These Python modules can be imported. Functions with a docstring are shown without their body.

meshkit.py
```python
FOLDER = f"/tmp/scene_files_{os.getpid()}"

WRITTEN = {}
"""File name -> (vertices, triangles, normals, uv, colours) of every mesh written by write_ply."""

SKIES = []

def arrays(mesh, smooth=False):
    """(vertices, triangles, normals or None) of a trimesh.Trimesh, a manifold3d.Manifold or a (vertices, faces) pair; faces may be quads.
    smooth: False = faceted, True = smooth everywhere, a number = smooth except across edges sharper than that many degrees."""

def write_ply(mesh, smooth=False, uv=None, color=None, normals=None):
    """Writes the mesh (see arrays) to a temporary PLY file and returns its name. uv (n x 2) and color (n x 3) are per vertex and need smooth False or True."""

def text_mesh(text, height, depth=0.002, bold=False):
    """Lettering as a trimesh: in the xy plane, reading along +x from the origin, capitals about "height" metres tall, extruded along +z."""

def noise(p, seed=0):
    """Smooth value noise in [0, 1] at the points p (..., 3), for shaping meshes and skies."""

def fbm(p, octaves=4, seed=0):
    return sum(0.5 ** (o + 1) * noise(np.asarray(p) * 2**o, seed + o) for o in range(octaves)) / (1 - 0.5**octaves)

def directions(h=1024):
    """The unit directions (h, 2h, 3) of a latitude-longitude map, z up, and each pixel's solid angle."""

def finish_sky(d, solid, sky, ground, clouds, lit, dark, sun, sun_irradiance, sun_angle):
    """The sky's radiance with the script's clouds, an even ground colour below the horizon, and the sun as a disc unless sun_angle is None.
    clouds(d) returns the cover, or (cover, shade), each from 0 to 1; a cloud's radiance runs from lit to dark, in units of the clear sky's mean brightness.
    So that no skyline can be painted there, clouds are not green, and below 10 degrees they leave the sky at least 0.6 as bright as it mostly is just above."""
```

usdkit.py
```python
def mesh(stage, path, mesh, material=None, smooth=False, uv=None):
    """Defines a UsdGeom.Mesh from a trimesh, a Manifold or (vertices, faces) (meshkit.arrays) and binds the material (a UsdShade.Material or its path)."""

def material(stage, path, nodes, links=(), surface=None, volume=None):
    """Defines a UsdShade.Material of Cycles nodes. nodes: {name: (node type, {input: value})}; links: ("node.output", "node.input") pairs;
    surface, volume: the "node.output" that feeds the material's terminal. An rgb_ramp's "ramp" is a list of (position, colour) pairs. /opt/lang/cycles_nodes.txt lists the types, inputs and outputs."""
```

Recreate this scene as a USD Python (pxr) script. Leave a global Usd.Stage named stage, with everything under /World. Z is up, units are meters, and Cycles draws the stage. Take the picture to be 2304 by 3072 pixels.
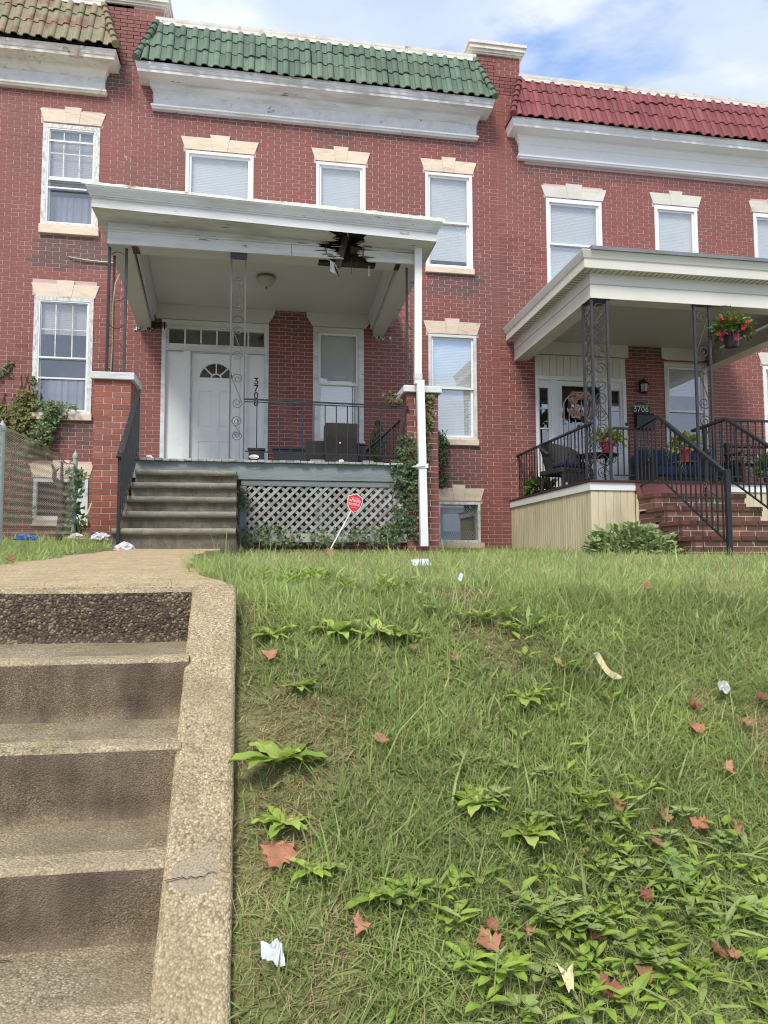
import math
import numpy as np, trimesh, usdkit, meshkit
from shapely.geometry import Polygon, box as sbox
from shapely.ops import unary_union
from pxr import Usd, UsdGeom, UsdLux, UsdShade, Gf, Sdf, Vt

stage = Usd.Stage.CreateInMemory()
UsdGeom.SetStageUpAxis(stage, 'Z')
world = UsdGeom.Xform.Define(stage, '/World')
UsdGeom.Scope.Define(stage, '/World/Looks')
RS = np.random.RandomState

# ------------------------------------------------------------------ camera, sky, sun, exposure
CAM_PITCH, CAM_ROLL, CAM_YAW = math.radians(4.036), math.radians(-0.177), math.radians(9.507)
FPX = 2131 / 2304.0
EXPOSURE = 0.67
SUN_AZ, SUN_EL = math.radians(-152), math.radians(52)      # azimuth from +y clockwise: behind and left of the photographer
SUN_I, SUN_ANGLE = 0.62, 18.0
SKY_STRENGTH = 0.11

cam = UsdGeom.Camera.Define(stage, '/World/camera')
fw = np.array([math.sin(CAM_YAW) * math.cos(CAM_PITCH), math.cos(CAM_YAW) * math.cos(CAM_PITCH), math.sin(CAM_PITCH)])
r0 = np.array([math.cos(CAM_YAW), -math.sin(CAM_YAW), 0]); u0 = np.cross(r0, fw)
rr = math.cos(CAM_ROLL) * r0 + math.sin(CAM_ROLL) * u0
uu = -math.sin(CAM_ROLL) * r0 + math.cos(CAM_ROLL) * u0
mx = Gf.Matrix4d(*[float(v) for v in (*rr, 0, *uu, 0, *(-fw), 0, 0, 0, 0, 1)])
cam.AddTransformOp().Set(mx)
cam.CreateHorizontalApertureAttr(36.0)
cam.CreateVerticalApertureAttr(48.0)
cam.CreateFocalLengthAttr(36.0 * FPX)
cam.CreateClippingRangeAttr(Gf.Vec2f(0.05, 5000))
cam.CreateExposureAttr(EXPOSURE)

sd = np.array([math.sin(SUN_AZ) * math.cos(SUN_EL), math.cos(SUN_AZ) * math.cos(SUN_EL), math.sin(SUN_EL)])
sky_m = usdkit.material(stage, '/World/Looks/sky_look', {
    'tc': ('texture_coordinate', {}),
    'mp': ('mapping', {'scale': (1.0, 1.0, 2.2), 'location': (7.14, 7.40, 4.37)}),
    'n1': ('noise_texture', {'scale': 2.3, 'detail': 9.0, 'roughness': 0.58, 'distortion': 0.35}),
    'r1': ('rgb_ramp', {'ramp': [(0.0, (0, 0, 0)), (0.325, (0.0, 0.0, 0.0)), (0.45, (1, 1, 1)), (1.0, (1, 1, 1))]}),
    'n2': ('noise_texture', {'scale': 5.0, 'detail': 6.0, 'roughness': 0.55}),
    'r2': ('rgb_ramp', {'ramp': [(0.28, (3.6, 4.3, 5.7)), (0.50, (4.3, 4.9, 6.1)), (0.68, (5.8, 6.1, 6.7))]}),
    'sv': ('mix', {'mix_type': 'multiply', 'fac': 1.0, 'color2': (1.75, 1.85, 1.95)}),
    'sk': ('sky_texture', {'sky_type': 'single_scattering', 'sun_disc': False, 'sun_elevation': SUN_EL, 'sun_rotation': SUN_AZ}),
    'mx': ('mix', {}),
    'bg': ('background_shader', {'strength': SKY_STRENGTH}),
}, [('tc.generated', 'mp.vector'), ('mp.vector', 'n1.vector'), ('mp.vector', 'n2.vector'), ('n1.fac', 'r1.fac'), ('n2.fac', 'r2.fac'),
    ('r1.color', 'mx.fac'), ('sk.color', 'sv.color1'), ('sv.color', 'mx.color1'), ('r2.color', 'mx.color2'), ('mx.color', 'bg.color')], surface='bg.background')
dome = UsdLux.DomeLight.Define(stage, '/World/sky')
UsdShade.MaterialBindingAPI.Apply(dome.GetPrim()).Bind(sky_m)
sun = UsdLux.DistantLight.Define(stage, '/World/sun')
sun.CreateIntensityAttr(SUN_I); sun.CreateAngleAttr(SUN_ANGLE); sun.CreateNormalizeAttr(True)
sun.CreateColorAttr(Gf.Vec3f(1.0, 0.94, 0.84))
zx = sd / np.linalg.norm(sd); xx = np.cross([0, 0, 1.0], zx); xx /= np.linalg.norm(xx); yx = np.cross(zx, xx)
sun.AddTransformOp().Set(Gf.Matrix4d(*[float(v) for v in (*xx, 0, *yx, 0, *zx, 0, 0, 0, 0, 1)]))
dome.GetPrim().SetCustomDataByKey('kind', 'structure')

# ------------------------------------------------------------------ helpers
used = {}
def numbered(parent, name):
    k = (parent, name); n = used.get(k, -1) + 1; used[k] = n
    return name if n == 0 else f'{name}_{n:03d}'
def tag(prim, label=None, cat=None, group=None, kind=None):
    p = prim.GetPrim() if hasattr(prim, 'GetPrim') else prim
    for k, v in (('label', label), ('category', cat), ('group', group), ('kind', kind)):
        if v: p.SetCustomDataByKey(k, v)
    return p
GROUPS = {'row_house': 'brick row houses', 'front_porch': 'front porches of the row houses', 'fallen_leaf': 'fallen leaves on the lawn and path', 'broadleaf_weed': 'large broadleaf weeds in the lawn', 'porch_railing': 'iron porch railings',
          'handrail': 'iron handrails beside the steps', 'ivy_vine': 'ivy on walls and piers', 'storage_box': 'dark boxes on the middle porch', 'flower_pot': 'red flower pots', 'planter': 'planters on the right porch',
          'plastic_bag': 'plastic bags lying about', 'food_wrapper': 'wrappers lying about', 'paper_scrap': 'paper scraps on the lawn', 'wood_offcut': 'timber offcuts on the middle porch deck'}
def thing(name, label, cat, loc=(0, 0, 0), rz=0.0, group=None):
    group = group or GROUPS.get(name)
    path = '/World/' + numbered('/World', name)
    x = UsdGeom.Xform.Define(stage, path)
    x.AddTranslateOp().Set(Gf.Vec3d(*map(float, loc)))
    if rz: x.AddRotateZOp().Set(math.degrees(rz))
    tag(x, label, cat, group)
    return path
def group_part(parent, name, label=None):
    path = parent + '/' + numbered(parent, name)
    UsdGeom.Xform.Define(stage, path)
    if label: tag(stage.GetPrimAtPath(path), label)
    return path

class MB:
    """collects faces of one mesh"""
    def __init__(s): s.v = []; s.f = []; s.n = 0
    def add(s, v, f):
        v = np.asarray(v, float); f = np.asarray(f, int)
        if f.shape[1] == 4: f = np.vstack([f[:, [0, 1, 2]], f[:, [0, 2, 3]]])
        s.v.append(v); s.f.append(f + s.n); s.n += len(v); return s
    def tm(s, m): return s.add(m.vertices, m.faces)
    def box(s, x0, x1, y0, y1, z0, z1):
        v = [(x0, y0, z0), (x1, y0, z0), (x1, y1, z0), (x0, y1, z0), (x0, y0, z1), (x1, y0, z1), (x1, y1, z1), (x0, y1, z1)]
        return s.add(v, [(0, 3, 2, 1), (4, 5, 6, 7), (0, 1, 5, 4), (1, 2, 6, 5), (2, 3, 7, 6), (3, 0, 4, 7)])
    def cbox(s, x0, x1, y0, y1, z0, z1, c=0.004):
        """chamfered box"""
        v = []
        for x, sx in ((x0, 1), (x1, -1)):
            for y, sy in ((y0, 1), (y1, -1)):
                for z, sz in ((z0, 1), (z1, -1)):
                    v += [(x, y + sy * c, z + sz * c), (x + sx * c, y, z + sz * c), (x + sx * c, y + sy * c, z)]
        m = trimesh.Trimesh(v, [[0, 1, 2]], process=False)
        return s.tm(trimesh.convex.convex_hull(np.array(v)))
    def beam(s, p, q, w, h, up=(0, 0, 1)):
        """rectangular bar from p to q"""
        p = np.array(p, float); q = np.array(q, float); d = q - p; d /= np.linalg.norm(d)
        a = np.cross(d, up)
        if np.linalg.norm(a) < 1e-6: a = np.cross(d, (0, 1, 0))
        a /= np.linalg.norm(a); b = np.cross(a, d)
        c = [(-1, -1), (1, -1), (1, 1), (-1, 1)]
        v = [p + a * i * w / 2 + b * j * h / 2 for i, j in c] + [q + a * i * w / 2 + b * j * h / 2 for i, j in c]
        return s.add(v, [(0, 1, 2, 3), (7, 6, 5, 4), (0, 4, 5, 1), (1, 5, 6, 2), (2, 6, 7, 3), (3, 7, 4, 0)])
    def tube(s, pts, r, n=6, caps=True):
        P = np.asarray(pts, float); m = len(P); R = np.broadcast_to(np.asarray(r, float), (m,))
        t = np.gradient(P, axis=0); t /= np.maximum(np.linalg.norm(t, axis=1, keepdims=True), 1e-9)
        ref = np.array((0.13, 0.97, 0.21)) if abs(np.mean(t[:, 1])) < 0.8 else np.array((1.0, 0.1, 0.1))
        a = np.cross(t, ref); a /= np.maximum(np.linalg.norm(a, axis=1, keepdims=True), 1e-9); b = np.cross(t, a)
        ang = np.arange(n) * 2 * np.pi / n
        v = (P[:, None] + R[:, None, None] * (a[:, None] * np.cos(ang)[None, :, None] + b[:, None] * np.sin(ang)[None, :, None])).reshape(-1, 3)
        f = []
        for i in range(m - 1):
            for j in range(n):
                k = (j + 1) % n
                f.append((i * n + j, i * n + k, (i + 1) * n + k, (i + 1) * n + j))
        s.add(v, f)
        if caps:
            e = s.n - m * n
            for base, flip in ((0, 0), ((m - 1) * n, 1)):
                tri = [(base, base + j + 1, base + j) if not flip else (base, base + j, base + j + 1) for j in range(1, n - 1)]
                s.f.append(np.array(tri) + e)
        return s
    def plate(s, poly, y0, y1):
        """polygon in (x, z), extruded from y0 to y1"""
        for g in getattr(poly, 'geoms', [poly]):
            if g.is_empty or g.area < 1e-7: continue
            m = trimesh.creation.extrude_polygon(g, y1 - y0, engine='earcut')
            v = np.array(m.vertices)
            s.add(np.stack([v[:, 0], y0 + v[:, 2], v[:, 1]], 1), np.array(m.faces)[:, ::-1])
        return s
    def lathe(s, prof, c=(0, 0, 0), n=16):
        """profile [(r, z)] turned about z"""
        P = np.asarray(prof, float); ang = np.arange(n) * 2 * np.pi / n
        v = np.stack([P[:, None, 0] * np.cos(ang), P[:, None, 0] * np.sin(ang), np.repeat(P[:, 1:2], n, 1)], -1).reshape(-1, 3) + np.array(c)
        f = []
        for i in range(len(P) - 1):
            for j in range(n):
                k = (j + 1) % n
                f.append((i * n + j, i * n + k, (i + 1) * n + k, (i + 1) * n + j))
        return s.add(v, f)
    def build(s, parent, name, mat, smooth=False, label=None, kind=None, group=None, cat=None):
        path = parent + '/' + numbered(parent, name)
        v = np.vstack(s.v); f = np.vstack(s.f)
        p = usdkit.mesh(stage, path, (v, f), '/World/Looks/' + mat, smooth=smooth)
        tag(p, label, cat, group, kind)
        return path

# ------------------------------------------------------------------ materials
def look(name, ramp, scale=3.0, detail=5.0, rough=0.7, bump=0.0, bscale=60.0, stretch=(1, 1, 1), var=0.0, spec=0.35, extra=None, metallic=0.0, rough2=None, dist=0.0):
    """colour from a noise ramp in world space; var: brightness variation from piece to piece; extra: list of (scale, threshold, softness, colour) patches"""
    nodes = {'g': ('geometry', {}), 'm': ('mapping', {'scale': stretch}),
             'n': ('noise_texture', {'scale': scale, 'detail': detail, 'roughness': 0.6, 'distortion': dist}),
             'r': ('rgb_ramp', {'ramp': ramp}),
             'p': ('principled_bsdf', {'roughness': rough, 'specular_ior_level': spec, 'metallic': metallic})}
    links = [('g.position', 'm.vector'), ('m.vector', 'n.vector'), ('n.fac', 'r.fac')]
    out = 'r.color'
    for i, (sc, th, so, col) in enumerate(extra or []):
        nodes[f'en{i}'] = ('noise_texture', {'scale': sc, 'detail': 6.0, 'roughness': 0.62})
        nodes[f'er{i}'] = ('rgb_ramp', {'ramp': [(0, (0, 0, 0)), (max(th - so, 0.01), (0, 0, 0)), (min(th + so, 0.99), (1, 1, 1)), (1, (1, 1, 1))]})
        nodes[f'em{i}'] = ('mix', {'color2': col})
        nodes[f'eo{i}'] = ('vector_math', {'math_type': 'add', 'vector2': (3.1 * i + 1.7, 5.3 * i, 2.9 * i)})
        links += [('m.vector', f'eo{i}.vector1'), (f'eo{i}.vector', f'en{i}.vector'), (f'en{i}.fac', f'er{i}.fac'), (f'er{i}.color', f'em{i}.fac'), (out, f'em{i}.color1')]
        out = f'em{i}.color'
    if var:
        nodes['oi'] = ('object_info', {}); nodes['ad'] = ('math', {'math_type': 'add'}); nodes['fr'] = ('math', {'math_type': 'fraction'})
        nodes['mr'] = ('map_range', {'to_min': 1 - var, 'to_max': 1 + var}); nodes['hv'] = ('hsv', {})
        links += [('g.random_per_island', 'ad.value1'), ('oi.random', 'ad.value2'), ('ad.value', 'fr.value1'), ('fr.value', 'mr.value'), ('mr.result', 'hv.value'), (out, 'hv.color')]
        out = 'hv.color'
    links.append((out, 'p.base_color'))
    if bump:
        nodes['bn'] = ('noise_texture', {'scale': bscale, 'detail': 4.0, 'roughness': 0.6}); nodes['b'] = ('bump', {'strength': bump, 'distance': 0.01})
        links += [('m.vector', 'bn.vector'), ('bn.fac', 'b.height'), ('b.normal', 'p.normal')]
    return usdkit.material(stage, '/World/Looks/' + name, nodes, links, surface='p.BSDF')

def brick_look(name, cols, stain=(0.13, 0.080, 0.070), amount=0.45, speck=(0.55, 0.36, 0.34)):
    nodes = {'g': ('geometry', {}), 'oi': ('object_info', {}), 'ad': ('math', {'math_type': 'add'}), 'fr': ('math', {'math_type': 'fraction'}),
             'r': ('rgb_ramp', {'ramp': cols}),
             'n': ('noise_texture', {'scale': 0.9, 'detail': 6.0, 'roughness': 0.6}),
             'nr': ('rgb_ramp', {'ramp': [(0, (0, 0, 0)), (0.46, (0, 0, 0)), (0.74, (amount,) * 3), (1, (amount,) * 3)]}),
             'mx': ('mix', {'color2': stain}),
             'n2': ('noise_texture', {'scale': 26.0, 'detail': 5.0, 'roughness': 0.65}),
             'n2r': ('rgb_ramp', {'ramp': [(0, (0.82,) * 3), (0.35, (0.88,) * 3), (0.7, (1.12,) * 3), (1, (1.3,) * 3)]}),
             'mu': ('mix', {'mix_type': 'multiply', 'fac': 1.0}),
             'n3m': ('mapping', {'scale': (22.0, 22.0, 7.0)}), 'n3': ('noise_texture', {'scale': 1.0, 'detail': 3.0, 'roughness': 0.5}),
             'n3r': ('rgb_ramp', {'ramp': [(0, (0, 0, 0)), (0.70, (0, 0, 0)), (0.73, (0.7,) * 3), (1, (0.8,) * 3)]}),
             'm3': ('mix', {'color2': speck}),
             'bn': ('noise_texture', {'scale': 90.0, 'detail': 5.0}), 'b': ('bump', {'strength': 0.35, 'distance': 0.006}),
             'p': ('principled_bsdf', {'roughness': 0.62, 'specular_ior_level': 0.3})}
    links = [('g.random_per_island', 'ad.value1'), ('oi.random', 'ad.value2'), ('ad.value', 'fr.value1'), ('fr.value', 'r.fac'),
             ('g.position', 'n.vector'), ('n.fac', 'nr.fac'), ('nr.color', 'mx.fac'), ('r.color', 'mx.color1'),
             ('g.position', 'n2.vector'), ('n2.fac', 'n2r.fac'), ('mx.color', 'mu.color1'), ('n2r.color', 'mu.color2'),
             ('g.position', 'n3m.vector'), ('n3m.vector', 'n3.vector'), ('n3.fac', 'n3r.fac'), ('n3r.color', 'm3.fac'), ('mu.color', 'm3.color1'),
             ('m3.color', 'p.base_color'), ('g.position', 'bn.vector'), ('bn.fac', 'b.height'), ('b.normal', 'p.normal')]
    return usdkit.material(stage, '/World/Looks/' + name, nodes, links, surface='p.BSDF')

brick_look('brick', [(0.0, (0.195, 0.062, 0.055)), (0.35, (0.222, 0.073, 0.063)), (0.6, (0.24, 0.080, 0.068)), (0.85, (0.262, 0.090, 0.075)), (1.0, (0.205, 0.074, 0.066))])
brick_look('brick_stained', [(0.0, (0.12, 0.075, 0.068)), (0.5, (0.155, 0.080, 0.072)), (1.0, (0.20, 0.080, 0.074))], stain=(0.075, 0.068, 0.064), amount=0.7, speck=(0.3, 0.28, 0.27))
brick_look('brick_orange', [(0.0, (0.25, 0.075, 0.055)), (0.5, (0.33, 0.105, 0.070)), (1.0, (0.36, 0.125, 0.085))], amount=0.45)
brick_look('brick_dull', [(0.0, (0.15, 0.052, 0.045)), (0.5, (0.19, 0.066, 0.055)), (1.0, (0.23, 0.080, 0.065))], amount=0.6)
brick_look('brick_step', [(0.0, (0.105, 0.052, 0.042)), (0.5, (0.15, 0.066, 0.050)), (0.8, (0.20, 0.085, 0.055)), (1.0, (0.24, 0.12, 0.08))], stain=(0.06, 0.055, 0.035), amount=0.8)
brick_look('brick_edge', [(0.0, (0.105, 0.043, 0.035)), (0.5, (0.14, 0.053, 0.042)), (1.0, (0.175, 0.065, 0.05))], stain=(0.06, 0.04, 0.03), amount=0.6)
look('mortar', [(0.2, (0.48, 0.32, 0.30)), (0.6, (0.60, 0.43, 0.40)), (0.9, (0.28, 0.17, 0.16))], scale=2.0, bump=0.3, bscale=120, spec=0.2)
look('mortar_pale', [(0.2, (0.52, 0.42, 0.36)), (0.6, (0.66, 0.56, 0.48)), (0.9, (0.40, 0.34, 0.29))], scale=3.0, bump=0.4, bscale=120, spec=0.2)
look('white_old', [(0.2, (0.50, 0.50, 0.50)), (0.45, (0.64, 0.645, 0.655)), (0.8, (0.72, 0.72, 0.725))], scale=5, rough=0.55, bump=0.35, bscale=45, stretch=(0.35, 1, 1.6),
     extra=[(8.0, 0.665, 0.015, (0.20, 0.18, 0.16)), (3.0, 0.60, 0.12, (0.44, 0.43, 0.41))])
look('white_rusty', [(0.2, (0.52, 0.47, 0.40)), (0.5, (0.74, 0.70, 0.63)), (0.8, (0.78, 0.76, 0.72))], scale=6, rough=0.6, bump=0.6, bscale=60,
     extra=[(3.2, 0.64, 0.05, (0.38, 0.22, 0.13)), (15.0, 0.68, 0.03, (0.22, 0.17, 0.12))])
look('white_frieze', [(0.2, (0.50, 0.51, 0.52)), (0.5, (0.65, 0.655, 0.67)), (0.8, (0.73, 0.73, 0.735))], scale=7, rough=0.6, bump=0.7, bscale=30,
     extra=[(6.0, 0.67, 0.012, (0.20, 0.18, 0.16))])
look('white_clean', [(0.2, (0.74, 0.745, 0.75)), (0.8, (0.80, 0.80, 0.80))], scale=2, rough=0.45, bump=0.08, bscale=30)
look('white_door', [(0.2, (0.66, 0.67, 0.65)), (0.5, (0.75, 0.755, 0.745)), (0.8, (0.79, 0.79, 0.78))], scale=3, rough=0.42, bump=0.1, bscale=40, extra=[(5.0, 0.72, 0.03, (0.42, 0.40, 0.36))])
look('white_peeling', [(0.25, (0.34, 0.33, 0.30)), (0.42, (0.52, 0.52, 0.50)), (0.55, (0.72, 0.72, 0.71)), (0.8, (0.76, 0.76, 0.75))], scale=16, detail=7, rough=0.75, bump=0.8, bscale=70, stretch=(1.4, 1, 0.55))
look('off_white', [(0.2, (0.60, 0.58, 0.52)), (0.6, (0.69, 0.67, 0.61)), (0.9, (0.72, 0.70, 0.65))], scale=1.6, rough=0.45, bump=0.06, bscale=30)
look('ceiling_grey', [(0.2, (0.51, 0.51, 0.505)), (0.8, (0.58, 0.58, 0.575))], scale=0.9, rough=0.7, bump=0.1, bscale=20)
look('cream', [(0.25, (0.50, 0.43, 0.28)), (0.55, (0.62, 0.55, 0.38)), (0.85, (0.66, 0.60, 0.44))], scale=2.2, rough=0.6, bump=0.25, bscale=50, stretch=(3, 3, 0.5), var=0.05,
     extra=[(2.0, 0.64, 0.1, (0.42, 0.36, 0.24))])
look('marble', [(0.25, (0.48, 0.36, 0.26)), (0.42, (0.64, 0.52, 0.40)), (0.6, (0.72, 0.60, 0.48)), (0.85, (0.68, 0.55, 0.43))], scale=2.6, detail=5, rough=0.5, bump=0.15, bscale=60, stretch=(0.8, 1, 3.6), dist=1.6, var=0.06)
look('marble_white', [(0.25, (0.46, 0.43, 0.37)), (0.45, (0.62, 0.59, 0.53)), (0.8, (0.70, 0.68, 0.62))], scale=2.6, detail=5, rough=0.5, bump=0.15, bscale=60, stretch=(0.8, 1, 3.2), dist=1.6, var=0.05)
look('tile_green', [(0.25, (0.082, 0.124, 0.088)), (0.5, (0.11, 0.162, 0.115)), (0.75, (0.145, 0.185, 0.13)), (0.95, (0.21, 0.195, 0.13))], scale=1.6, rough=0.6, bump=0.3, bscale=25, var=0.20, spec=0.25,
     extra=[(2.0, 0.68, 0.06, (0.17, 0.16, 0.09))])
look('tile_red', [(0.25, (0.165, 0.045, 0.050)), (0.5, (0.215, 0.062, 0.066)), (0.8, (0.255, 0.085, 0.085))], scale=1.6, rough=0.6, bump=0.3, bscale=25, var=0.13, spec=0.25)
look('tile_worn', [(0.25, (0.14, 0.165, 0.085)), (0.42, (0.20, 0.20, 0.11)), (0.55, (0.25, 0.19, 0.12)), (0.72, (0.20, 0.11, 0.075)), (0.95, (0.30, 0.25, 0.16))], scale=3.6, rough=0.6, bump=0.3, bscale=25, var=0.12,
     extra=[(3.0, 0.58, 0.04, (0.19, 0.10, 0.065))])
look('iron_black', [(0.2, (0.010, 0.0105, 0.012)), (0.8, (0.020, 0.021, 0.022))], scale=8, rough=0.38, bump=0.05, spec=0.5)
look('iron_pale', [(0.2, (0.075, 0.073, 0.078)), (0.8, (0.12, 0.117, 0.122))], scale=9, rough=0.55)
look('iron_grey', [(0.2, (0.025, 0.025, 0.029)), (0.6, (0.045, 0.045, 0.052)), (0.9, (0.10, 0.085, 0.075))], scale=9, rough=0.5, bump=0.15, spec=0.45)
look('wood_bluegrey', [(0.2, (0.125, 0.145, 0.148)), (0.5, (0.18, 0.205, 0.208)), (0.8, (0.225, 0.25, 0.25))], scale=5, rough=0.6, bump=0.5, bscale=40, stretch=(0.25, 1, 2.4), var=0.12,
     extra=[(5.0, 0.66, 0.03, (0.10, 0.10, 0.09))])
look('wood_grey', [(0.25, (0.17, 0.17, 0.16)), (0.5, (0.30, 0.31, 0.29)), (0.8, (0.40, 0.41, 0.39))], scale=9, rough=0.75, bump=0.5, bscale=60, var=0.2, extra=[(6.0, 0.64, 0.05, (0.20, 0.17, 0.12))])
look('wood_deck', [(0.25, (0.19, 0.19, 0.18)), (0.5, (0.32, 0.33, 0.32)), (0.8, (0.42, 0.43, 0.42))], scale=12, rough=0.75, bump=0.5, bscale=60, var=0.22)
look('wood_rot', [(0.2, (0.022, 0.017, 0.015)), (0.55, (0.055, 0.042, 0.034)), (0.85, (0.12, 0.085, 0.06))], scale=14, rough=0.9, bump=0.8, bscale=60, stretch=(0.5, 1, 2))
look('wood_joist', [(0.2, (0.07, 0.052, 0.042)), (0.55, (0.125, 0.098, 0.080)), (0.85, (0.19, 0.155, 0.13))], scale=14, rough=0.9, bump=0.6, bscale=60)
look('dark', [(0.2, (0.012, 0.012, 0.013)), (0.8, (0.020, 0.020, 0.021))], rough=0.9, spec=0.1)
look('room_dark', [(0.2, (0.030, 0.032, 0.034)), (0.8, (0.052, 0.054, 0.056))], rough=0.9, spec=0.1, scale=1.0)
look('blind', [(0.2, (0.52, 0.55, 0.55)), (0.8, (0.60, 0.62, 0.615))], rough=0.55, scale=2)
look('blind_grey', [(0.2, (0.36, 0.35, 0.35)), (0.8, (0.46, 0.45, 0.45))], rough=0.6, scale=2)
look('curtain', [(0.25, (0.24, 0.25, 0.30)), (0.75, (0.33, 0.34, 0.39))], rough=0.85, scale=2.5, stretch=(4, 1, 0.3))
look('roof_felt', [(0.2, (0.16, 0.17, 0.19)), (0.8, (0.25, 0.265, 0.29))], scale=4, rough=0.7, bump=0.3)
look('maroon', [(0.2, (0.15, 0.052, 0.050)), (0.8, (0.20, 0.075, 0.07))], scale=4, rough=0.5, bump=0.1)
look('maroon_dark', [(0.2, (0.045, 0.020, 0.018)), (0.8, (0.07, 0.032, 0.028))], scale=4, rough=0.5)
look('galvanised', [(0.2, (0.30, 0.29, 0.27)), (0.6, (0.46, 0.45, 0.43)), (0.9, (0.26, 0.20, 0.15))], scale=4, rough=0.5, metallic=0.35, spec=0.5)
look('rusty_wire', [(0.3, (0.17, 0.11, 0.085)), (0.5, (0.30, 0.26, 0.22)), (0.9, (0.42, 0.39, 0.35))], scale=1.2, rough=0.5)
look('post_green', [(0.2, (0.22, 0.25, 0.235)), (0.55, (0.33, 0.38, 0.355)), (0.8, (0.25, 0.16, 0.10))], scale=9, rough=0.55)
look('bark', [(0.2, (0.045, 0.032, 0.026)), (0.8, (0.12, 0.09, 0.075))], scale=16, rough=0.9, bump=0.8, bscale=60)
look('wicker_brown', [(0.2, (0.012, 0.009, 0.008)), (0.8, (0.028, 0.021, 0.018))], scale=30, rough=0.6, bump=0.7, bscale=110)
look('plastic_black', [(0.2, (0.020, 0.020, 0.022)), (0.8, (0.034, 0.034, 0.037))], rough=0.45, bump=0.1)
look('plastic_brown', [(0.2, (0.018, 0.015, 0.014)), (0.8, (0.028, 0.023, 0.021))], rough=0.5, bump=0.1)
look('wicker_black', [(0.2, (0.014, 0.013, 0.013)), (0.8, (0.040, 0.036, 0.034))], scale=40, rough=0.55, bump=0.8, bscale=140)
look('cushion_navy', [(0.2, (0.010, 0.016, 0.038)), (0.8, (0.018, 0.028, 0.062))], rough=0.85, bump=0.2)
look('cushion_blue', [(0.2, (0.016, 0.032, 0.080)), (0.8, (0.026, 0.048, 0.11))], rough=0.85, bump=0.2)
look('pot_red', [(0.2, (0.42, 0.015, 0.035)), (0.8, (0.50, 0.025, 0.05))], rough=0.35, spec=0.5)
look('sign_red', [(0.2, (0.55, 0.025, 0.045)), (0.8, (0.62, 0.035, 0.06))], rough=0.4, scale=5)
look('sign_white', [(0.2, (0.74, 0.72, 0.70)), (0.8, (0.80, 0.78, 0.77))], rough=0.5)
look('digit_black', [(0.2, (0.016, 0.016, 0.026)), (0.8, (0.022, 0.022, 0.034))], rough=0.4)
look('plaque', [(0.2, (0.028, 0.028, 0.028)), (0.8, (0.045, 0.045, 0.043))], rough=0.5)
look('bronze', [(0.2, (0.16, 0.13, 0.09)), (0.8, (0.24, 0.20, 0.14))], rough=0.45, metallic=0.4)
look('chrome', [(0.2, (0.5, 0.5, 0.5)), (0.8, (0.62, 0.62, 0.62))], rough=0.25, metallic=1.0)
look('frosted', [(0.2, (0.36, 0.34, 0.30)), (0.8, (0.46, 0.44, 0.40))], rough=0.35, spec=0.5)
look('plastic_clear', [(0.2, (0.52, 0.54, 0.57)), (0.5, (0.66, 0.68, 0.70)), (0.8, (0.74, 0.75, 0.76))], scale=14, rough=0.25, bump=0.5, bscale=40, spec=0.6, extra=[(11.0, 0.68, 0.02, (0.08, 0.40, 0.38))])
look('plastic_lilac', [(0.2, (0.46, 0.45, 0.52)), (0.8, (0.68, 0.66, 0.72))], scale=14, rough=0.25, bump=0.5, bscale=40, spec=0.6, extra=[(9.0, 0.62, 0.03, (0.62, 0.30, 0.27))])
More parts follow.
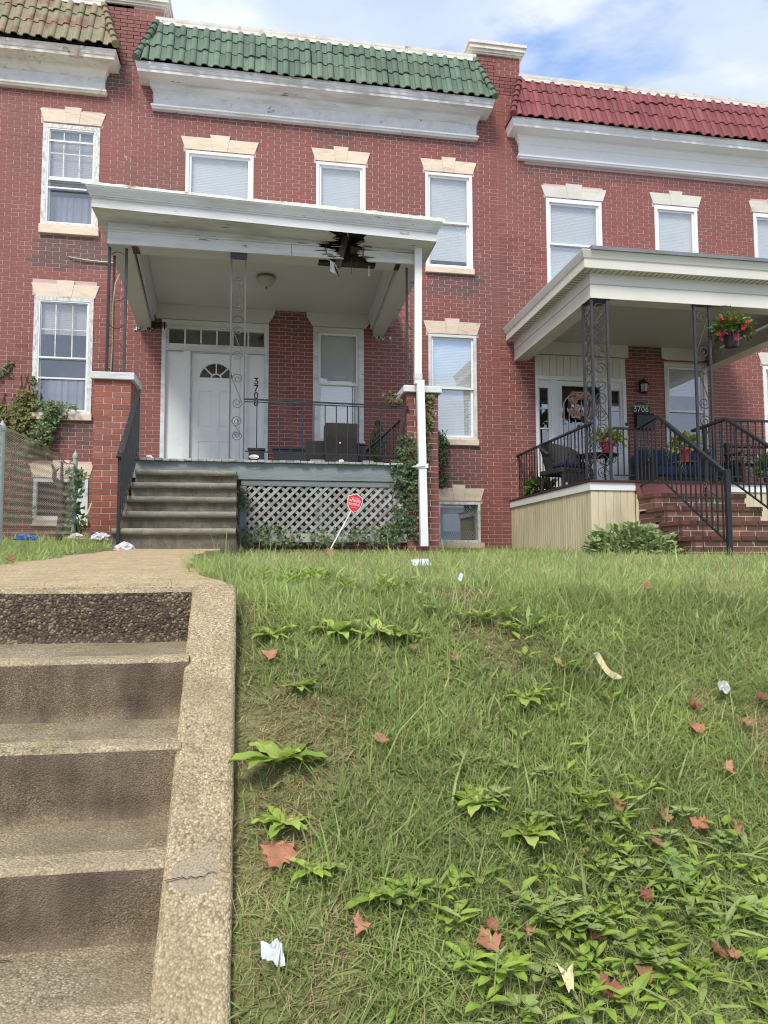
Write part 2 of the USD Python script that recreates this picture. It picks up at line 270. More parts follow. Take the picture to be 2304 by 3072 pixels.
look('plastic_blue', [(0.2, (0.02, 0.07, 0.26)), (0.8, (0.05, 0.16, 0.45))], scale=14, rough=0.35, bump=0.4, bscale=40)
look('paper', [(0.2, (0.44, 0.48, 0.51)), (0.8, (0.60, 0.64, 0.66))], scale=30, rough=0.7, bump=0.2)
look('paper_wrapper', [(0.2, (0.55, 0.50, 0.44)), (0.5, (0.70, 0.66, 0.60)), (0.8, (0.62, 0.32, 0.22))], scale=22, rough=0.6)
look('yellow_leaf', [(0.2, (0.52, 0.44, 0.24)), (0.8, (0.66, 0.58, 0.36))], scale=40, rough=0.6)
look('screen_mesh', [(0.2, (0.045, 0.047, 0.050)), (0.8, (0.065, 0.067, 0.070))], rough=0.7, scale=9)
look('board_pale', [(0.2, (0.50, 0.52, 0.53)), (0.8, (0.66, 0.68, 0.69))], rough=0.5, scale=6, extra=[(4.0, 0.62, 0.04, (0.20, 0.21, 0.20))])
look('red_cloth', [(0.2, (0.16, 0.018, 0.025)), (0.8, (0.26, 0.035, 0.04))], rough=0.8, scale=8)

def leaf_look(name, cols, var=0.25, rough=0.5, transl=0.3, scale=7.0):
    nodes = {'g': ('geometry', {}), 'oi': ('object_info', {}), 'ad': ('math', {'math_type': 'add'}), 'fr': ('math', {'math_type': 'fraction'}), 'r': ('rgb_ramp', {'ramp': cols}),
             'n': ('noise_texture', {'scale': scale, 'detail': 3.0}), 'mr': ('map_range', {'from_min': 0.25, 'from_max': 0.75, 'to_min': 1 - var, 'to_max': 1 + var}), 'hv': ('hsv', {}),
             'p': ('principled_bsdf', {'roughness': rough, 'specular_ior_level': 0.4}), 't': ('translucent_bsdf', {}), 'mx': ('mix_closure', {'fac': transl})}
    links = [('g.random_per_island', 'ad.value1'), ('oi.random', 'ad.value2'), ('ad.value', 'fr.value1'), ('fr.value', 'r.fac'), ('g.position', 'n.vector'), ('n.fac', 'mr.value'),
             ('mr.result', 'hv.value'), ('r.color', 'hv.color'), ('hv.color', 'p.base_color'), ('hv.color', 't.color'), ('p.BSDF', 'mx.closure1'), ('t.BSDF', 'mx.closure2')]
    return usdkit.material(stage, '/World/Looks/' + name, nodes, links, surface='mx.closure')
leaf_look('grass_blade', [(0.0, (0.13, 0.205, 0.050)), (0.2, (0.205, 0.295, 0.075)), (0.44, (0.30, 0.39, 0.115)), (0.66, (0.40, 0.47, 0.175)), (0.82, (0.50, 0.53, 0.265)), (0.92, (0.58, 0.53, 0.345)), (1.0, (0.63, 0.54, 0.37))], var=0.35, rough=0.5, transl=0.4, scale=2.6)
leaf_look('grass_straw', [(0.0, (0.36, 0.27, 0.15)), (0.5, (0.50, 0.40, 0.24)), (1.0, (0.62, 0.52, 0.34))], var=0.2, rough=0.7, transl=0.25, scale=4)
leaf_look('weed_dull', [(0.0, (0.21, 0.29, 0.08)), (0.5, (0.30, 0.38, 0.13)), (1.0, (0.40, 0.43, 0.18))], var=0.25, rough=0.55, transl=0.3)
leaf_look('weed_leaf', [(0.0, (0.24, 0.35, 0.06)), (0.5, (0.35, 0.47, 0.085)), (0.85, (0.46, 0.56, 0.13)), (1.0, (0.40, 0.43, 0.15))], var=0.3, rough=0.42, transl=0.3)
leaf_look('ivy_leaf', [(0.0, (0.038, 0.075, 0.022)), (0.5, (0.062, 0.112, 0.032)), (0.85, (0.10, 0.15, 0.045)), (1.0, (0.19, 0.18, 0.05))], var=0.25, rough=0.4, transl=0.2)
leaf_look('ivy_olive', [(0.0, (0.075, 0.085, 0.018)), (0.5, (0.12, 0.13, 0.025)), (1.0, (0.18, 0.16, 0.035))], var=0.25, rough=0.45, transl=0.2)
leaf_look('shrub_leaf', [(0.0, (0.14, 0.19, 0.065)), (0.5, (0.23, 0.30, 0.115)), (1.0, (0.36, 0.43, 0.19))], var=0.25, rough=0.45, transl=0.25)
leaf_look('flower_leaf', [(0.0, (0.08, 0.14, 0.025)), (0.5, (0.14, 0.21, 0.035)), (1.0, (0.28, 0.28, 0.06))], var=0.25, rough=0.4, transl=0.25)
leaf_look('petal_red', [(0.0, (0.52, 0.015, 0.07)), (1.0, (0.68, 0.05, 0.15))], var=0.15)
leaf_look('petal_pink', [(0.0, (0.60, 0.34, 0.29)), (0.5, (0.72, 0.46, 0.40)), (1.0, (0.80, 0.64, 0.55))], var=0.2)
leaf_look('fallen_orange', [(0.0, (0.46, 0.19, 0.11)), (1.0, (0.56, 0.27, 0.17))], var=0.25, rough=0.6, scale=40)
leaf_look('fallen_red', [(0.0, (0.24, 0.065, 0.050)), (1.0, (0.36, 0.11, 0.08))], var=0.25, rough=0.55, scale=40)
leaf_look('fallen_brown', [(0.0, (0.30, 0.16, 0.08)), (1.0, (0.42, 0.24, 0.12))], var=0.3, rough=0.65, scale=40)
leaf_look('fallen_green', [(0.0, (0.21, 0.31, 0.10)), (1.0, (0.25, 0.35, 0.12))], var=0.2, rough=0.55, scale=30)

usdkit.material(stage, '/World/Looks/glass', {
    'f': ('layer_weight', {'blend': 0.5}), 'pw': ('math', {'math_type': 'power', 'value2': 3.5}), 'mr': ('map_range', {'from_min': 0.0, 'from_max': 1.0, 'to_min': 0.14, 'to_max': 0.9}),
    't': ('transparent_bsdf', {'color': (0.985, 0.99, 0.99)}), 'g': ('glossy_bsdf', {'color': (0.95, 0.97, 1.0), 'roughness': 0.01}), 'mx': ('mix_closure', {})},
    [('f.facing', 'pw.value1'), ('pw.value', 'mr.value'), ('mr.result', 'mx.fac'), ('t.BSDF', 'mx.closure1'), ('g.BSDF', 'mx.closure2')], surface='mx.closure')

def pebble_look(name, base, light, dark, cell=75.0, blot=None, blot_amt=0.6, pebble=0.5, bump=0.8, blot_scale=2.2, streak=None):
    """exposed aggregate: small stones of mixed tone set in cement, with broad stains"""
    nodes = {'g': ('geometry', {}), 'v': ('voronoi_texture', {'scale': cell, 'feature': 'f1', 'randomness': 1.0}),
             'sc': ('separate_color', {}), 'r': ('rgb_ramp', {'ramp': [(0.0, dark), (0.3, base), (0.7, base), (0.92, light), (1.0, light)]}),
             'vd': ('rgb_ramp', {'ramp': [(0.0, (1, 1, 1)), (0.45, (0.8,) * 3), (0.75, (0.35,) * 3), (1, (0.25,) * 3)]}),
             'cm': ('mix', {'color2': base, 'fac': 1 - pebble}), 'mu': ('mix', {'mix_type': 'multiply', 'fac': 0.7}),
             'n': ('noise_texture', {'scale': blot_scale, 'detail': 7.0, 'roughness': 0.62}), 'nr': ('rgb_ramp', {'ramp': [(0, (0, 0, 0)), (0.42, (0, 0, 0)), (0.62, (blot_amt,) * 3), (1, (blot_amt,) * 3)]}),
             'bm': ('mix', {'color2': blot or dark}),
             'n2': ('noise_texture', {'scale': 9.0, 'detail': 6.0, 'roughness': 0.6}), 'n2r': ('rgb_ramp', {'ramp': [(0.2, (0.7,) * 3), (0.5, (1.0,) * 3), (0.8, (1.25,) * 3)]}), 'mu2': ('mix', {'mix_type': 'multiply', 'fac': 1.0}),
             'bn': ('noise_texture', {'scale': 160.0, 'detail': 3.0}), 'sub': ('math', {'math_type': 'subtract'}), 'b': ('bump', {'strength': bump, 'distance': 0.008}),
             'p': ('principled_bsdf', {'roughness': 0.85, 'specular_ior_level': 0.2})}
    links = [('g.position', 'v.vector'), ('v.color', 'sc.color'), ('sc.r', 'r.fac'), ('r.color', 'cm.color1'), ('v.distance', 'vd.fac'), ('cm.color', 'mu.color1'), ('vd.color', 'mu.color2'),
             ('g.position', 'n.vector'), ('n.fac', 'nr.fac'), ('nr.color', 'bm.fac'), ('mu.color', 'bm.color1'),
             ('g.position', 'n2.vector'), ('n2.fac', 'n2r.fac'), ('bm.color', 'mu2.color1'), ('n2r.color', 'mu2.color2'), ('mu2.color', 'p.base_color'),
             ('g.position', 'bn.vector'), ('bn.fac', 'sub.value1'), ('v.distance', 'sub.value2'), ('sub.value', 'b.height'), ('b.normal', 'p.normal')]
    if streak:      # drip marks running down the face
        nodes |= {'sm': ('mapping', {'scale': (11.0, 11.0, 1.6)}), 'sn': ('noise_texture', {'scale': 1.0, 'detail': 6.0, 'roughness': 0.65}), 'sr': ('rgb_ramp', {'ramp': [(0.25, (1 - streak,) * 3), (0.5, (1.0,) * 3), (0.75, (1 + streak,) * 3)]}), 'ms': ('mix', {'mix_type': 'multiply', 'fac': 1.0})}
        links.remove(('mu2.color', 'p.base_color')); links += [('g.position', 'sm.vector'), ('sm.vector', 'sn.vector'), ('sn.fac', 'sr.fac'), ('mu2.color', 'ms.color1'), ('sr.color', 'ms.color2'), ('ms.color', 'p.base_color')]
    return usdkit.material(stage, '/World/Looks/' + name, nodes, links, surface='p.BSDF')
pebble_look('aggregate_tan', (0.46, 0.365, 0.225), (0.68, 0.58, 0.41), (0.22, 0.165, 0.10), cell=185, blot=(0.30, 0.225, 0.135), blot_amt=0.4, pebble=0.75, bump=0.5, blot_scale=5.0)
pebble_look('aggregate_path', (0.54, 0.42, 0.245), (0.70, 0.59, 0.40), (0.34, 0.25, 0.145), cell=120, blot=(0.42, 0.31, 0.18), blot_amt=0.4, pebble=0.6, bump=0.5)
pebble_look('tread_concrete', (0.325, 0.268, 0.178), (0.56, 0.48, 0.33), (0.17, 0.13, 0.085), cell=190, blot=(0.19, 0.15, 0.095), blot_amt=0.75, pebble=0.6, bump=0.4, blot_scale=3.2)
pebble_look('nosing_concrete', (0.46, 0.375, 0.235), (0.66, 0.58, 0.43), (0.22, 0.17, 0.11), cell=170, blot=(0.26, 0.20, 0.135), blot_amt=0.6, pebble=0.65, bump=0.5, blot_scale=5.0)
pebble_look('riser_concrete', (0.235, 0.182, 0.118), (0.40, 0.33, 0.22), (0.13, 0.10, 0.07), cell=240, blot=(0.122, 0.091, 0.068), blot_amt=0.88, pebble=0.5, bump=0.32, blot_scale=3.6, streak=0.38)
pebble_look('riser_pebbles', (0.14, 0.108, 0.078), (0.40, 0.325, 0.21), (0.070, 0.052, 0.040), cell=125, blot=(0.055, 0.042, 0.036), blot_amt=0.45, pebble=0.9, bump=0.8)
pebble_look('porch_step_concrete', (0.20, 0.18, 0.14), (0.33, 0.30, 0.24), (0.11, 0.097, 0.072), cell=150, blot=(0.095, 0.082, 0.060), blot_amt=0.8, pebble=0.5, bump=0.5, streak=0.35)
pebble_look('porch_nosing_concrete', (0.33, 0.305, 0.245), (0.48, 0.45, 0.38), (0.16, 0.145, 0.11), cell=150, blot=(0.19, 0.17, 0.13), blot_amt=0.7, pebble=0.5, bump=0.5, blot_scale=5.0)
pebble_look('cement_patch', (0.42, 0.345, 0.235), (0.48, 0.41, 0.30), (0.32, 0.26, 0.18), cell=220, blot=(0.21, 0.175, 0.13), blot_amt=0.6, pebble=0.3, bump=0.2, blot_scale=9.0)
look('soil', [(0.25, (0.085, 0.075, 0.038)), (0.5, (0.14, 0.12, 0.062)), (0.7, (0.23, 0.18, 0.105)), (0.9, (0.33, 0.255, 0.16))], scale=2.4, detail=7, rough=0.95, bump=1.0, bscale=60, spec=0.1, extra=[(45.0, 0.50, 0.14, (0.17, 0.20, 0.075))])
look('asphalt', [(0.2, (0.04, 0.04, 0.042)), (0.8, (0.065, 0.065, 0.066))], scale=40, rough=0.9, bump=0.3)
look('pavement', [(0.2, (0.30, 0.285, 0.25)), (0.8, (0.38, 0.36, 0.32))], scale=4, rough=0.9, bump=0.3)
# ------------------------------------------------------------------ ground
F = 12.007                      # depth of the house fronts; z = 0 is eye level, about the level of the upper lawn
def smooth(a, b, t): t = np.clip((t - a) / (b - a), 0, 1); return t * t * (3 - 2 * t)
def lawn_z(x, y):
    x = np.asarray(x, float); y = np.asarray(y, float)
    a = -0.085 + 0.034 * (y - 2.6); b = -0.11 + 0.66 * (y - 2.5); k = 0.10
    z = -k * np.log(np.exp(-np.clip(a, -5, 50) / k) + np.exp(-np.clip(b, -5, 50) / k))
    z = z - 0.03 - 0.045 * np.exp(-((x + 0.05) / 0.10) ** 2) * smooth(2.75, 2.3, y) + 0.11 * smooth(-0.7, -1.7, x) * smooth(3.2, 7.0, y)
    p = np.stack([x, y, 0 * x], -1)
    z = z + 0.05 * (meshkit.fbm(p * 1.1, 3, 5) - 0.5) + 0.025 * (meshkit.fbm(p * 4.0, 2, 9) - 0.5)
    return np.maximum(z, -1.585)
def grid_axis(parts):
    out = []
    for a, b, s in parts: out += list(np.arange(a, b - 1e-6, s))
    return np.array(out + [parts[-1][1]])
gx = grid_axis([(-40, -8, 2.0), (-8, -3, 0.25), (-3, 5, 0.07), (5, 11, 0.25), (11, 40, 2.0)])
gy = grid_axis([(0.25, 4.0, 0.06), (4.0, 12.3, 0.25)])
GX, GY = np.meshgrid(gx, gy)
GZ = lawn_z(GX, GY)
under = (smooth(-1.75, -1.55, GX) * (1 - smooth(-0.20, -0.14, GX))) * (1 - smooth(2.56, 2.63, GY))
GZ = GZ - 0.55 * under
nx, ny = len(gx), len(gy); I = np.arange(nx * ny).reshape(ny, nx)
m = MB(); m.add(np.stack([GX, GY, GZ], -1).reshape(-1, 3), np.stack([I[:-1, :-1], I[:-1, 1:], I[1:, 1:], I[1:, :-1]], -1).reshape(-1, 4))
m.build('/World', 'lawn', 'soil', smooth=True, kind='structure')
m = MB(); m.add([(-150, -150, -1.78), (150, -150, -1.78), (150, 150, -1.78), (-150, 150, -1.78)], [(0, 1, 2, 3)]); m.build('/World', 'ground', 'pavement', kind='structure')
m = MB(); m.box(-60, 60, -1.7, 0.4, -1.77, -1.6); m.build('/World', 'pavement', 'pavement', kind='structure')
m = MB(); m.add([(-60, -11, -1.74), (60, -11, -1.74), (60, -1.72, -1.74), (-60, -1.72, -1.74)], [(0, 1, 2, 3)]); m.build('/World', 'road', 'asphalt', kind='structure')

# front path
m = MB()
ys = np.linspace(2.62, 7.72, 60)
left = np.full_like(ys, -1.46) + 0.03 * np.sin(ys * 5.1) + 0.02 * np.sin(ys * 13)
right = np.interp(ys, [2.6, 3.0, 3.6, 4.4, 5.2, 6.2, 7.8], [-0.14, -0.20, -0.34, -0.45, -0.50, -0.55, -0.40]) + 0.025 * np.sin(ys * 7.3)
cols = np.linspace(0, 1, 14)
PX = left[:, None] + (right - left)[:, None] * cols; PY = np.repeat(ys[:, None], 14, 1)
PZ = -0.095 + 0.047 * (PY - 2.6) + 0.012 * meshkit.fbm(np.stack([PX, PY, 0 * PX], -1) * 3, 3, 4)
def path_z(y): return -0.09 + 0.047 * (y - 2.6)
I = np.arange(60 * 14).reshape(60, 14)
m.add(np.stack([PX, PY, PZ], -1).reshape(-1, 3), np.stack([I[:-1, :-1], I[:-1, 1:], I[1:, 1:], I[1:, :-1]], -1).reshape(-1, 4))
edge = np.concatenate([I[:, 0], I[-1, 1:], I[::-1, -1][1:], I[0, ::-1][1:]])
V = np.stack([PX, PY, PZ], -1).reshape(-1, 3)[edge]; n = len(edge)
m.add(np.vstack([V, V - (0, 0, 0.12)]), [(i, (i + 1) % n, n + (i + 1) % n, n + i) for i in range(n)])
m.build('/World', 'front_path', 'aggregate_path', smooth=40, kind='structure')

# ------------------------------------------------------------------ garden steps
def loft(profile, xs, seed, amp=0.0045, axis=0, freq=9.0):
    """profile points (y, z) carried along x, roughened"""
    P = np.array(profile, float)
    v = np.stack([np.repeat(xs[:, None], len(P), 1), np.repeat(P[None, :, 0], len(xs), 0), np.repeat(P[None, :, 1], len(xs), 0)], -1)
    nz = meshkit.fbm(v * freq, 4, seed) - 0.5; nz2 = meshkit.fbm(v * 2.2 + 7, 3, seed + 3) - 0.5
    v[..., 2] += nz * amp * 1.6 + nz2 * amp * 2; v[..., 1] += (meshkit.fbm(v * freq + 31, 4, seed + 1) - 0.5) * amp * 2.4
    I = np.arange(len(xs) * len(P)).reshape(len(xs), len(P))
    return v.reshape(-1, 3), np.stack([I[:-1, :-1], I[1:, :-1], I[1:, 1:], I[:-1, 1:]], -1).reshape(-1, 4)
def fine(pts, step):
    out = [np.array(pts[0], float)]
    for a, b in zip(pts[:-1], pts[1:]):
        a = np.array(a, float); b = np.array(b, float); k = max(1, int(np.linalg.norm(b - a) / step))
        out += [a + (b - a) * (i + 1) / k for i in range(k)]
    return np.array(out)
gs = thing('garden_steps', 'worn exposed aggregate concrete steps climbing the bank to the front path', 'steps', (0, 0, 0))
fronts = [(2.56, -0.090), (2.22, -0.283), (1.95, -0.472), (1.70, -0.668), (1.42, -0.851), (1.13, -1.03), (0.85, -1.215), (0.56, -1.40)]
xs = np.linspace(-1.42, -0.19, 78)
for i, (yf, zt) in enumerate(fronts):
    yb = 2.70 if i == 0 else fronts[i - 1][0] + 0.012
    zn = fronts[i + 1][1] if i + 1 < len(fronts) else -1.6
    yn = yf
    xs = np.linspace(-1.42, -0.247 + 0.037 * (2.55 - yf) + 0.012, 78)
    r = 0.020
    st = group_part(gs, 'step')
    rise = 0.012 if i else 0.004
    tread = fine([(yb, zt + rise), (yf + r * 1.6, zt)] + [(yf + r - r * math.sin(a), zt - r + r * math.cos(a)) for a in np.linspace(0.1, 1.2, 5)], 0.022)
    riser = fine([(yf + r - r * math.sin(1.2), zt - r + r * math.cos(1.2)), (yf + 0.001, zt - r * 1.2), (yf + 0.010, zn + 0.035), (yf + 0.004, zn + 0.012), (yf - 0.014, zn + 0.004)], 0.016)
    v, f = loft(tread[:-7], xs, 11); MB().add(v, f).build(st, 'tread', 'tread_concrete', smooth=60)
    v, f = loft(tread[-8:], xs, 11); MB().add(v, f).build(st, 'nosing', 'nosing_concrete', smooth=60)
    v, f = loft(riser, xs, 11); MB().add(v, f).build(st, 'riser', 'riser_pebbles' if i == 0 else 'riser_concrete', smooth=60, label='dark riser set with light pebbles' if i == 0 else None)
# long crack opened along the foot of a riser, with small cement repairs at the tread ends
def ribbon(pts, w, zoff):
    P = np.array(pts, float); W = np.broadcast_to(np.asarray(w, float), (len(P),)); v = []; f = []
    for i, p in enumerate(P): v += [p + (0, -W[i] / 2, zoff), p + (0, W[i] / 2, zoff)]
    return v, [(2 * i, 2 * i + 2, 2 * i + 3, 2 * i + 1) for i in range(len(P) - 1)]
rg = RS(3)
cx = np.linspace(-1.0, -0.52, 26); cy = 1.672 + 0.008 * np.sin(cx * 23) + 0.006 * rg.randn(26).cumsum() * 0.3
v, f = ribbon(np.stack([cx, cy, np.full(26, -0.8405)], -1), np.linspace(0.019, 0.003, 26), 0.006)
MB().add(v, f).build(gs, 'crack', 'dark', label='dark crack along the back of the fourth tread')
# coping (cheek wall) beside the steps, and its twin on the far side of the flight
def coping(x0, x1, seed, label):
    w = x1 - x0; r = 0.016
    prof = [(x0 - 0.0, -0.30)] + [(x0, -r)] + [(x0 + r - r * math.cos(a), -r + r * math.sin(a)) for a in np.linspace(0.3, 1.57, 4)] + [(x0 + w * t, 0) for t in np.linspace(0.15, 0.85, 9)] + \
           [(x1 - r + r * math.sin(a), -r + r * math.cos(a)) for a in np.linspace(0, 1.27, 4)] + [(x1, -r), (x1 + 0.004, -0.30)]
    prof = np.array(prof)
    yy = np.concatenate([np.linspace(0.45, 2.54, 110), np.linspace(2.545, 2.60, 5)])
    zc = np.where(yy < 2.56, -0.078 + (yy - 2.56) * 0.672, -0.078); zc = np.minimum(zc, -0.078)
    v = np.stack([np.repeat(prof[None, :, 0], len(yy), 0), np.repeat(yy[:, None], len(prof), 1), zc[:, None] + prof[None, :, 1]], -1)
    v[..., 2] += (meshkit.fbm(v * 30, 4, seed) - 0.5) * 0.008; v[..., 0] += (meshkit.fbm(v * 14 + 5, 4, seed) - 0.5) * 0.007
    v[..., 0] += 0.014 + 0.037 * (2.55 - v[..., 1])
    I = np.arange(v.shape[0] * v.shape[1]).reshape(v.shape[:2])
    t = thing('coping', label, 'coping')
    mm = MB().add(v.reshape(-1, 3), np.stack([I[:-1, :-1], I[:-1, 1:], I[1:, 1:], I[1:, :-1]], -1).reshape(-1, 4))
    e = I[-1]; mm.f.append(np.array([(e[0], e[i], e[i + 1]) for i in range(1, len(e) - 1)]))
    mm.build(t, 'body', 'aggregate_tan', smooth=50)
    return t
cp = coping(-0.262, -0.112, 21, 'sloping exposed aggregate concrete kerb between the garden steps and the grass bank')
v = []; k = 12
for i in range(k): a = i * 2 * math.pi / k; v.append((-0.139 + 0.062 * math.cos(a) * (1 + 0.07 * rg.randn()), 1.665 + 0.052 * math.sin(a) * (1 + 0.09 * rg.randn())))
zz = lambda y: -0.078 + (y - 2.56) * 0.672
MB().add([(-0.139, 1.665, zz(1.665) + 0.0065)] + [(x, y, zz(y) - 0.001) for x, y in v], [(0, 1 + i, 1 + (i + 1) % k) for i in range(k)]).build(cp, 'cement_patch', 'cement_patch', smooth=True, label='smooth grey cement repair on the kerb')
cx = np.linspace(-0.208, -0.072, 16); cy = 1.650 + 0.10 * (cx + 0.14) + 0.0022 * rg.randn(16)
v, f = ribbon(np.stack([cx, cy, zz(cy)], -1), np.linspace(0.004, 0.0016, 16), 0.0075); MB().add(v, f).build(cp, 'crack', 'dark')

# ------------------------------------------------------------------ brick helpers
C, B = 0.0677, 0.2157; Z0, X0 = 7.149, 3.764; J = 0.0095
def course_bricks(xlo, xhi, zlo, zhi, holes, minw=0.035):
    out = []
    n0 = int(math.floor((Z0 - zhi) / C)); n1 = int(math.ceil((Z0 - zlo) / C))
    for n in range(n0, n1 + 1):
        z1 = Z0 - C * n + C * 0.5; z0 = z1 - C
        if z1 > zhi + 0.02 or z0 < zlo - 0.04: continue
        zm = (z0 + z1) / 2
        off = X0 + (B / 2 if n % 2 else 0)
        k0 = int(math.floor((xlo - off) / B)); k1 = int(math.ceil((xhi - off) / B))
        ivs = [(xlo, xhi)]
        for (a, b, c, d) in holes:
            if c - 0.012 < zm < d + 0.012:
                nw = []
                for (p, q) in ivs:
                    if b <= p or a >= q: nw.append((p, q)); continue
                    if a > p: nw.append((p, a))
                    if b < q: nw.append((b, q))
                ivs = nw
        for p, q in ivs:
            cells = []
            for k in range(k0, k1 + 1):
                aa, bb = max(off + k * B + J / 2, p + 0.002), min(off + (k + 1) * B - J / 2, q - 0.002)
                if bb > aa: cells.append([aa, bb])
            if len(cells) > 1 and cells[0][1] - cells[0][0] < 0.06: cells[1][0] = cells[0][0]; cells.pop(0)
            if len(cells) > 1 and cells[-1][1] - cells[-1][0] < 0.06: cells[-2][1] = cells[-1][1]; cells.pop()
            out += [(aa, bb, z0 + J / 2, z1 - J / 2) for aa, bb in cells if bb - aa > 0.01]
    return out
def lay(parent, bricks, mat, seed, front=F, visible=None, limit=300, name='brick', stained=()):
    """the nearest visible bricks one by one, the rest joined"""
    rg = RS(seed)
    jit = rg.uniform(-0.0012, 0.0016, len(bricks))
    c = np.array([((a + b) / 2, (z0 + z1) / 2) for a, b, z0, z1 in bricks])
    score = np.hypot(c[:, 0], np.hypot(front, c[:, 1])) + np.where([visible is None or visible(x, z) for x, z in c], 0, 100) + np.where([b - a > 0.15 for a, b, *_ in bricks], 0, 5)
    order = np.argsort(score); rest = MB(); rest_s = MB(); dark = [any(a + rg.normal(0, .05) < x < b + rg.normal(0, .05) and c_ - abs(rg.normal(0, .05)) < z < d for a, b, c_, d in stained) for x, z in c]
    for i in order[:limit]:
        a, b, z0, z1 = bricks[i]
        MB().box(a, b, front + jit[i], front + 0.03, z0, z1).build(parent, name, 'brick_stained' if dark[i] else mat)
    for i in order[limit:]:
        a, b, z0, z1 = bricks[i]
        (rest_s if dark[i] else rest).box(a, b, front + jit[i], front + 0.03, z0, z1)
    if rest_s.n: rest_s.build(parent, 'stained_brickwork', 'brick_stained', kind='stuff')
    if rest.n: rest.build(parent, 'brickwork', mat, kind='stuff')
def inside(x, z, boxes): return any(a < x < b and c < z < d for a, b, c, d in boxes)

# ------------------------------------------------------------------ mitred moulding along a front
def molding(mb, prof, x0, x1, y0=F, end=1.0, tilt=None):
    """profile [(p, z)]: p = distance out from y0; returns to y0 at both ends, mitred"""
    P = np.array(prof, float); p = P[:, 0]; z = P[:, 1]; e = p * end
    cols = [(x0 - e, np.full_like(p, y0)), (x0 - e, y0 - p), (x1 + e, y0 - p), (x1 + e, np.full_like(p, y0))]
    v = np.concatenate([np.stack([x, y, z + (0 if tilt is None else tilt * x)], -1) for x, y in cols]); n = len(P)
    f = []
    for c in range(3):
        for i in range(n - 1): f.append((c * n + i, (c + 1) * n + i, (c + 1) * n + i + 1, c * n + i + 1))
    mb.add(v, f); return mb

# ------------------------------------------------------------------ windows, lintels, sills
def slab_hole(x0, x1, z0, z1): return sbox(x0, z0, x1, z1)
def blind_mesh(x0, x1, z0, z1, y, pitch=0.028):
    k = max(2, int((z1 - z0) / pitch)); zs = np.linspace(z1, z0, k * 2 + 1); v = []
    for i, z in enumerate(zs): v += [(x0, y + (0.0022 if i % 2 else 0.0), z), (x1, y + (0.0022 if i % 2 else 0.0), z)]
    return MB().add(v, [(2 * i, 2 * i + 2, 2 * i + 3, 2 * i + 1) for i in range(len(zs) - 1)])
def ring(mb, x0, x1, z0, z1, w, y0, y1, wt=None, wb=None):
    wt = w if wt is None else wt; wb = w if wb is None else wb
    mb.box(x0, x0 + w, y0, y1, z0, z1); mb.box(x1 - w, x1, y0, y1, z0, z1)
    mb.box(x0 + w, x1 - w, y0, y1, z1 - wt, z1); mb.box(x0 + w, x1 - w, y0, y1, z0, z0 + wb); return mb
def window(parent, x0, x1, z0, z1, meet, frame='white_clean', blind='blind', sash='white_clean', muntin=False, case=0.055, top=None, blind_to=None, lower=None, storm=False, label=None):
    w = group_part(parent, 'window', label)
    ring(MB(), x0, x1, z0, z1, case, F - 0.012, F + 0.13, wt=top or case * 0.9, wb=0.04).build(w, 'frame', frame)
    a, b, c, d = x0 + case, x1 - case, z0 + 0.04, z1 - (top or case * 0.9)
    ring(MB(), a + 0.002, b - 0.002, meet - 0.02, d - 0.002, 0.036, F + 0.018, F + 0.045).build(w, 'upper_sash', sash)
    ring(MB(), a + 0.002, b - 0.002, c + 0.002, meet + 0.02, 0.040, F + 0.050, F + 0.078).build(w, 'lower_sash', sash)
    MB().box(a + 0.036, b - 0.036, F + 0.030, F + 0.033, meet + 0.012, d - 0.034).build(w, 'pane', 'glass')
    MB().box(a + 0.040, b - 0.040, F + 0.062, F + 0.065, c + 0.040, meet - 0.018).build(w, 'pane', 'glass')
    if muntin:
        mm = MB()
        for t in (1 / 3, 2 / 3): mm.box(a + (b - a) * t - 0.009, a + (b - a) * t + 0.009, F + 0.022, F + 0.0285, meet + 0.012, d - 0.034)
        zc = (meet + d) / 2; mm.box(a + 0.036, b - 0.036, F + 0.023, F + 0.028, zc - 0.008, zc + 0.008); mm.build(w, 'muntin', 'white_peeling')
    if storm:
        ring(MB(), a + 0.001, b - 0.001, c + 0.001, d - 0.001, 0.022, F - 0.006, F + 0.012).build(w, 'storm_frame', 'white_clean')
        for zz_ in storm: MB().box(a + 0.023, b - 0.023, F - 0.004, F + 0.010, zz_ - 0.013, zz_ + 0.013).build(w, 'storm_rail', 'white_clean')
    if blind:
        blind_mesh(a + 0.01, b - 0.01, c + 0.02 if blind_to is None else blind_to, d, F + 0.084).build(w, 'blind', blind)
    if lower:
        xs_ = np.linspace(a, b, 60); v = []
        for x in xs_: yv = F + 0.19 + 0.012 * math.sin(x * 55) + 0.006 * math.sin(x * 131); v += [(x, yv, c), (x, yv, lower)]
        MB().add(v, [(2 * i, 2 * i + 2, 2 * i + 3, 2 * i + 1) for i in range(59)]).build(w, 'curtain', 'curtain', smooth=True)
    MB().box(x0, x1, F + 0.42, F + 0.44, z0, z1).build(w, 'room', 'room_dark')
    return w
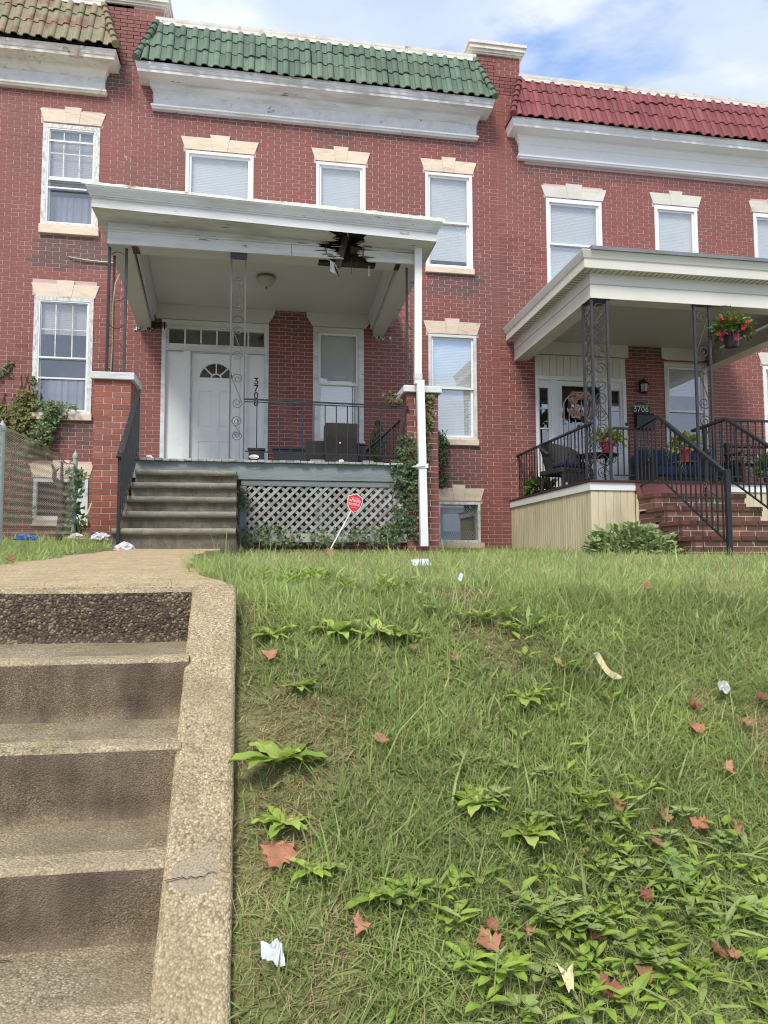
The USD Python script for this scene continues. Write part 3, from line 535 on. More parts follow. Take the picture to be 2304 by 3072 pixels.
def lintel(parent, x0, x1, zb, mat='marble', h=0.217, key=0.062, side=0.085, lower=0.012):
    l = group_part(parent, 'lintel'); cx = (x0 + x1) / 2; kw = 0.130 * (x1 - x0 + 0.17) / 1.02; kb = kw * 0.70; zt = zb + h
    kx = lambda z: kb + (kw - kb) * (z - zb) / (h + key)
    g = 0.0025
    for poly, p in ((Polygon([(x0 - side, zt), (cx - kx(zt) - g, zt), (cx - kb - g, zb), (x0 - lower, zb)]), 0.012), (Polygon([(cx - kw, zt + key), (cx + kw, zt + key), (cx + kb, zb - 0.001), (cx - kb, zb - 0.001)]), 0.017),
                    (Polygon([(cx + kx(zt) + g, zt), (x1 + side, zt), (x1 + lower, zb), (cx + kb + g, zb)]), 0.0125)):
        MB().plate(poly, F - p, F + 0.06).build(l, 'stone', mat)
def sill(parent, x0, x1, z1, mat='marble', h=0.108):
    MB().cbox(x0 - 0.012, x1 + 0.018, F - 0.055, F + 0.09, z1 - h, z1, 0.006).build(parent, 'sill', mat)

# ------------------------------------------------------------------ roofs
def mansard(parent, x0e, x1e, x0r, x1r, ze, zr, mat, pe=0.41, pr=0.03, ncol=32, skip_left=False, skip_right=False, cap='white_rusty'):
    """tiled slope from the eave (x0e..x1e, ze) up to the ridge (x0r..x1r, zr), tile by tile"""
    A = np.array([0, F - pe, ze]); Bp = np.array([0, F - pr, zr]); L = np.linalg.norm(Bp - A); U = (Bp - A) / L; N = np.cross(np.array([1.0, 0, 0]), U)
    rows = 3; ex = L / rows; pitch = (x1e - x0e) / ncol
    m = MB(); m.add([(x0e, F - pe + .02, ze - 0.01), (x1e, F - pe + .02, ze - 0.01), (x1r, F - pr + .02, zr), (x0r, F - pr + .02, zr)], [(0, 1, 2, 3)])
    m.add([(x0e, F - pe + .02, ze - 0.01), (x0r, F - pr + .02, zr), (x0e, F + 0.0, ze - 0.01)], [(0, 1, 2)]); m.add([(x1e, F - pe + .02, ze - 0.01), (x1e, F, ze - 0.01), (x1r, F - pr + .02, zr)], [(0, 1, 2)])
    m.build(parent, 'roof_deck', 'dark')
    ang = np.linspace(0, np.pi, 8)
    pan = [(0.0, 0.012), (0.25 * pitch, 0.0), (0.42 * pitch, 0.004)]
    bar = [(0.42 * pitch + 0.29 * pitch * (1 - math.cos(a)), 0.004 + 0.038 * math.sin(a) ** 0.85) for a in ang[1:]]
    prof = np.array(pan + bar)
    rg = RS(int(abs(x0e * 77)) + 5)
    for r in range(rows):
        s0, s1 = r * ex - (0.03 if r == 0 else 0.0), (r + 1) * ex + 0.05
        for c in range(ncol):
            xa = x0e + c * pitch; tl = lambda s: x0e + (x0r - x0e) * min(max(s / L, 0), 1); tr = lambda s: x1e + (x1r - x1e) * min(max(s / L, 0), 1)
            mid = xa + pitch / 2; sm = (s0 + s1) / 2
            if mid < tl(s0) - 0.02 or mid > tr(s0) + 0.02: continue
            dz = rg.uniform(-0.007, 0.007); sk = rg.normal(0, 0.011); xa += rg.normal(0, 0.004)
            v = []
            for s, lift in ((s0 + sk, 0.022), (s1, 0.004)):
                for th in (0, -0.016):
                    for (px_, h_) in prof:
                        x = min(max(xa + px_, tl(s)), tr(s)); v.append(A + (x, 0, 0) + U * s + N * (h_ * (1.0 if lift > .01 else .92) + lift + th + dz))
            k = len(prof); f = []
            for i in range(k - 1):
                f += [(i, i + 1, 2 * k + i + 1, 2 * k + i), (k + i + 1, k + i, i, i + 1)[::1]]
            MB().add(v, f).build(parent, 'roof_tile', mat, smooth=50)
    for side, (xe, xr, sg, skip) in {'l': (x0e, x0r, -1, skip_left), 'r': (x1e, x1r, 1, skip_right)}.items():
        if skip: continue
        h = MB()
        pa = np.array([xe, F - pe - 0.01, ze - 0.015]); pb = np.array([xr, F - pr, zr]); k = 7
        for i in range(k):
            a = pa + (pb - pa) * i / k; b = pa + (pb - pa) * (i + 1.12) / k
            h.tube([a + N * 0.030, b + N * 0.016], [0.062, 0.046], 10)
        h.build(parent, 'hip_tiles', mat, smooth=50)
        # the little return slope behind the hip
        q = MB(); nn = 9
        for i in range(nn):
            t0, t1 = i / nn, (i + 0.93) / nn
            e0 = np.array([xe, F - pe * (1 - t0), ze]); e1 = np.array([xe, F - pe * (1 - t1), ze])
            def up(t): return pa + (pb - pa) * t
            q.add([e0, e1, up(t1) + (sg * .015, 0, 0), up(t0) + (sg * .015, 0, 0)], [(0, 1, 2, 3)])
        q.build(parent, 'return_slope', mat)
    ridge = MB(); molding(ridge, [(0.0, zr - 0.075), (0.075, zr - 0.075), (0.075, zr - 0.02), (0.080, zr), (0.085, zr + 0.045), (0.03, zr + 0.07), (-0.3, zr + 0.075)], x0r - 0.005, x1r + 0.005, F - pr + 0.01, end=0.35)
    ridge.build(parent, 'ridge_cap', cap, label='peeling white metal ridge capping')
def cornice(parent, x0, x1, dz, mat_f, mat_m, ml=0.97, overhang=0.365):
    z = lambda a: a + dz
    k = 0.70
    molding(MB(), [(0.0, z(7.635)), (0.075, z(7.637)), (0.085, z(7.65)), (0.085, z(7.668)), (0.105, z(7.675)), (0.105, z(7.70)), (0.075, z(7.725)), (0.055, z(7.735))], x0, x1, end=k).build(parent, 'frieze_moulding', mat_m)
    molding(MB(), [(0.055, z(7.735)), (0.055, z(7.925))], x0, x1, end=k).build(parent, 'frieze', mat_f)
    cove = [(0.055, z(7.925)), (0.072, z(7.93)), (0.075, z(7.95))] + [(0.075 + 0.05 * (1 - math.cos(a)), z(7.95) + 0.07 * math.sin(a)) for a in np.linspace(0.15, 1.57, 6)] + [(0.132, z(8.024)), (0.135, z(8.066))]
    molding(MB(), cove, x0, x1, end=k).build(parent, 'crown_moulding', mat_m, smooth=35)
    molding(MB(), [(0.135, z(8.066)), (overhang, z(8.072))], x0, x1, end=k).build(parent, 'soffit', mat_m)
    molding(MB(), [(overhang, z(8.072)), (overhang, z(8.125)), (overhang + 0.012, z(8.128)), (overhang + 0.020, z(8.15)), (overhang + 0.020, z(8.175)), (overhang + 0.035, z(8.185)), (overhang + 0.038, z(8.225)), (0.1, z(8.235))], x0, x1, end=k).build(parent, 'fascia', mat_m)

# ------------------------------------------------------------------ the three houses
def wall_slab(parent, x0, x1, z0, z1, holes, mat='mortar'):
    poly = sbox(x0, z0, x1, z1)
    for (a, b, c, d) in holes: poly = poly.difference(sbox(a, c, b, d))
    MB().plate(poly, F + 0.0045, F + 0.40).build(parent, 'wall', mat)
    m = MB(); m.box(x0 + .01, x1 - .01, F + 0.401, F + 9.0, z1 - 0.45, z1 - 0.30); m.box(x0 + .01, x1 - .01, F + 8.9, F + 9.05, z0, z1 - 0.31); m.box(x0 + .01, x0 + .15, F + .401, F + 8.89, z0, z1 - 0.46); m.box(x1 - .15, x1 - .01, F + .401, F + 8.89, z0, z1 - 0.46); m.build(parent, 'shell', 'brick_dull')
def pier(parent, x0, x1, z0, z1, mat, seed, cap='white_rusty'):
    p = group_part(parent, 'parapet_pier')
    MB().box(x0, x1, F + 0.0045, F + 2.6, z0, z1).build(p, 'core', 'mortar')
    bl = course_bricks(x0, x1, z0, z1, [])
    for i, (a, b, c, d) in enumerate(bl): MB().box(a, b, F + RS(seed + i).uniform(-0.001, 0.0015), F + 0.03, c, d).build(p, 'brick', mat)
    side = MB()
    zs = sorted({(c, d) for a, b, c, d in bl})
    for i, (c, d) in enumerate(zs):
        for s in (x0, x1):
            y = F + (0.03 if i % 2 else 0.12)
            while y < F + 2.5: side.box(s - 0.0035, s + 0.0035, y + .005, y + B - .005, c, d); y += B
    side.build(p, 'side_bricks', mat, kind='stuff')
    m = MB(); zc = z1
    for (p0, a, b) in ((0.03, 0.0, 0.03), (0.055, 0.03, 0.075), (0.085, 0.075, 0.15), (0.11, 0.15, 0.205)): m.box(x0 - p0, x1 + p0, F - p0, F + 2.62, zc + a, zc + b)
    m.build(p, 'cap', cap, label='rust streaked white pier cap')
def cut(fr, up=0.03): return (fr[0], fr[1], fr[2], fr[3] + up)

# middle house
h1 = thing('row_house', 'middle brick row house under green tiles, with a broken white front porch', 'house')
wins = {'B': (-1.385, -0.252, 5.24, 7.0, 6.12), 'Cc': (0.825, 1.697, 5.24, 7.005, 6.12), 'D': (2.777, 3.648, 5.24, 6.995, 6.095), 'D1': (2.812, 3.692, 2.15, 4.028, 3.072)}
c1 = (0.785, 1.663, 2.07, 4.04); door = (-1.718, 0.034, 1.27, 4.04); bas = (2.955, 3.722, 0.335, 1.045)
holes = [cut(w[:4]) for w in wins.values()] + [c1, door, bas]
lint_cut = [(w[0] - 0.04, w[1] + 0.04, w[3] + 0.0, w[3] + 0.25) for w in list(wins.values()) + [(*bas, 0)]]
wall_slab(h1, -2.28, 4.13, -0.2, 9.22, holes)
bl = course_bricks(-2.28, 4.13, 0.05, 7.66, holes + lint_cut)
bl += [b for b in course_bricks(3.62, 4.13, 7.66, 8.6, [])] + course_bricks(-2.28, -1.80, 7.66, 8.4, [])
def vis1(x, z): return inside(x, z, [(2.2, 4.13, 0.3, 8), (-1.95, 1.9, 1.5, 4.3), (-2.2, 4.1, 5.6, 8)])
lay(h1, bl, 'brick', 101, visible=vis1, stained=[(2.78, 3.72, 4.74, 5.14), (2.9, 3.76, 1.34, 2.04), (0.1, 0.75, 3.9, 4.3), (-1.9, 3.7, 7.56, 7.66)])
lay_p = course_bricks
pier(h1, 3.698, 4.592, 8.60, 9.33, 'brick', 300)
for k_, w in wins.items():
    window(h1, *w, blind_to=w[2] + (0.17 if k_ == 'D' else 0.06), frame='white_clean' if k_ != 'D1' else 'white_old')
    lintel(h1, w[0], w[1], w[3] + 0.022 if k_ != 'D1' else w[3] + 0.012)
    sill(h1, w[0], w[1], w[2])
window(h1, *c1, 3.066, case=0.095, frame='white_old', blind_to=2.15, label='tall porch window with lowered blinds')
sill(h1, c1[0], c1[1], c1[2], mat='white_old', h=0.08)
lintel(h1, bas[0] + 0.0, bas[1], bas[3] + 0.022, side=0.085)
bw = group_part(h1, 'window', 'basement window behind a diamond mesh guard')
ring(MB(), bas[0], bas[1], bas[2], bas[3], 0.045, F - 0.03, F + 0.12).build(bw, 'frame', 'white_peeling')
MB().box(bas[0] + .05, bas[1] - .05, F + 0.10, F + 0.103, bas[2] + .05, bas[3] - .05).build(bw, 'pane', 'glass')
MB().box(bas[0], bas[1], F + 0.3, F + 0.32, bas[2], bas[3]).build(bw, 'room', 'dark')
g = MB()
for z0_, z1_ in ((bas[2] + 0.06, bas[2] + 0.20), (bas[3] - 0.20, bas[3] - 0.09)):
    x = bas[0] + 0.06
    while x < bas[1] - 0.12:
        w_ = 0.035
        g.tube([(x, F + .03, z0_), (x + w_, F + .03, (z0_ + z1_) / 2), (x, F + .03, z1_)], 0.003, 4); g.tube([(x + w_, F + .035, z0_), (x, F + .035, (z0_ + z1_) / 2), (x + w_, F + .035, z1_)], 0.003, 4); x += w_
for x in (bas[0] + 0.06, bas[0] + 0.095, bas[1] - 0.105, bas[1] - 0.07):
    z = bas[2] + 0.06
    while z < bas[3] - 0.14: g.tube([(x, F + .03, z), (x + .035, F + .03, z + .035), (x, F + .03, z + .07)], 0.003, 4); g.tube([(x + .035, F + .035, z), (x, F + .035, z + .035), (x + .035, F + .035, z + .07)], 0.003, 4); z += 0.07
g.build(bw, 'mesh_guard', 'galvanised')
MB().box(bas[0] - 0.01, bas[1] + 0.06, F - 0.06, F + 0.05, bas[2] - 0.10, bas[2] - 0.003).build(h1, 'sill', 'marble')
cornice(h1, -1.886, 3.690, 0.0, 'white_frieze', 'white_old')
mansard(h1, -2.15, 3.965, -1.872, 3.695, 8.245, 9.20, 'tile_green', ncol=32)

# front door of the middle house
d = group_part(h1, 'door_surround')
x0, x1, zb, zt = door
m = MB(); m.box(x0, x0 + 0.065, F - 0.02, F + 0.14, zb, zt); m.box(x1 - 0.065, x1, F - 0.02, F + 0.14, zb, zt); m.box(x0 + 0.065, x1 - 0.065, F - 0.02, F + 0.14, zt - 0.085, zt); m.build(d, 'frame', 'white_old')
m = MB(); m.box(x0 + 0.065, x1 - 0.065, F + 0.0, F + 0.12, 3.555, 3.645); m.box(x0 + 0.065, x1 - 0.065, F - 0.015, F + 0.02, 3.525, 3.56); m.box(x0 + 0.065, x1 - 0.065, F + 0.02, F + 0.10, 3.905, 3.956); m.box(x0 + .065, x0 + .11, F + .02, F + .1, 3.645, 3.905); m.box(x1 - .085, x1 - .065, F + .02, F + .1, 3.645, 3.905)
gx0, gx1 = x0 + 0.108, x1 - 0.084
for i in range(1, 6): xx_ = gx0 + (gx1 - gx0) * i / 6; m.box(xx_ - 0.014, xx_ + 0.014, F + 0.02, F + 0.09, 3.645, 3.905)
m.build(d, 'transom', 'white_old')
for i in range(6):
    a = gx0 + (gx1 - gx0) * i / 6 + 0.016; b = gx0 + (gx1 - gx0) * (i + 1) / 6 - 0.016
    MB().box(a, b, F + 0.055, F + 0.058, 3.65, 3.90).build(d, 'transom_pane', 'glass')
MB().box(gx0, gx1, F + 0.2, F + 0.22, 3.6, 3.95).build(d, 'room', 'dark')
MB().box(x0 + 0.065, -1.385, F + 0.055, F + 0.075, zb, 3.53).build(d, 'left_panel', 'white_door')
m = MB(); m.box(-1.385, -1.36, F + 0.03, F + 0.06, zb, 3.53); m.box(-1.36, -1.255, F + 0.0, F + 0.06, zb, 3.53); m.build(d, 'post', 'white_door')
m = MB(); m.box(-0.425, -0.335, F + 0.0, F + 0.06, zb, 3.53); m.box(-0.335, -0.31, F + 0.03, F + 0.06, zb, 3.53); m.build(d, 'post', 'white_door')
MB().box(-0.31, x1 - 0.065, F + 0.055, F + 0.075, zb, 3.53).build(d, 'right_panel', 'white_door')
num = group_part(h1, 'house_number', 'black house number digits running down the white panel')
for i, ch in enumerate('3708'):
    t = meshkit.text_mesh(ch, 0.108, 0.006, bold=True); w_ = t.bounds[1][0] - t.bounds[0][0]; v = np.array(t.vertices); v[:, 0] -= (t.bounds[0][0] + t.bounds[1][0]) / 2; v[:, 0] *= 0.85
    MB().add(np.stack([-0.172 + v[:, 0], F + 0.055 - v[:, 2], 3.015 - i * 0.123 + v[:, 1]], 1), np.array(t.faces)).build(num, 'digit', 'digit_black')
fd = group_part(h1, 'front_door', 'white six panel front door with a fan light')
dx0, dx1, dzt = -1.235, -0.445, 3.508
ring(MB(), -1.255, -0.425, zb - 0.05, 3.53, 0.018, F + 0.03, F + 0.08).build(fd, 'jamb', 'white_old')
arch_c = (-0.835, 3.078); R_ = 0.285
arch = Polygon([(arch_c[0] + R_ * math.cos(a), arch_c[1] + R_ * 0.98 * math.sin(a)) for a in np.linspace(0, math.pi, 25)])
leaf = sbox(dx0, zb, dx1, dzt).difference(arch)
panels = []
for (a, b) in ((0.12, 0.345), (0.455, 0.68)):
    panels += [sbox(dx0 + a, 2.25, dx0 + b, 2.87), sbox(dx0 + a, 1.40, dx0 + b, 2.02)]
face = leaf
for p in panels: face = face.difference(p)
m = MB(); m.plate(face, F + 0.062, F + 0.10)
for p in panels: m.plate(p, F + 0.072, F + 0.10); m.plate(p.buffer(-0.028), F + 0.0655, F + 0.073)
m.build(fd, 'leaf', 'white_door')
ringo = arch.buffer(0.03).intersection(sbox(-2, arch_c[1] - 0.028, 2, 9)).difference(arch.buffer(-0.012)); bars = []
for a in (45, 90, 135):
    a = math.radians(a); bars.append(Polygon([(arch_c[0] + 0.08 * math.cos(a) - 0.009 * math.sin(a), arch_c[1] + 0.08 * math.sin(a) + 0.009 * math.cos(a)), (arch_c[0] + 0.28 * math.cos(a) - 0.009 * math.sin(a), arch_c[1] + 0.275 * math.sin(a) + 0.009 * math.cos(a)),
                     (arch_c[0] + 0.28 * math.cos(a) + 0.009 * math.sin(a), arch_c[1] + 0.275 * math.sin(a) - 0.009 * math.cos(a)), (arch_c[0] + 0.08 * math.cos(a) + 0.009 * math.sin(a), arch_c[1] + 0.08 * math.sin(a) - 0.009 * math.cos(a))]))
small = Polygon([(arch_c[0] + 0.095 * math.cos(a), arch_c[1] + 0.095 * math.sin(a)) for a in np.linspace(0, math.pi, 15)]); small = small.difference(small.buffer(-0.017))
MB().plate(unary_union([ringo, small] + bars), F + 0.052, F + 0.085).build(fd, 'fan_frame', 'white_door')
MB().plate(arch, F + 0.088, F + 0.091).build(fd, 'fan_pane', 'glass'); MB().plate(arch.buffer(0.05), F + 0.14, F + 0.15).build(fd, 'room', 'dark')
kx_ = -0.515
MB().lathe([(0.0, 0), (0.034, 0.0), (0.034, 0.008), (0.012, 0.014), (0.012, 0.035), (0.026, 0.045), (0.030, 0.062), (0.02, 0.076), (0, 0.08)], n=14).build(fd, 'knob', 'chrome', smooth=40)
kp = stage.GetPrimAtPath(fd + '/knob'); UsdGeom.Xformable(kp).AddTranslateOp().Set(Gf.Vec3d(kx_, F + 0.062, 2.17)); UsdGeom.Xformable(kp).AddRotateXOp().Set(90.0)
m = MB(); m.cbox(kx_ - 0.035, kx_ + 0.035, F + 0.045, F + 0.063, 2.30, 2.42, 0.006); m.tube([(kx_, F + .03, 2.36), (kx_, F + .047, 2.36)], 0.022, 12); m.build(fd, 'deadbolt', 'chrome')

# left house
h0 = thing('row_house', 'left brick row house under mossy rust patched tiles, with ivy on its wall', 'house')
wA = (-3.665, -2.772, 5.515, 7.245, 6.34); wA1 = (-3.715, -2.803, 2.40, 4.32, 3.318); basA = (-3.64, -2.815, 0.70, 1.345)
holes = [cut(wA[:4]), cut(wA1[:4]), basA]
lc = [(w[0] - 0.04, w[1] + 0.04, w[3], w[3] + 0.25) for w in (wA, wA1, basA)]
wall_slab(h0, -9.0, -2.28, -0.2, 9.5, holes)
bl = course_bricks(-5.2, -2.28, 0.15, 7.80, holes + lc) + course_bricks(-2.72, -2.28, 7.80, 8.75, [])
lay(h0, bl, 'brick', 202, visible=lambda x, z: x > -4.4 - 0.02 * z and z > 0.6, stained=[(-3.75, -2.6, 4.82, 5.36), (-3.72, -2.8, 1.95, 2.29), (-2.72, -2.3, 8.0, 8.4)])
pier(h0, -2.782, -1.789, 8.40, 9.46, 'brick', 500)
window(h0, *wA, frame='white_peeling', blind='blind_grey', muntin=True, case=0.075, blind_to=6.26, lower=6.1, storm=(6.96, 6.30, 6.16))
lintel(h0, wA[0] + 0.03, wA[1], wA[3] + 0.028); sill(h0, wA[0], wA[1], wA[2], h=0.15)
window(h0, *wA1, frame='white_peeling', blind='blind_grey', muntin=True, case=0.07, blind_to=3.72, lower=3.0, storm=(3.318, 2.98))
lintel(h0, wA1[0] + 0.03, wA1[1], wA1[3] + 0.0); sill(h0, wA1[0], wA1[1], wA1[2])
lintel(h0, basA[0], basA[1], basA[3] + 0.022, side=0.075)
bw = group_part(h0, 'window', 'basement window boarded with a pale panel')
ring(MB(), *basA, 0.05, F - 0.02, F + 0.12).build(bw, 'frame', 'board_pale'); MB().box(basA[0] + .05, basA[0] + 0.42, F + 0.06, F + 0.08, basA[2], basA[3]).build(bw, 'board', 'maroon_dark'); MB().box(basA[1] - 0.33, basA[1] - 0.05, F + 0.04, F + 0.06, basA[2] + 0.02, basA[3] - 0.06).build(bw, 'panel', 'board_pale')
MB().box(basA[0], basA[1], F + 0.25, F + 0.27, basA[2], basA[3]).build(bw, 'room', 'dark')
sill(h0, basA[0], basA[1], basA[2] - 0.002)
cornice(h0, -9.0, -2.745, 0.155, 'white_frieze', 'white_rusty', overhang=0.345)
mansard(h0, -9.2, -2.47, -9.2, -2.765, 8.43, 9.40, 'tile_worn', ncol=36, skip_left=True)

# right house
h2 = thing('row_house', 'right brick row house under red tiles, with white lintels and a tidy cream porch', 'house')
wE = (5.056, 6.15, 4.96, 6.70, 5.85); wF = (7.222, 8.110, 4.96, 6.745, 5.82); wG = (9.305, 10.20, 4.96, 6.755, 5.82)
wP = (7.322, 8.20, 1.80, 3.70, 2.80); wG1 = (9.375, 10.26, 1.9, 3.735, 2.80); doorR = (4.785, 6.54, 1.03, 3.745)
holes = [cut(w[:4]) for w in (wE, wF, wG, wG1)] + [wP[:4], doorR]
lc = [(w[0] - 0.04, w[1] + 0.04, w[3], w[3] + 0.25) for w in (wE, wF, wG, wG1)]
wall_slab(h2, 4.13, 12.0, -0.2, 8.96, holes)
bl = course_bricks(4.13, 12.0, 0.05, 7.30, holes + lc) + course_bricks(4.13, 4.66, 7.30, 8.6, [])
lay(h2, bl, 'brick', 303, stained=[(6.6, 7.3, 3.74, 4.0), (4.6, 9.6, 7.18, 7.3)], visible=lambda x, z: inside(x, z, [(4.13, 4.8, 0.4, 8), (6.5, 9.2, 1.9, 3.7), (4.2, 9.6, 5.2, 8)]))
for w in (wE, wF, wG, wG1):
    window(h2, *w, case=0.06, top=0.075); lintel(h2, w[0] - 0.005, w[1] + 0.02, w[3] + 0.022, mat='marble_white'); sill(h2, w[0], w[1], w[2], mat='marble_white')
window(h2, *wP, case=0.075, frame='white_old', blind_to=3.1, label='porch window with its blind half lowered'); sill(h2, wP[0], wP[1], wP[2], mat='white_old', h=0.08)
cornice(h2, 4.575, 12.0, -0.268, 'white_clean', 'white_clean', overhang=0.35)
mansard(h2, 4.285, 12.2, 4.575, 12.1, 7.965, 8.93, 'tile_red', ncol=41, skip_right=True)
# its door: storm door between two side lights, under a grooved panel
d = group_part(h2, 'door_surround')
x0, x1, zb, zt = doorR
m = MB(); m.box(x0, x0 + 0.055, F - 0.02, F + 0.14, zb, 3.36); m.box(x1 - 0.06, x1, F - 0.02, F + 0.14, zb, 3.36); m.box(x0 + .055, x1 - .06, F - 0.02, F + 0.14, 3.285, 3.36); m.box(5.085, 5.215, F - 0.005, F + 0.1, zb, 3.285); m.box(6.14, 6.235, F - 0.005, F + 0.1, zb, 3.285)
for a, b in ((x0 + .055, 5.085), (6.235, x1 - .06)):
    ring(m, a, b, 1.98, 3.285, 0.035, F + 0.03, F + 0.09, wt=0.14); m.box(a, b, F + 0.03, F + 0.09, zb, 1.975)
    for zz_ in (2.40, 2.77): m.box(a + .035, b - .035, F + .035, F + .085, zz_ - .011, zz_ + .011)
m.build(d, 'frame', 'white_clean')
for a, b in ((x0 + .09, 5.05), (6.27, x1 - .095)):
    for z0_, z1_ in ((2.02, 2.385), (2.415, 2.755), (2.785, 3.14)): MB().box(a, b, F + 0.055, F + 0.058, z0_, z1_).build(d, 'side_pane', 'glass')
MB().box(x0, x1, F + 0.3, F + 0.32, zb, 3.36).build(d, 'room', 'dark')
x = x0
while x < x1 - 0.05:
    MB().cbox(x + 0.002, min(x + 0.135, x1), F - 0.01, F + 0.03, 3.365, 3.745, 0.006).build(d, 'panel_board', 'off_white'); x += 0.137
fd = group_part(h2, 'front_door', 'white storm door with an arched window grille')
m = MB(); ring(m, 5.218, 6.138, zb, 3.28, 0.085, F + 0.02, F + 0.06, wb=0.95); m.box(5.30, 6.05, F + 0.012, F + 0.03, 1.30, 1.80); m.box(5.303, 6.053, F + .02, F + .055, 1.985, 2.05); m.build(fd, 'leaf', 'white_clean')
MB().box(5.305, 6.05, F + 0.04, F + 0.043, 2.05, 3.195).build(fd, 'pane', 'glass')
g = MB(); g.tube([(5.68 + 0.35 * math.cos(a), F + 0.028, 2.80 + 0.28 * math.sin(a)) for a in np.linspace(0, math.pi, 20)], 0.011, 6)
for xx_ in (5.34, 5.44, 5.56, 5.68, 5.80, 5.92, 6.02): g.tube([(xx_, F + .028, 2.06), (xx_, F + .028, 2.80 + 0.28 * math.sqrt(max(0, 1 - ((xx_ - 5.68) / 0.35) ** 2)))], 0.009, 6)
g.build(fd, 'grille', 'white_clean'); MB().cbox(6.06, 6.09, F - 0.01, F + 0.02, 2.18, 2.36, 0.006).build(fd, 'handle', 'chrome')
# ------------------------------------------------------------------ porch of the middle house
pf = 8.95                                            # front face of the beam
pp = thing('front_porch', 'sagging white timber porch with a rotten hole in its front beam, on brick piers', 'porch')
TL = -0.0286                                         # the roof sags to the right
def brick_pier(parent, x0, x1, y0, y1, z0, z1, mat, seed, cap_mat='white_old', label=None, course=0.0745):
    q = group_part(parent, 'brick_pier', label)
    j = 0.011; MB().box(x0 + .006, x1 - .006, y0 + .006, y1 - .006, z0, z1).build(q, 'core', 'mortar_pale')
    z = z1; n = 0; rg = RS(seed); W = x1 - x0; hw = 0.105
    while z > z0 - 0.02:
        za, zb_ = z - course + j, z
        def one(a, b, c, d_):
            o = rg.uniform(-0.002, 0.002)
            MB().box(a + (o if a == x0 else 0), b + (o if b == x1 else 0), c + (o if c == y0 else 0), d_, za, zb_).build(q, 'brick', mat)
        if n % 2 == 0:
            for y in (y0, y1 - hw):
                one(x0, x0 + W / 2 - j / 2, y, y + hw); one(x0 + W / 2 + j / 2, x1, y, y + hw)
            for x in (x0, x1 - hw): one(x, x + hw, y0 + hw + j, y1 - hw - j)
        else:
            L2 = (y1 - y0) / 2
            for x in (x0, x1 - hw):
                one(x, x + hw, y0, y0 + L2 - j / 2); one(x, x + hw, y0 + L2 + j / 2, y1)
            one(x0 + hw + j, x1 - hw - j, y0, y0 + hw)
        z -= course; n += 1
    MB().cbox(x0 - 0.045, x1 + 0.045, y0 - 0.045, y1 + 0.045, z1 + 0.002, z1 + 0.092, 0.008).build(q, 'cap', cap_mat)
brick_pier(pp, -2.068, -1.640, 8.99, 9.42, 0.05, 2.233, 'brick_orange', 41, label='bright orange red brick pier')
brick_pier(pp, 1.808, 2.232, 8.99, 9.42, 0.0, 2.213, 'brick_dull', 42, label='dull brown brick pier hung with ivy')

# front beam: two boards, one above the other, broken open near the right end
def jag(x, z0, z1, n, amp, seed, sgn):
    rg = RS(seed); zs = np.linspace(z0, z1, n); o = rg.uniform(-amp, amp, n); o[::2] += sgn * amp * 0.9
    return [(x + o[i], zs[i]) for i in range(n)]
XL, XR = -1.945, 1.985
zb, zm, zt = 3.925, 4.075, 4.245
lo_l = Polygon([(XL, zb), (0.10, zb - 0.002), (0.72, zb)] + [(0.98, zb + 0.012), (0.93, zb + 0.025), (0.90, zb + 0.035), (0.93, zb + 0.047), (0.86, zb + 0.062), (0.90, zb + 0.08), (0.82, zb + 0.095), (0.85, zb + 0.112), (0.78, zb + 0.13), (0.62, zm - 0.008)] + [(XL, zm)])
lo_r = Polygon([(XR, zb), (1.30, zb - 0.004)] + [(1.27, zb + 0.016), (1.33, zb + 0.028), (1.26, zb + 0.042), (1.32, zb + 0.055), (1.17, zb + 0.07), (1.26, zb + 0.082), (1.16, zb + 0.10), (1.25, zb + 0.112), (1.17, zb + 0.126), (1.30, zm - 0.012)] + [(1.5, zm - 0.005), (XR, zm - 0.02)])
up_l = Polygon([(XL, zm)] + [(0.62, zm), (0.68, zm + 0.02), (0.62, zm + 0.045), (0.79, zm + 0.062), (0.70, zm + 0.08), (0.86, zm + 0.098), (0.74, zm + 0.12), (0.92, zm + 0.137), (0.70, zm + 0.16), (0.62, zt)] + [(XL, zt + 0.05)])
up_r = Polygon([(1.94, zm + 0.012), (1.45, zm + 0.004)] + [(1.26, zm + 0.018), (1.22, zm + 0.03), (1.30, zm + 0.04), (1.17, zm + 0.062), (1.24, zm + 0.075), (1.15, zm + 0.09), (1.21, zm + 0.105), (1.18, zm + 0.12), (1.28, zm + 0.137), (1.75, zm + 0.128), (XR, zm + 0.12)] + [(XR, zm - 0.01)])
bm = group_part(pp, 'front_beam', 'broken front beam with splintered ends')
MB().plate(lo_l, pf - 0.022, pf + 0.012).build(bm, 'board', 'white_old'); MB().plate(lo_r, pf - 0.022, pf + 0.012).build(bm, 'board', 'white_old')
MB().plate(up_l, pf - 0.002, pf + 0.022).build(bm, 'board', 'white_old'); MB().plate(up_r, pf - 0.002, pf + 0.022).build(bm, 'board', 'white_old')
molding(MB(), [(0.0, zm - 0.006), (0.030, zm), (0.034, zm + 0.012), (0.016, zm + 0.02), (0.012, zm + 0.034), (0.0, zm + 0.045)], XL + 0.01, 0.60, y0=pf - 0.002, end=0.2).build(bm, 'bead', 'white_old')
MB().box(0.30, 0.305, pf - 0.0245, pf - 0.02, zb + 0.002, zm - 0.002).build(bm, 'joint', 'wood_rot')
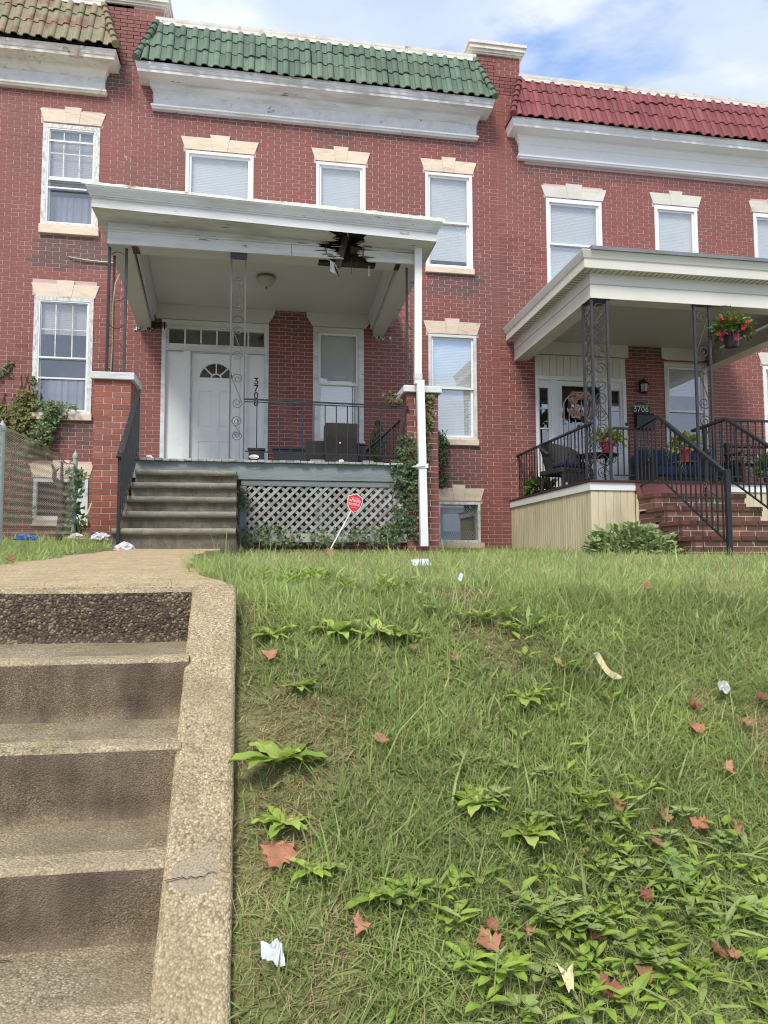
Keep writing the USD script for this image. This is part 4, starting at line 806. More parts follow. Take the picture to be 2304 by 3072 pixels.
# behind the boards: the rotten timber box, the cripple stud and the back board
m = MB(); m.box(0.40, 1.60, pf + 0.255, pf + 0.28, zb + 0.06, 4.33); m.box(0.40, 0.42, pf + 0.03, pf + 0.26, zb + .03, 4.3); m.box(1.58, 1.6, pf + 0.03, pf + 0.26, zb + .03, 4.3); m.box(0.40, 1.6, pf + .03, pf + .26, 4.30, 4.32); m.build(bm, 'cavity', 'wood_rot')
m = MB(); m.beam((1.02, pf + 0.10, 4.28), (0.90, pf + 0.075, 3.86), 0.085, 0.06, up=(0, 1, 0)); m.build(bm, 'stud', 'wood_joist', label='leaning bare timber showing in the hole')
m = MB(); m.beam((1.08, pf + 0.14, 4.13), (1.24, pf + 0.15, 4.12), 0.07, 0.07); m.tube([(1.235, pf - .03, 4.09), (1.225, pf - .032, 4.0), (1.232, pf - .03, 3.96)], 0.008, 5); m.build(bm, 'splinter', 'wood_joist')
for pts in ([(0.98, pf - 0.15, 4.27), (1.0, pf - 0.17, 4.22), (1.02, pf - 0.16, 4.165)], [(1.21, pf - .03, 4.10), (1.215, pf - .05, 4.155), (1.26, pf - .04, 4.175)], [(0.745, pf - .03, 4.15), (0.74, pf - .035, 4.05), (0.748, pf - .03, 3.99)], [(0.83, pf + .02, 4.16), (0.845, pf - .01, 4.08), (0.87, pf - .01, 4.0)]):
    MB().tube(pts, 0.007, 5).build(bm, 'splinter', 'white_peeling' if pts[0][0] > 0.9 else 'wood_rot')
rgs = RS(404)
for k in range(20):
    left_ = k % 2 == 0; x_ = rgs.normal(0.80, 0.05) if left_ else rgs.normal(1.27, 0.04); z_ = rgs.uniform(3.93, 4.20); l_ = rgs.uniform(0.06, 0.16) * (1 if left_ else -1); dz_ = rgs.normal(-0.004, 0.006); y_ = pf - 0.02 + rgs.uniform(-0.02, 0.03)
    m = MB(); m.beam((x_ - l_ * 0.6, y_, z_), (x_ + l_ * 0.5, y_ - abs(rgs.normal(0, .02)), z_ + dz_), rgs.uniform(.004, .009), rgs.uniform(.006, .018), up=(0, 1, 0)); m.build(bm, 'splinter', 'white_peeling' if rgs.rand() < .6 else 'wood_joist')
for k in range(4):
    x_ = rgs.uniform(0.66, 1.36); m = MB(); l_ = rgs.uniform(0.05, 0.16); m.beam((x_, pf + rgs.uniform(.03, .2), 3.95), (x_ + rgs.normal(0, .03), pf + rgs.uniform(.0, .2), 3.95 - l_), rgs.uniform(.006, .02), .004); m.build(bm, 'splinter', 'wood_rot' if k % 2 else 'white_peeling')
# underside of the beam
MB().box(XL + .01, 0.66, pf + 0.012, pf + 0.28, zb + 0.02, zb + 0.035).build(pp, 'beam_soffit', 'ceiling_grey')
MB().box(1.42, XR - .01, pf + 0.012, pf + 0.28, zb + 0.022, zb + 0.037).build(pp, 'beam_soffit', 'ceiling_grey')
MB().plate(Polygon([(0.66, zb + .02), (0.95, zb + 0.015), (1.42, zb + .02), (1.42, zb + .05), (0.66, zb + .05)]), pf + 0.16, pf + 0.27).build(pp, 'beam_core', 'wood_rot')
MB().box(XL + .01, XR - .01, pf + 0.282, pf + 0.30, zb + 0.02, 4.30).build(pp, 'beam_back', 'ceiling_grey')
# torn strip hanging from the ceiling edge
v = []; rg = RS(8)
for i, t in enumerate(np.linspace(0, 1, 9)):
    v += [(0.60 + 0.20 * min(1, t * 2.2), pf + 0.02 - 0.03 * t, 3.945 - 0.30 * max(0, t - 0.35) ** 1.1), (0.62 + 0.26 * min(1, t * 2.0) + 0.05 * max(0, t - .4), pf + 0.10 - 0.08 * t, 3.95 - 0.34 * max(0, t - 0.3) ** 1.1)]
MB().add(v, [(2 * i, 2 * i + 2, 2 * i + 3, 2 * i + 1) for i in range(8)]).build(pp, 'torn_strip', 'white_peeling', smooth=True, label='torn strip of board hanging from the porch ceiling')
MB().add([(0.845, pf - 0.02, 3.87), (0.885, pf - 0.015, 3.80), (0.925, pf - 0.01, 3.69), (0.895, pf, 3.72), (0.86, pf + .01, 3.80)], [(0, 1, 4), (1, 3, 4), (1, 2, 3)]).build(pp, 'torn_strip', 'wood_rot')

# side beams, ceiling, wall boards
for nm, xa, xb, xc, xd, zw in (('l', XL, -1.59, -2.10, -1.81, 3.885), ('r', 1.66, XR, 1.74, 2.01, 3.93)):
    q = group_part(pp, 'side_beam')
    def prism(a0, a1, b0, b1, z0, z1, z0w, z1w, yb=pf + 0.02):
        v = [(a0, yb, z0), (a1, yb, z0), (b1, F - 0.004, z0w), (b0, F - 0.004, z0w), (a0, yb, z1), (a1, yb, z1), (b1, F - 0.004, z1w), (b0, F - 0.004, z1w)]
        return MB().add(v, [(0, 3, 2, 1), (4, 5, 6, 7), (0, 1, 5, 4), (1, 2, 6, 5), (2, 3, 7, 6), (3, 0, 4, 7)])
    inn = (xb, xd) if nm == 'l' else (xa, xc)
    if nm == 'l': prism(xa, xb - 0.08, xc, xd - 0.08, zb + .004, 4.29, zw, 4.29).build(q, 'core', 'ceiling_grey')
    else: prism(xa + 0.08, xb, xc + 0.08, xd, zb + .004, 4.29, zw, 4.29).build(q, 'core', 'ceiling_grey')
    sg = -1 if nm == 'l' else 1
    prof = [(0.0, zw + 0.11), (0.035, zw + 0.115), (0.045, zw + 0.15), (0.03, zw + 0.19), (0.055, zw + 0.21), (0.085, zw + 0.29), (0.085, 4.288)]
    v = [];
    for yb, base in ((pf + 0.30, inn[0]), (F - 0.004, inn[1])):
        for p_, z_ in prof: v.append((base + sg * (0.075 - p_), yb, z_))
    k = len(prof); MB().add(v, [(i, i + 1, k + i + 1, k + i) for i in range(k - 1)]).build(q, 'moulding', 'ceiling_grey', smooth=30)
MB().box(-1.95, 1.95, pf + 0.29, F - 0.004, 4.293, 4.31).build(pp, 'ceiling', 'ceiling_grey')
wl = Polygon([(-1.82, 4.05), (0.03, 4.05), (0.035, 4.06), (0.135, 4.225), (0.135, 4.291), (-1.82, 4.291)])
wr = Polygon([(0.668, 4.291), (0.668, 4.225), (0.775, 4.05), (1.70, 4.05), (1.745, 4.12), (1.745, 4.291)])
for w_ in (wl, wr): MB().plate(w_, F - 0.035, F - 0.004).build(pp, 'wall_board', 'ceiling_grey')
m = MB(); rg = RS(5)
for i in range(16): x = -1.98 + i * 0.021; m.box(x, x + 0.016, F - 0.02, F - 0.004, 3.90 - rg.uniform(0, .05), 3.99)
m.build(pp, 'rotten_laths', 'wood_rot')
for x_, z_ in ((2.0, 3.93), (-2.0, 3.88)):
    m = MB()
    for i in range(14): xa_ = x_ - 0.17 + rg.uniform(0, .3); m.box(xa_, xa_ + rg.uniform(.012, .035), F - 0.02, F - 0.003, z_ - 0.01 - rg.uniform(0, .05), z_ + 0.003)
    m.build(pp, 'plaster_crumbs', 'white_peeling', kind='stuff')

# roof edge: soffit, fascia board, ogee gutter and rusty flashing
fy = 8.60; q0 = 4.155
px0, px1 = -1.60, 1.66
def mol(prof, name, mat, **k):
    P = [(F - y, z) for y, z in prof]; e = [(p - (F - 8.60)) for p, z in P]
    mm = MB(); v = []; n = len(P)
    for (p, z), ee in zip(P, e): pass
    cols = [('l', 0), ('l', 1), ('r', 1), ('r', 0)]
    for sd_, fr in cols:
        for (p, z), ee in zip(P, e):
            x = (-2.065 - ee * 0.55) if sd_ == 'l' else (2.137 + ee * 0.55)
            v.append((x, F - p if fr else F - 0.003, z + TL * x))
    f = [(c * n + i, (c + 1) * n + i, (c + 1) * n + i + 1, c * n + i + 1) for c in range(3) for i in range(n - 1)]
    mm.add(v, f); mm.build(pp, name, mat, **k)
mol([(8.60, q0), (8.60, q0 + 0.105), (8.585, q0 + 0.112), (8.585, q0 + 0.125), (8.572, q0 + 0.13)], 'fascia', 'white_old')
mol([(8.572, q0 + 0.13), (8.57, q0 + 0.145), (8.555, q0 + 0.155), (8.54, q0 + 0.175), (8.515, q0 + 0.19), (8.50, q0 + 0.205), (8.495, q0 + 0.222)], 'gutter', 'white_old', smooth=35)
xs_ = np.linspace(-2.16, 2.225, 90); rg = RS(12); v = []
for i, x in enumerate(xs_):
    hgt = 0.026 + 0.012 * rg.rand() + (0.012 if 0.2 < x else 0); z_ = q0 + 0.222 + TL * x
    v += [(x, 8.493, z_ - 0.004), (x, 8.493 + 0.01 * rg.rand(), z_ + hgt), (x, 8.56, z_ + hgt + 0.018), (x, F - 0.003, z_ + 0.12)]
MB().add(v, [(4 * i + k, 4 * i + 4 + k, 4 * i + 5 + k, 4 * i + 1 + k) for i in range(89) for k in range(3)]).build(pp, 'roof_flashing', 'white_rusty', label='rust stained flaking roof edge')
m = MB(); m.add([(-2.06, 8.603, q0 + 0.004 + TL * -2.06), (2.13, 8.603, q0 + 0.004 + TL * 2.13), (2.10, F - 0.004, q0 + 0.005 + TL * 2.1), (-2.08, F - 0.004, q0 + 0.005 + TL * -2.08)], [(0, 1, 2, 3)])
sof = [(-2.06, 8.603), (0.62, 8.603), (0.74, 8.66), (0.80, 8.72), (0.86, 8.80), (0.80, 8.93), (-1.955, 8.93), (-2.06, F - .004), (-2.10, F - .004)]
def sheet(poly2, zf, name, mat):
    import trimesh.creation as tc
    vv, ff = tc.triangulate_polygon(Polygon(poly2), engine='earcut'); MB().add([(x, y, zf(x)) for x, y in vv], ff).build(pp, name, mat)
sheet([(-2.06, 8.603), (0.74, 8.603), (0.80, 8.66), (0.86, 8.72), (0.80, 8.80), (0.90, 8.86), (0.62, 8.945), (-1.95, 8.945), (-2.03, F - .004), (-2.13, F - .004)], lambda x: q0 + 0.003 + TL * x, 'soffit', 'white_old')
sheet([(2.13, 8.603), (1.24, 8.603), (1.20, 8.70), (1.24, 8.80), (1.15, 8.945), (1.98, 8.945), (2.0, F - .004), (2.16, F - .004)], lambda x: q0 + 0.003 + TL * x, 'soffit', 'white_old')
MB().add([(0.6, 8.61, q0 + .10), (1.4, 8.61, q0 + .09), (1.4, 8.96, q0 + .10), (0.6, 8.96, q0 + .12)], [(0, 1, 2, 3)]).build(pp, 'roof_underside', 'wood_rot')

# iron posts with scrolls
def spiral(cx, cz, r, turns, a0, sgn, y, n=26):
    t = np.linspace(0, 1, n); a = a0 + sgn * t * turns * 2 * np.pi; rr_ = r * (1 - 0.82 * t)
    return np.stack([cx + rr_ * np.cos(a), np.full(n, y), cz + rr_ * np.sin(a)], 1)
def s_scroll(x0, x1, zt_, zb_, y, flip=1):
    """C and S scroll between two bars"""
    w = x1 - x0; r = w * 0.44; cx = (x0 + x1) / 2
    top = spiral(cx + 0.02 * w * flip, zt_ - r, r, 1.55, math.pi if flip > 0 else 0, -flip, y); bot = spiral(cx - 0.02 * w * flip, zb_ + r, r, 1.55, 0 if flip > 0 else math.pi, -flip, y)
    return [top, bot, np.array([top[0], (top[0] * 0.75 + bot[0] * 0.25), (top[0] * .25 + bot[0] * .75), bot[0]])]
def post_square(mb, x, y, z0, z1, w=0.028): mb.box(x - w / 2, x + w / 2, y - w / 2, y + w / 2, z0, z1)
q = group_part(pp, 'iron_post', 'flat scrollwork post in the middle of the porch front')
for x in (-0.448, -0.275): m = MB(); post_square(m, x, 8.965, 1.29, 3.90, 0.020); m.build(q, 'bar', 'iron_pale')
MB().box(-0.465, -0.258, 8.95, 8.985, 3.85, 3.925).build(q, 'top_plate', 'iron_black')
for zt_, zb_ in ((3.62, 3.18), (2.99, 2.55), (2.37, 1.93), (1.83, 1.52)):
    for c_ in s_scroll(-0.436, -0.287, zt_, zb_, 8.965): MB().tube(c_, 0.0055, 5).build(q, 'scroll', 'iron_pale')
MB().tube([(-0.436, 8.965, 3.02)] + [(-0.3615 - 0.0745 * math.cos(a), 8.965, 3.04 + 0.07 * math.sin(a)) for a in np.linspace(0, math.pi, 9)] + [(-0.287, 8.965, 3.0)], 0.006, 5).build(q, 'scroll', 'iron_grey')
q = group_part(pp, 'iron_post', 'bare corner post of two black bars that lost its scrolls')
for x, y, w in ((-1.945, 9.06, 0.030), (-1.935, 9.30, 0.026), (-1.742, 9.06, 0.030)): m = MB(); post_square(m, x, y, 2.325, 3.935, w); m.build(q, 'bar', 'iron_black' if x < -1.9 else 'iron_grey')
MB().box(-1.96, -1.60, pf + 0.02, pf + 0.27, zb + 0.010, zb + 0.017).build(q, 'top_plate', 'iron_black')
for cz, a0, a1 in ((3.0, 200, 330), (2.62, 30, 150), (2.15 + 0.3, 210, 320), (3.78, 20, 170), (3.35, 270, 350)):
    a = np.radians(np.linspace(a0, a1, 12)); MB().tube(np.stack([-1.845 + 0.098 * np.cos(a), np.full(12, 9.06), cz + 0.098 * np.sin(a)], 1), 0.0045, 5).build(q, 'scroll', 'iron_black')
q = group_part(pp, 'iron_post', 'thin corner post standing on the ivy clad pier')
m = MB(); post_square(m, 1.838, 9.08, 2.305, 3.93, 0.026); m.build(q, 'bar', 'iron_grey')
m = MB(); post_square(m, 2.02, 9.10, 2.305, 3.93, 0.022); m.build(q, 'bar', 'iron_grey')
for cz, a0, a1 in ((3.2, 200, 280), (2.9, 100, 240), (2.62, 120, 250), (3.62, 60, 130)):
    a = np.radians(np.linspace(a0, a1, 12)); MB().tube(np.stack([1.94 + 0.095 * np.cos(a), np.full(12, 9.08), cz + 0.12 * np.sin(a)], 1), 0.0045, 5).build(q, 'scroll', 'iron_black')
m = MB(); m.plate(Polygon([(1.66, zb + .005), (1.69, zb + .03), (1.66, zb + .04), (1.70, zb + .06), (1.98, zb + 0.06), (1.98, zb + .005)]), pf + 0.02, pf + 0.022); m.box(1.68, 1.96, pf + .02, pf + .25, zb + .008, zb + .016); m.build(q, 'top_plate', 'iron_black')
m = MB(); m.tube([(-1.83, 9.12, 3.62), (-1.88, 9.12, 3.5), (-1.905, 9.12, 3.2), (-1.90, 9.12, 2.7), (-1.912, 9.12, 2.335)], 0.009, 6); m.build(pp, 'loose_cable', 'yellow_leaf', smooth=True, label='pale cable hanging beside the corner post')

# deck: boards with ragged ends, grey blue beams, lattice
rg = RS(31); x = -1.60; i = 0
while x < 1.72:
    w_ = 0.089 + rg.uniform(-0.006, 0.004); e = rg.uniform(-0.022, 0.016); dz_ = rg.uniform(-0.004, 0.004) - 0.006 * (x + 1.6) / 3.2
    MB().cbox(x, x + w_ - 0.006, 8.905 + e, F - 0.002, 1.245 + dz_, 1.275 + dz_, 0.004).build(pp, 'deck_board', 'wood_deck'); x += w_; i += 1
m = MB(); m.cbox(-1.62, 1.80, 8.95, 9.0, 1.03, 1.243, 0.004); m.build(pp, 'skirt_beam', 'wood_bluegrey')
MB().cbox(-0.30, 1.80, 8.965, 9.0, 0.955, 1.024, 0.004).build(pp, 'lower_rail', 'wood_bluegrey')
MB().cbox(-0.318, -0.232, 8.97, 9.0, 0.20, 0.953, 0.004).build(pp, 'corner_stile', 'wood_bluegrey')
MB().cbox(-0.23, 1.80, 8.97, 9.0, 0.25, 0.36, 0.004).build(pp, 'bottom_rail', 'wood_grey')
MB().cbox(0.64, 0.72, 9.02, 9.06, 0.2, 1.0, 0.004).build(pp, 'prop_post', 'wood_grey'); MB().cbox(0.79, 0.86, 9.3, 9.36, 0.2, 1.2, 0.004).build(pp, 'prop_post', 'wood_grey')
lx0, lx1, lz0, lz1 = -0.232, 1.80, 0.36, 0.955
area = sbox(lx0, lz0, lx1, lz1)
for layer, sg in ((0, 1), (1, -1)):
    k = 0
    for off in np.arange(-1.0, 3.2, 0.118):
        a = np.array([lx0 + off, lz0]) if sg > 0 else np.array([lx0 + off, lz1]); w_ = 0.0185
        L_ = 1.2; dvec = np.array([1, sg]) / math.sqrt(2); nvec = np.array([-sg, 1]) / math.sqrt(2)
        pts = [a - nvec * w_ - dvec * .3, a + nvec * w_ - dvec * .3, a + nvec * w_ + dvec * L_, a - nvec * w_ + dvec * L_]
        pg = Polygon([tuple(p) for p in pts]).intersection(area)
        if pg.is_empty or pg.area < 0.001: continue
        if sg < 0 and (abs(off - 2.12) < 0.05): continue
        MB().plate(pg, 8.975 + 0.009 * layer, 8.982 + 0.009 * layer).build(pp, 'lattice_slat', 'wood_grey')
MB().box(-1.6, 1.75, 8.9, F, -0.3, 0.16).build(pp, 'soil_under_deck', 'soil')

# porch ceiling lamp
cl = thing('ceiling_lamp', 'round frosted glass bowl lamp on the porch ceiling', 'lamp', (-0.018, 10.55, 4.292))
MB().lathe([(0, 0), (0.075, 0), (0.075, -0.016), (0.13, -0.02), (0.145, -0.032), (0.14, -0.045)], n=24).build(cl, 'base', 'bronze', smooth=40)
MB().lathe([(0.138, -0.04), (0.128, -0.075), (0.10, -0.115), (0.06, -0.148), (0.018, -0.166), (0, -0.168)], n=24).build(cl, 'bowl', 'frosted', smooth=True)
MB().lathe([(0, -0.16), (0.016, -0.168), (0.010, -0.182), (0.012, -0.19), (0.0, -0.204)], n=10).build(cl, 'finial', 'bronze', smooth=True)

# downspout
ds = thing('downspout', 'white rectangular rain pipe running down in front of the right porch pier', 'pipe')
def pipe(mb, a, b, w=0.092, d=0.07): mb.beam(a, b, w, d, up=(0, 1, 0)) if False else mb.beam(a, b, w, d, up=(0, -1, 0))
m = MB(); pipe(m, (1.949, 8.865, 4.11), (1.934, 8.865, 2.30)); m.build(ds, 'upper_pipe', 'white_clean')
m = MB(); pipe(m, (1.963, 8.85, 2.345), (2.0, 8.85, 0.20), 0.096, 0.074); m.build(ds, 'lower_pipe', 'white_clean')
m = MB(); m.box(1.885, 1.985, 8.82, 8.90, 2.36, 2.43); m.build(ds, 'coupling', 'white_old')
m = MB(); m.tube([(1.86, 8.94, 1.23), (1.90, 8.80, 1.215), (2.0, 8.80, 1.23), (2.07, 8.90, 1.26)], 0.012, 6); m.box(1.90, 2.05, 8.803, 8.81, 1.20, 1.25); m.build(ds, 'strap', 'white_clean')

# porch railing
ra = thing('porch_railing', 'low black iron railing along the front of the middle porch', 'railing')
m = MB(); m.beam((-0.275, 8.965, 2.048), (1.83, 8.965, 2.022), 0.03, 0.016); m.build(ra, 'top_rail', 'iron_black')
m = MB(); m.beam((-0.275, 8.965, 2.016), (1.83, 8.965, 1.992), 0.022, 0.010); m.build(ra, 'under_rail', 'iron_black')
m = MB(); m.beam((-0.26, 8.965, 1.388), (1.81, 8.965, 1.365), 0.022, 0.014); m.build(ra, 'bottom_rail', 'iron_black')
x = -0.116
while x < 1.75: MB().box(x - .0065, x + .0065, 8.9585, 8.9715, 1.375 if abs(x - .882) > .02 and abs(x - 1.3) > .02 else 1.28, 2.0).build(ra, 'baluster', 'iron_black'); x += 0.1432
ra = thing('porch_railing', 'black iron side railing running back from the ivy clad pier to the wall', 'railing')
m = MB(); m.beam((1.80, 9.42, 1.93), (1.70, F, 1.90), 0.035, 0.018); m.build(ra, 'top_rail', 'iron_black')
m = MB(); m.beam((1.80, 9.42, 1.38), (1.70, F, 1.36), 0.022, 0.014); m.build(ra, 'bottom_rail', 'iron_black')
for t in np.linspace(0.04, 0.97, 17): x, y = 1.80 - 0.10 * t, 9.42 + (F - 9.42) * t; MB().box(x - .006, x + .006, y - .006, y + .006, 1.37, 1.91).build(ra, 'baluster', 'iron_black')
hr = thing('handrail', 'black iron handrail down the left side of the concrete porch steps', 'handrail')
A_, B_ = np.array([-1.535, 8.92, 2.10]), np.array([-1.445, 7.42, 1.095])
m = MB(); m.beam(A_, B_, 0.05, 0.024); m.beam(B_ + (0, .02, .008), B_ + (0, -0.055, -0.045), 0.05, 0.024); m.build(hr, 'rail', 'iron_black')
m = MB(); m.beam(A_ - (0, 0, 0.76), B_ - (0, 0, 0.70), 0.03, 0.014); m.build(hr, 'lower_rail', 'iron_black')
m = MB(); m.box(-1.46, -1.43, 7.40, 7.43, 0.18, 1.08); m.build(hr, 'post', 'iron_black')
m = MB(); m.box(-1.55, -1.52, 8.90, 8.93, 1.25, 2.09); m.build(hr, 'post', 'iron_black')
for t in np.linspace(0.07, 0.93, 11): p = A_ + (B_ - A_) * t; MB().box(p[0] - .007, p[0] + .007, p[1] - .007, p[1] + .007, p[2] - .74, p[2] - .01).build(hr, 'baluster', 'iron_black')

# porch steps
st_ = thing('porch_steps', 'five weathered concrete steps with rounded nosings up to the middle porch', 'steps')
ns = [(8.58, 1.095), (8.33, 0.917), (8.06, 0.730), (7.76, 0.545), (7.42, 0.350)]
xs_ = np.linspace(-1.49, -0.335, 40)
for i, (yn, zt_) in enumerate(ns):
    yb_ = 8.945 if i == 0 else ns[i - 1][0] + 0.06; zlow = ns[i + 1][1] + 0.002 if i < 4 else 0.02
    r = 0.034; xw = xs_ + (0.0 if i < 2 else 0.0); xw = np.linspace(-1.50 - 0.012 * (i == 4), -0.345 + 0.012 * i, 40)
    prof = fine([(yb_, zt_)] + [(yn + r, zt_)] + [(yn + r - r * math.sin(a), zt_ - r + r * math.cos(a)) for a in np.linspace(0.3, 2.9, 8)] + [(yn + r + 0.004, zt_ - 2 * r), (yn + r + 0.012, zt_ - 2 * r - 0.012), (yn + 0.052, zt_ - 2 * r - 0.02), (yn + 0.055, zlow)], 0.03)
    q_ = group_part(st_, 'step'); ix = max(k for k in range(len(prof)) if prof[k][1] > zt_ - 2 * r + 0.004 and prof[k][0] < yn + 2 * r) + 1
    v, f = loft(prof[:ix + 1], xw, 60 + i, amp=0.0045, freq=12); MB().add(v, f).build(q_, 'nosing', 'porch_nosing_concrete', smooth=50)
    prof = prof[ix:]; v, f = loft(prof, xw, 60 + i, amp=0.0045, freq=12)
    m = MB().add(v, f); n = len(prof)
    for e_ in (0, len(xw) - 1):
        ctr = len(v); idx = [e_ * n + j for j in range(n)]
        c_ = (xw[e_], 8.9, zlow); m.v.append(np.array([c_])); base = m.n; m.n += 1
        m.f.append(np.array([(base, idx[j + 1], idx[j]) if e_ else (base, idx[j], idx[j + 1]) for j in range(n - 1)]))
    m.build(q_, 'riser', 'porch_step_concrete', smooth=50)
# ------------------------------------------------------------------ porch of the right house
p2 = thing('front_porch', 'tidy cream and off white porch with paired scroll posts and a grey roof edge', 'porch')
def edge_mold(parent, prof, xl, xr, yref, name, mat, k=0.9, **kw):
    """profile [(y, z)] around three sides of a porch roof; xl, xr hold at depth yref"""
    n = len(prof); v = []
    for s_, fr in (('l', 0), ('l', 1), ('r', 1), ('r', 0)):
        for y, z in prof:
            e = (yref - y) * k; x = xl - e if s_ == 'l' else xr + e
            if not fr: x += 0.03 if s_ == 'l' else -0.03
            v.append((x, y if fr else F - 0.003, z))
    MB().add(v, [(c * n + i, (c + 1) * n + i, (c + 1) * n + i + 1, c * n + i + 1) for c in range(3) for i in range(n - 1)]).build(parent, name, mat, **kw)
XA, XB = 4.368, 8.38
bm = group_part(p2, 'beam')
edge_mold(bm, [(9.15, 3.612), (8.90, 3.605), (8.90, 3.785), (8.912, 3.790), (8.912, 3.80)], XA, XB, 8.90, 'lower_band', 'off_white', k=1)
edge_mold(bm, [(8.912, 3.80), (8.897, 3.803), (8.897, 3.955)], XA, XB, 8.90, 'upper_band', 'off_white', k=1)
edge_mold(p2, [(8.897, 3.955), (8.755, 3.958)], XA, XB, 8.90, 'soffit', 'off_white', k=1)
x = XA - 0.12; i = 0
while x < XB + 0.1: MB().box(x, x + 0.006, 8.765, 8.895, 3.951, 3.9545).build(p2, 'soffit_joint', 'plaque'); x += 0.083
y = 8.92
while y < F - .1: MB().box(XA - 0.13, XA - 0.01, y, y + 0.006, 3.951, 3.9545).build(p2, 'soffit_joint', 'plaque'); y += 0.083
edge_mold(p2, [(8.755, 3.958), (8.75, 3.962), (8.75, 4.085), (8.745, 4.09)], XA, XB, 8.90, 'fascia', 'off_white', k=1)
edge_mold(p2, [(8.745, 4.09), (8.735, 4.095), (8.70, 4.185), (8.70, 4.195)], XA, XB, 8.90, 'roof_siding', 'off_white', k=1)
edge_mold(p2, [(8.70, 4.19), (8.672, 4.188), (8.668, 4.235), (8.69, 4.245), (9.6, 4.28), (F, 4.34)], XA, XB, 8.90, 'roof_edge', 'roof_felt', k=0.35)
MB().box(XA + .05, XB - .05, 9.0, F - .003, 3.985, 4.0).build(p2, 'ceiling', 'ceiling_grey')
for xa, xb in ((4.60, 6.60), (7.27, 8.15)):
    MB().plate(Polygon([(xa, 3.985), (xb, 3.985), (xb, 3.78), (xb - 0.05 if xb > 7 else xb, 3.755), (xa + (0.09 if xa > 7 else 0), 3.755), (xa, 3.79)]), F - 0.03, F - 0.003).build(p2, 'wall_board', 'off_white')
# deck
m = MB(); m.cbox(4.262, 4.94, 8.82, F - .002, 1.060, 1.088, 0.006); m.cbox(6.26, 8.42, 8.82, F - .002, 1.0601, 1.088, .006); m.box(4.93, 6.27, 8.80, F - .003, 1.0605, 1.087); m.build(p2, 'deck', 'maroon_dark')
m = MB(); m.box(4.274, 4.925, 8.85, 8.87, 0.953, 1.058); m.box(4.274, 4.294, 8.87, F - .003, 0.953, 1.058); m.build(p2, 'deck_band', 'white_clean')
MB().box(6.27, 8.40, 8.85, 8.87, 0.953, 1.058).build(p2, 'deck_band', 'white_clean')
MB().box(4.93, 6.268, 8.815, 8.86, 0.86, 1.059).build(p2, 'riser_board', 'maroon')
for xa, xb in ((4.293, 4.925), (6.28, 8.40)):
    x = xa
    while x < xb - 0.02: MB().cbox(x + 0.0015, min(x + 0.1045, xb), 8.868, 8.888, -0.1, 0.955, 0.004).build(p2, 'skirting_board', 'cream'); x += 0.106
y = 8.87
while y < F - 0.02: MB().cbox(4.293, 4.311, y + 0.0015, min(y + 0.0795, F - .003), -0.1, 0.955, 0.004).build(p2, 'skirting_board', 'cream'); y += 0.081
MB().cbox(4.925, 4.965, 8.835, 8.86, -0.1, 0.90, 0.004).build(p2, 'corner_strip', 'cream')
# iron posts
def scroll_panel(q, xa, xb, y, zs, mat='iron_grey', depth=None):
    """scrolls between two bars; depth: the panel runs along y at x = xa instead"""
    for i, (zt_, zb_) in enumerate(zs):
        for c_ in s_scroll(xa + 0.012, xb - 0.012, zt_, zb_, y, 1 if i % 2 else -1):
            if depth is not None: c_ = np.stack([np.full(len(c_), depth), c_[:, 0], c_[:, 2]], 1)
            MB().tube(c_, 0.0065, 5).build(q, 'scroll', mat)
q = group_part(p2, 'iron_post', 'corner post of three bars with scroll panels on both sides')
for x, y in ((4.392, 8.935), (4.622, 8.935), (4.385, 9.17)): m = MB(); post_square(m, x, y, 1.088, 3.61, 0.032); m.build(q, 'bar', 'iron_grey')
zs = [(3.56, 3.16), (3.14, 2.74), (2.72, 2.32), (2.30, 1.90), (1.88, 1.5), (1.46, 1.12)]
scroll_panel(q, 4.392, 4.622, 8.935, zs); scroll_panel(q, 8.935, 9.17, 0, zs, depth=4.388)
m = MB(); m.box(4.37, 4.66, 8.91, 9.2, 3.596, 3.606); m.build(q, 'top_plate', 'iron_black')
q = group_part(p2, 'iron_post', 'flat scroll post between the hanging basket and the lantern')
for x in (5.942, 6.175): m = MB(); post_square(m, x, 8.945, 1.088, 3.61, 0.032); m.build(q, 'bar', 'iron_grey')
scroll_panel(q, 5.942, 6.175, 8.945, [(3.52, 2.86), (2.78, 2.12), (2.04, 1.40)])
MB().box(5.915, 6.205, 8.92, 8.97, 3.592, 3.604).build(q, 'top_plate', 'iron_black')
q = group_part(p2, 'iron_post'); m = MB(); post_square(m, 8.34, 8.945, 1.088, 3.61, 0.032); m.build(q, 'bar', 'iron_grey')

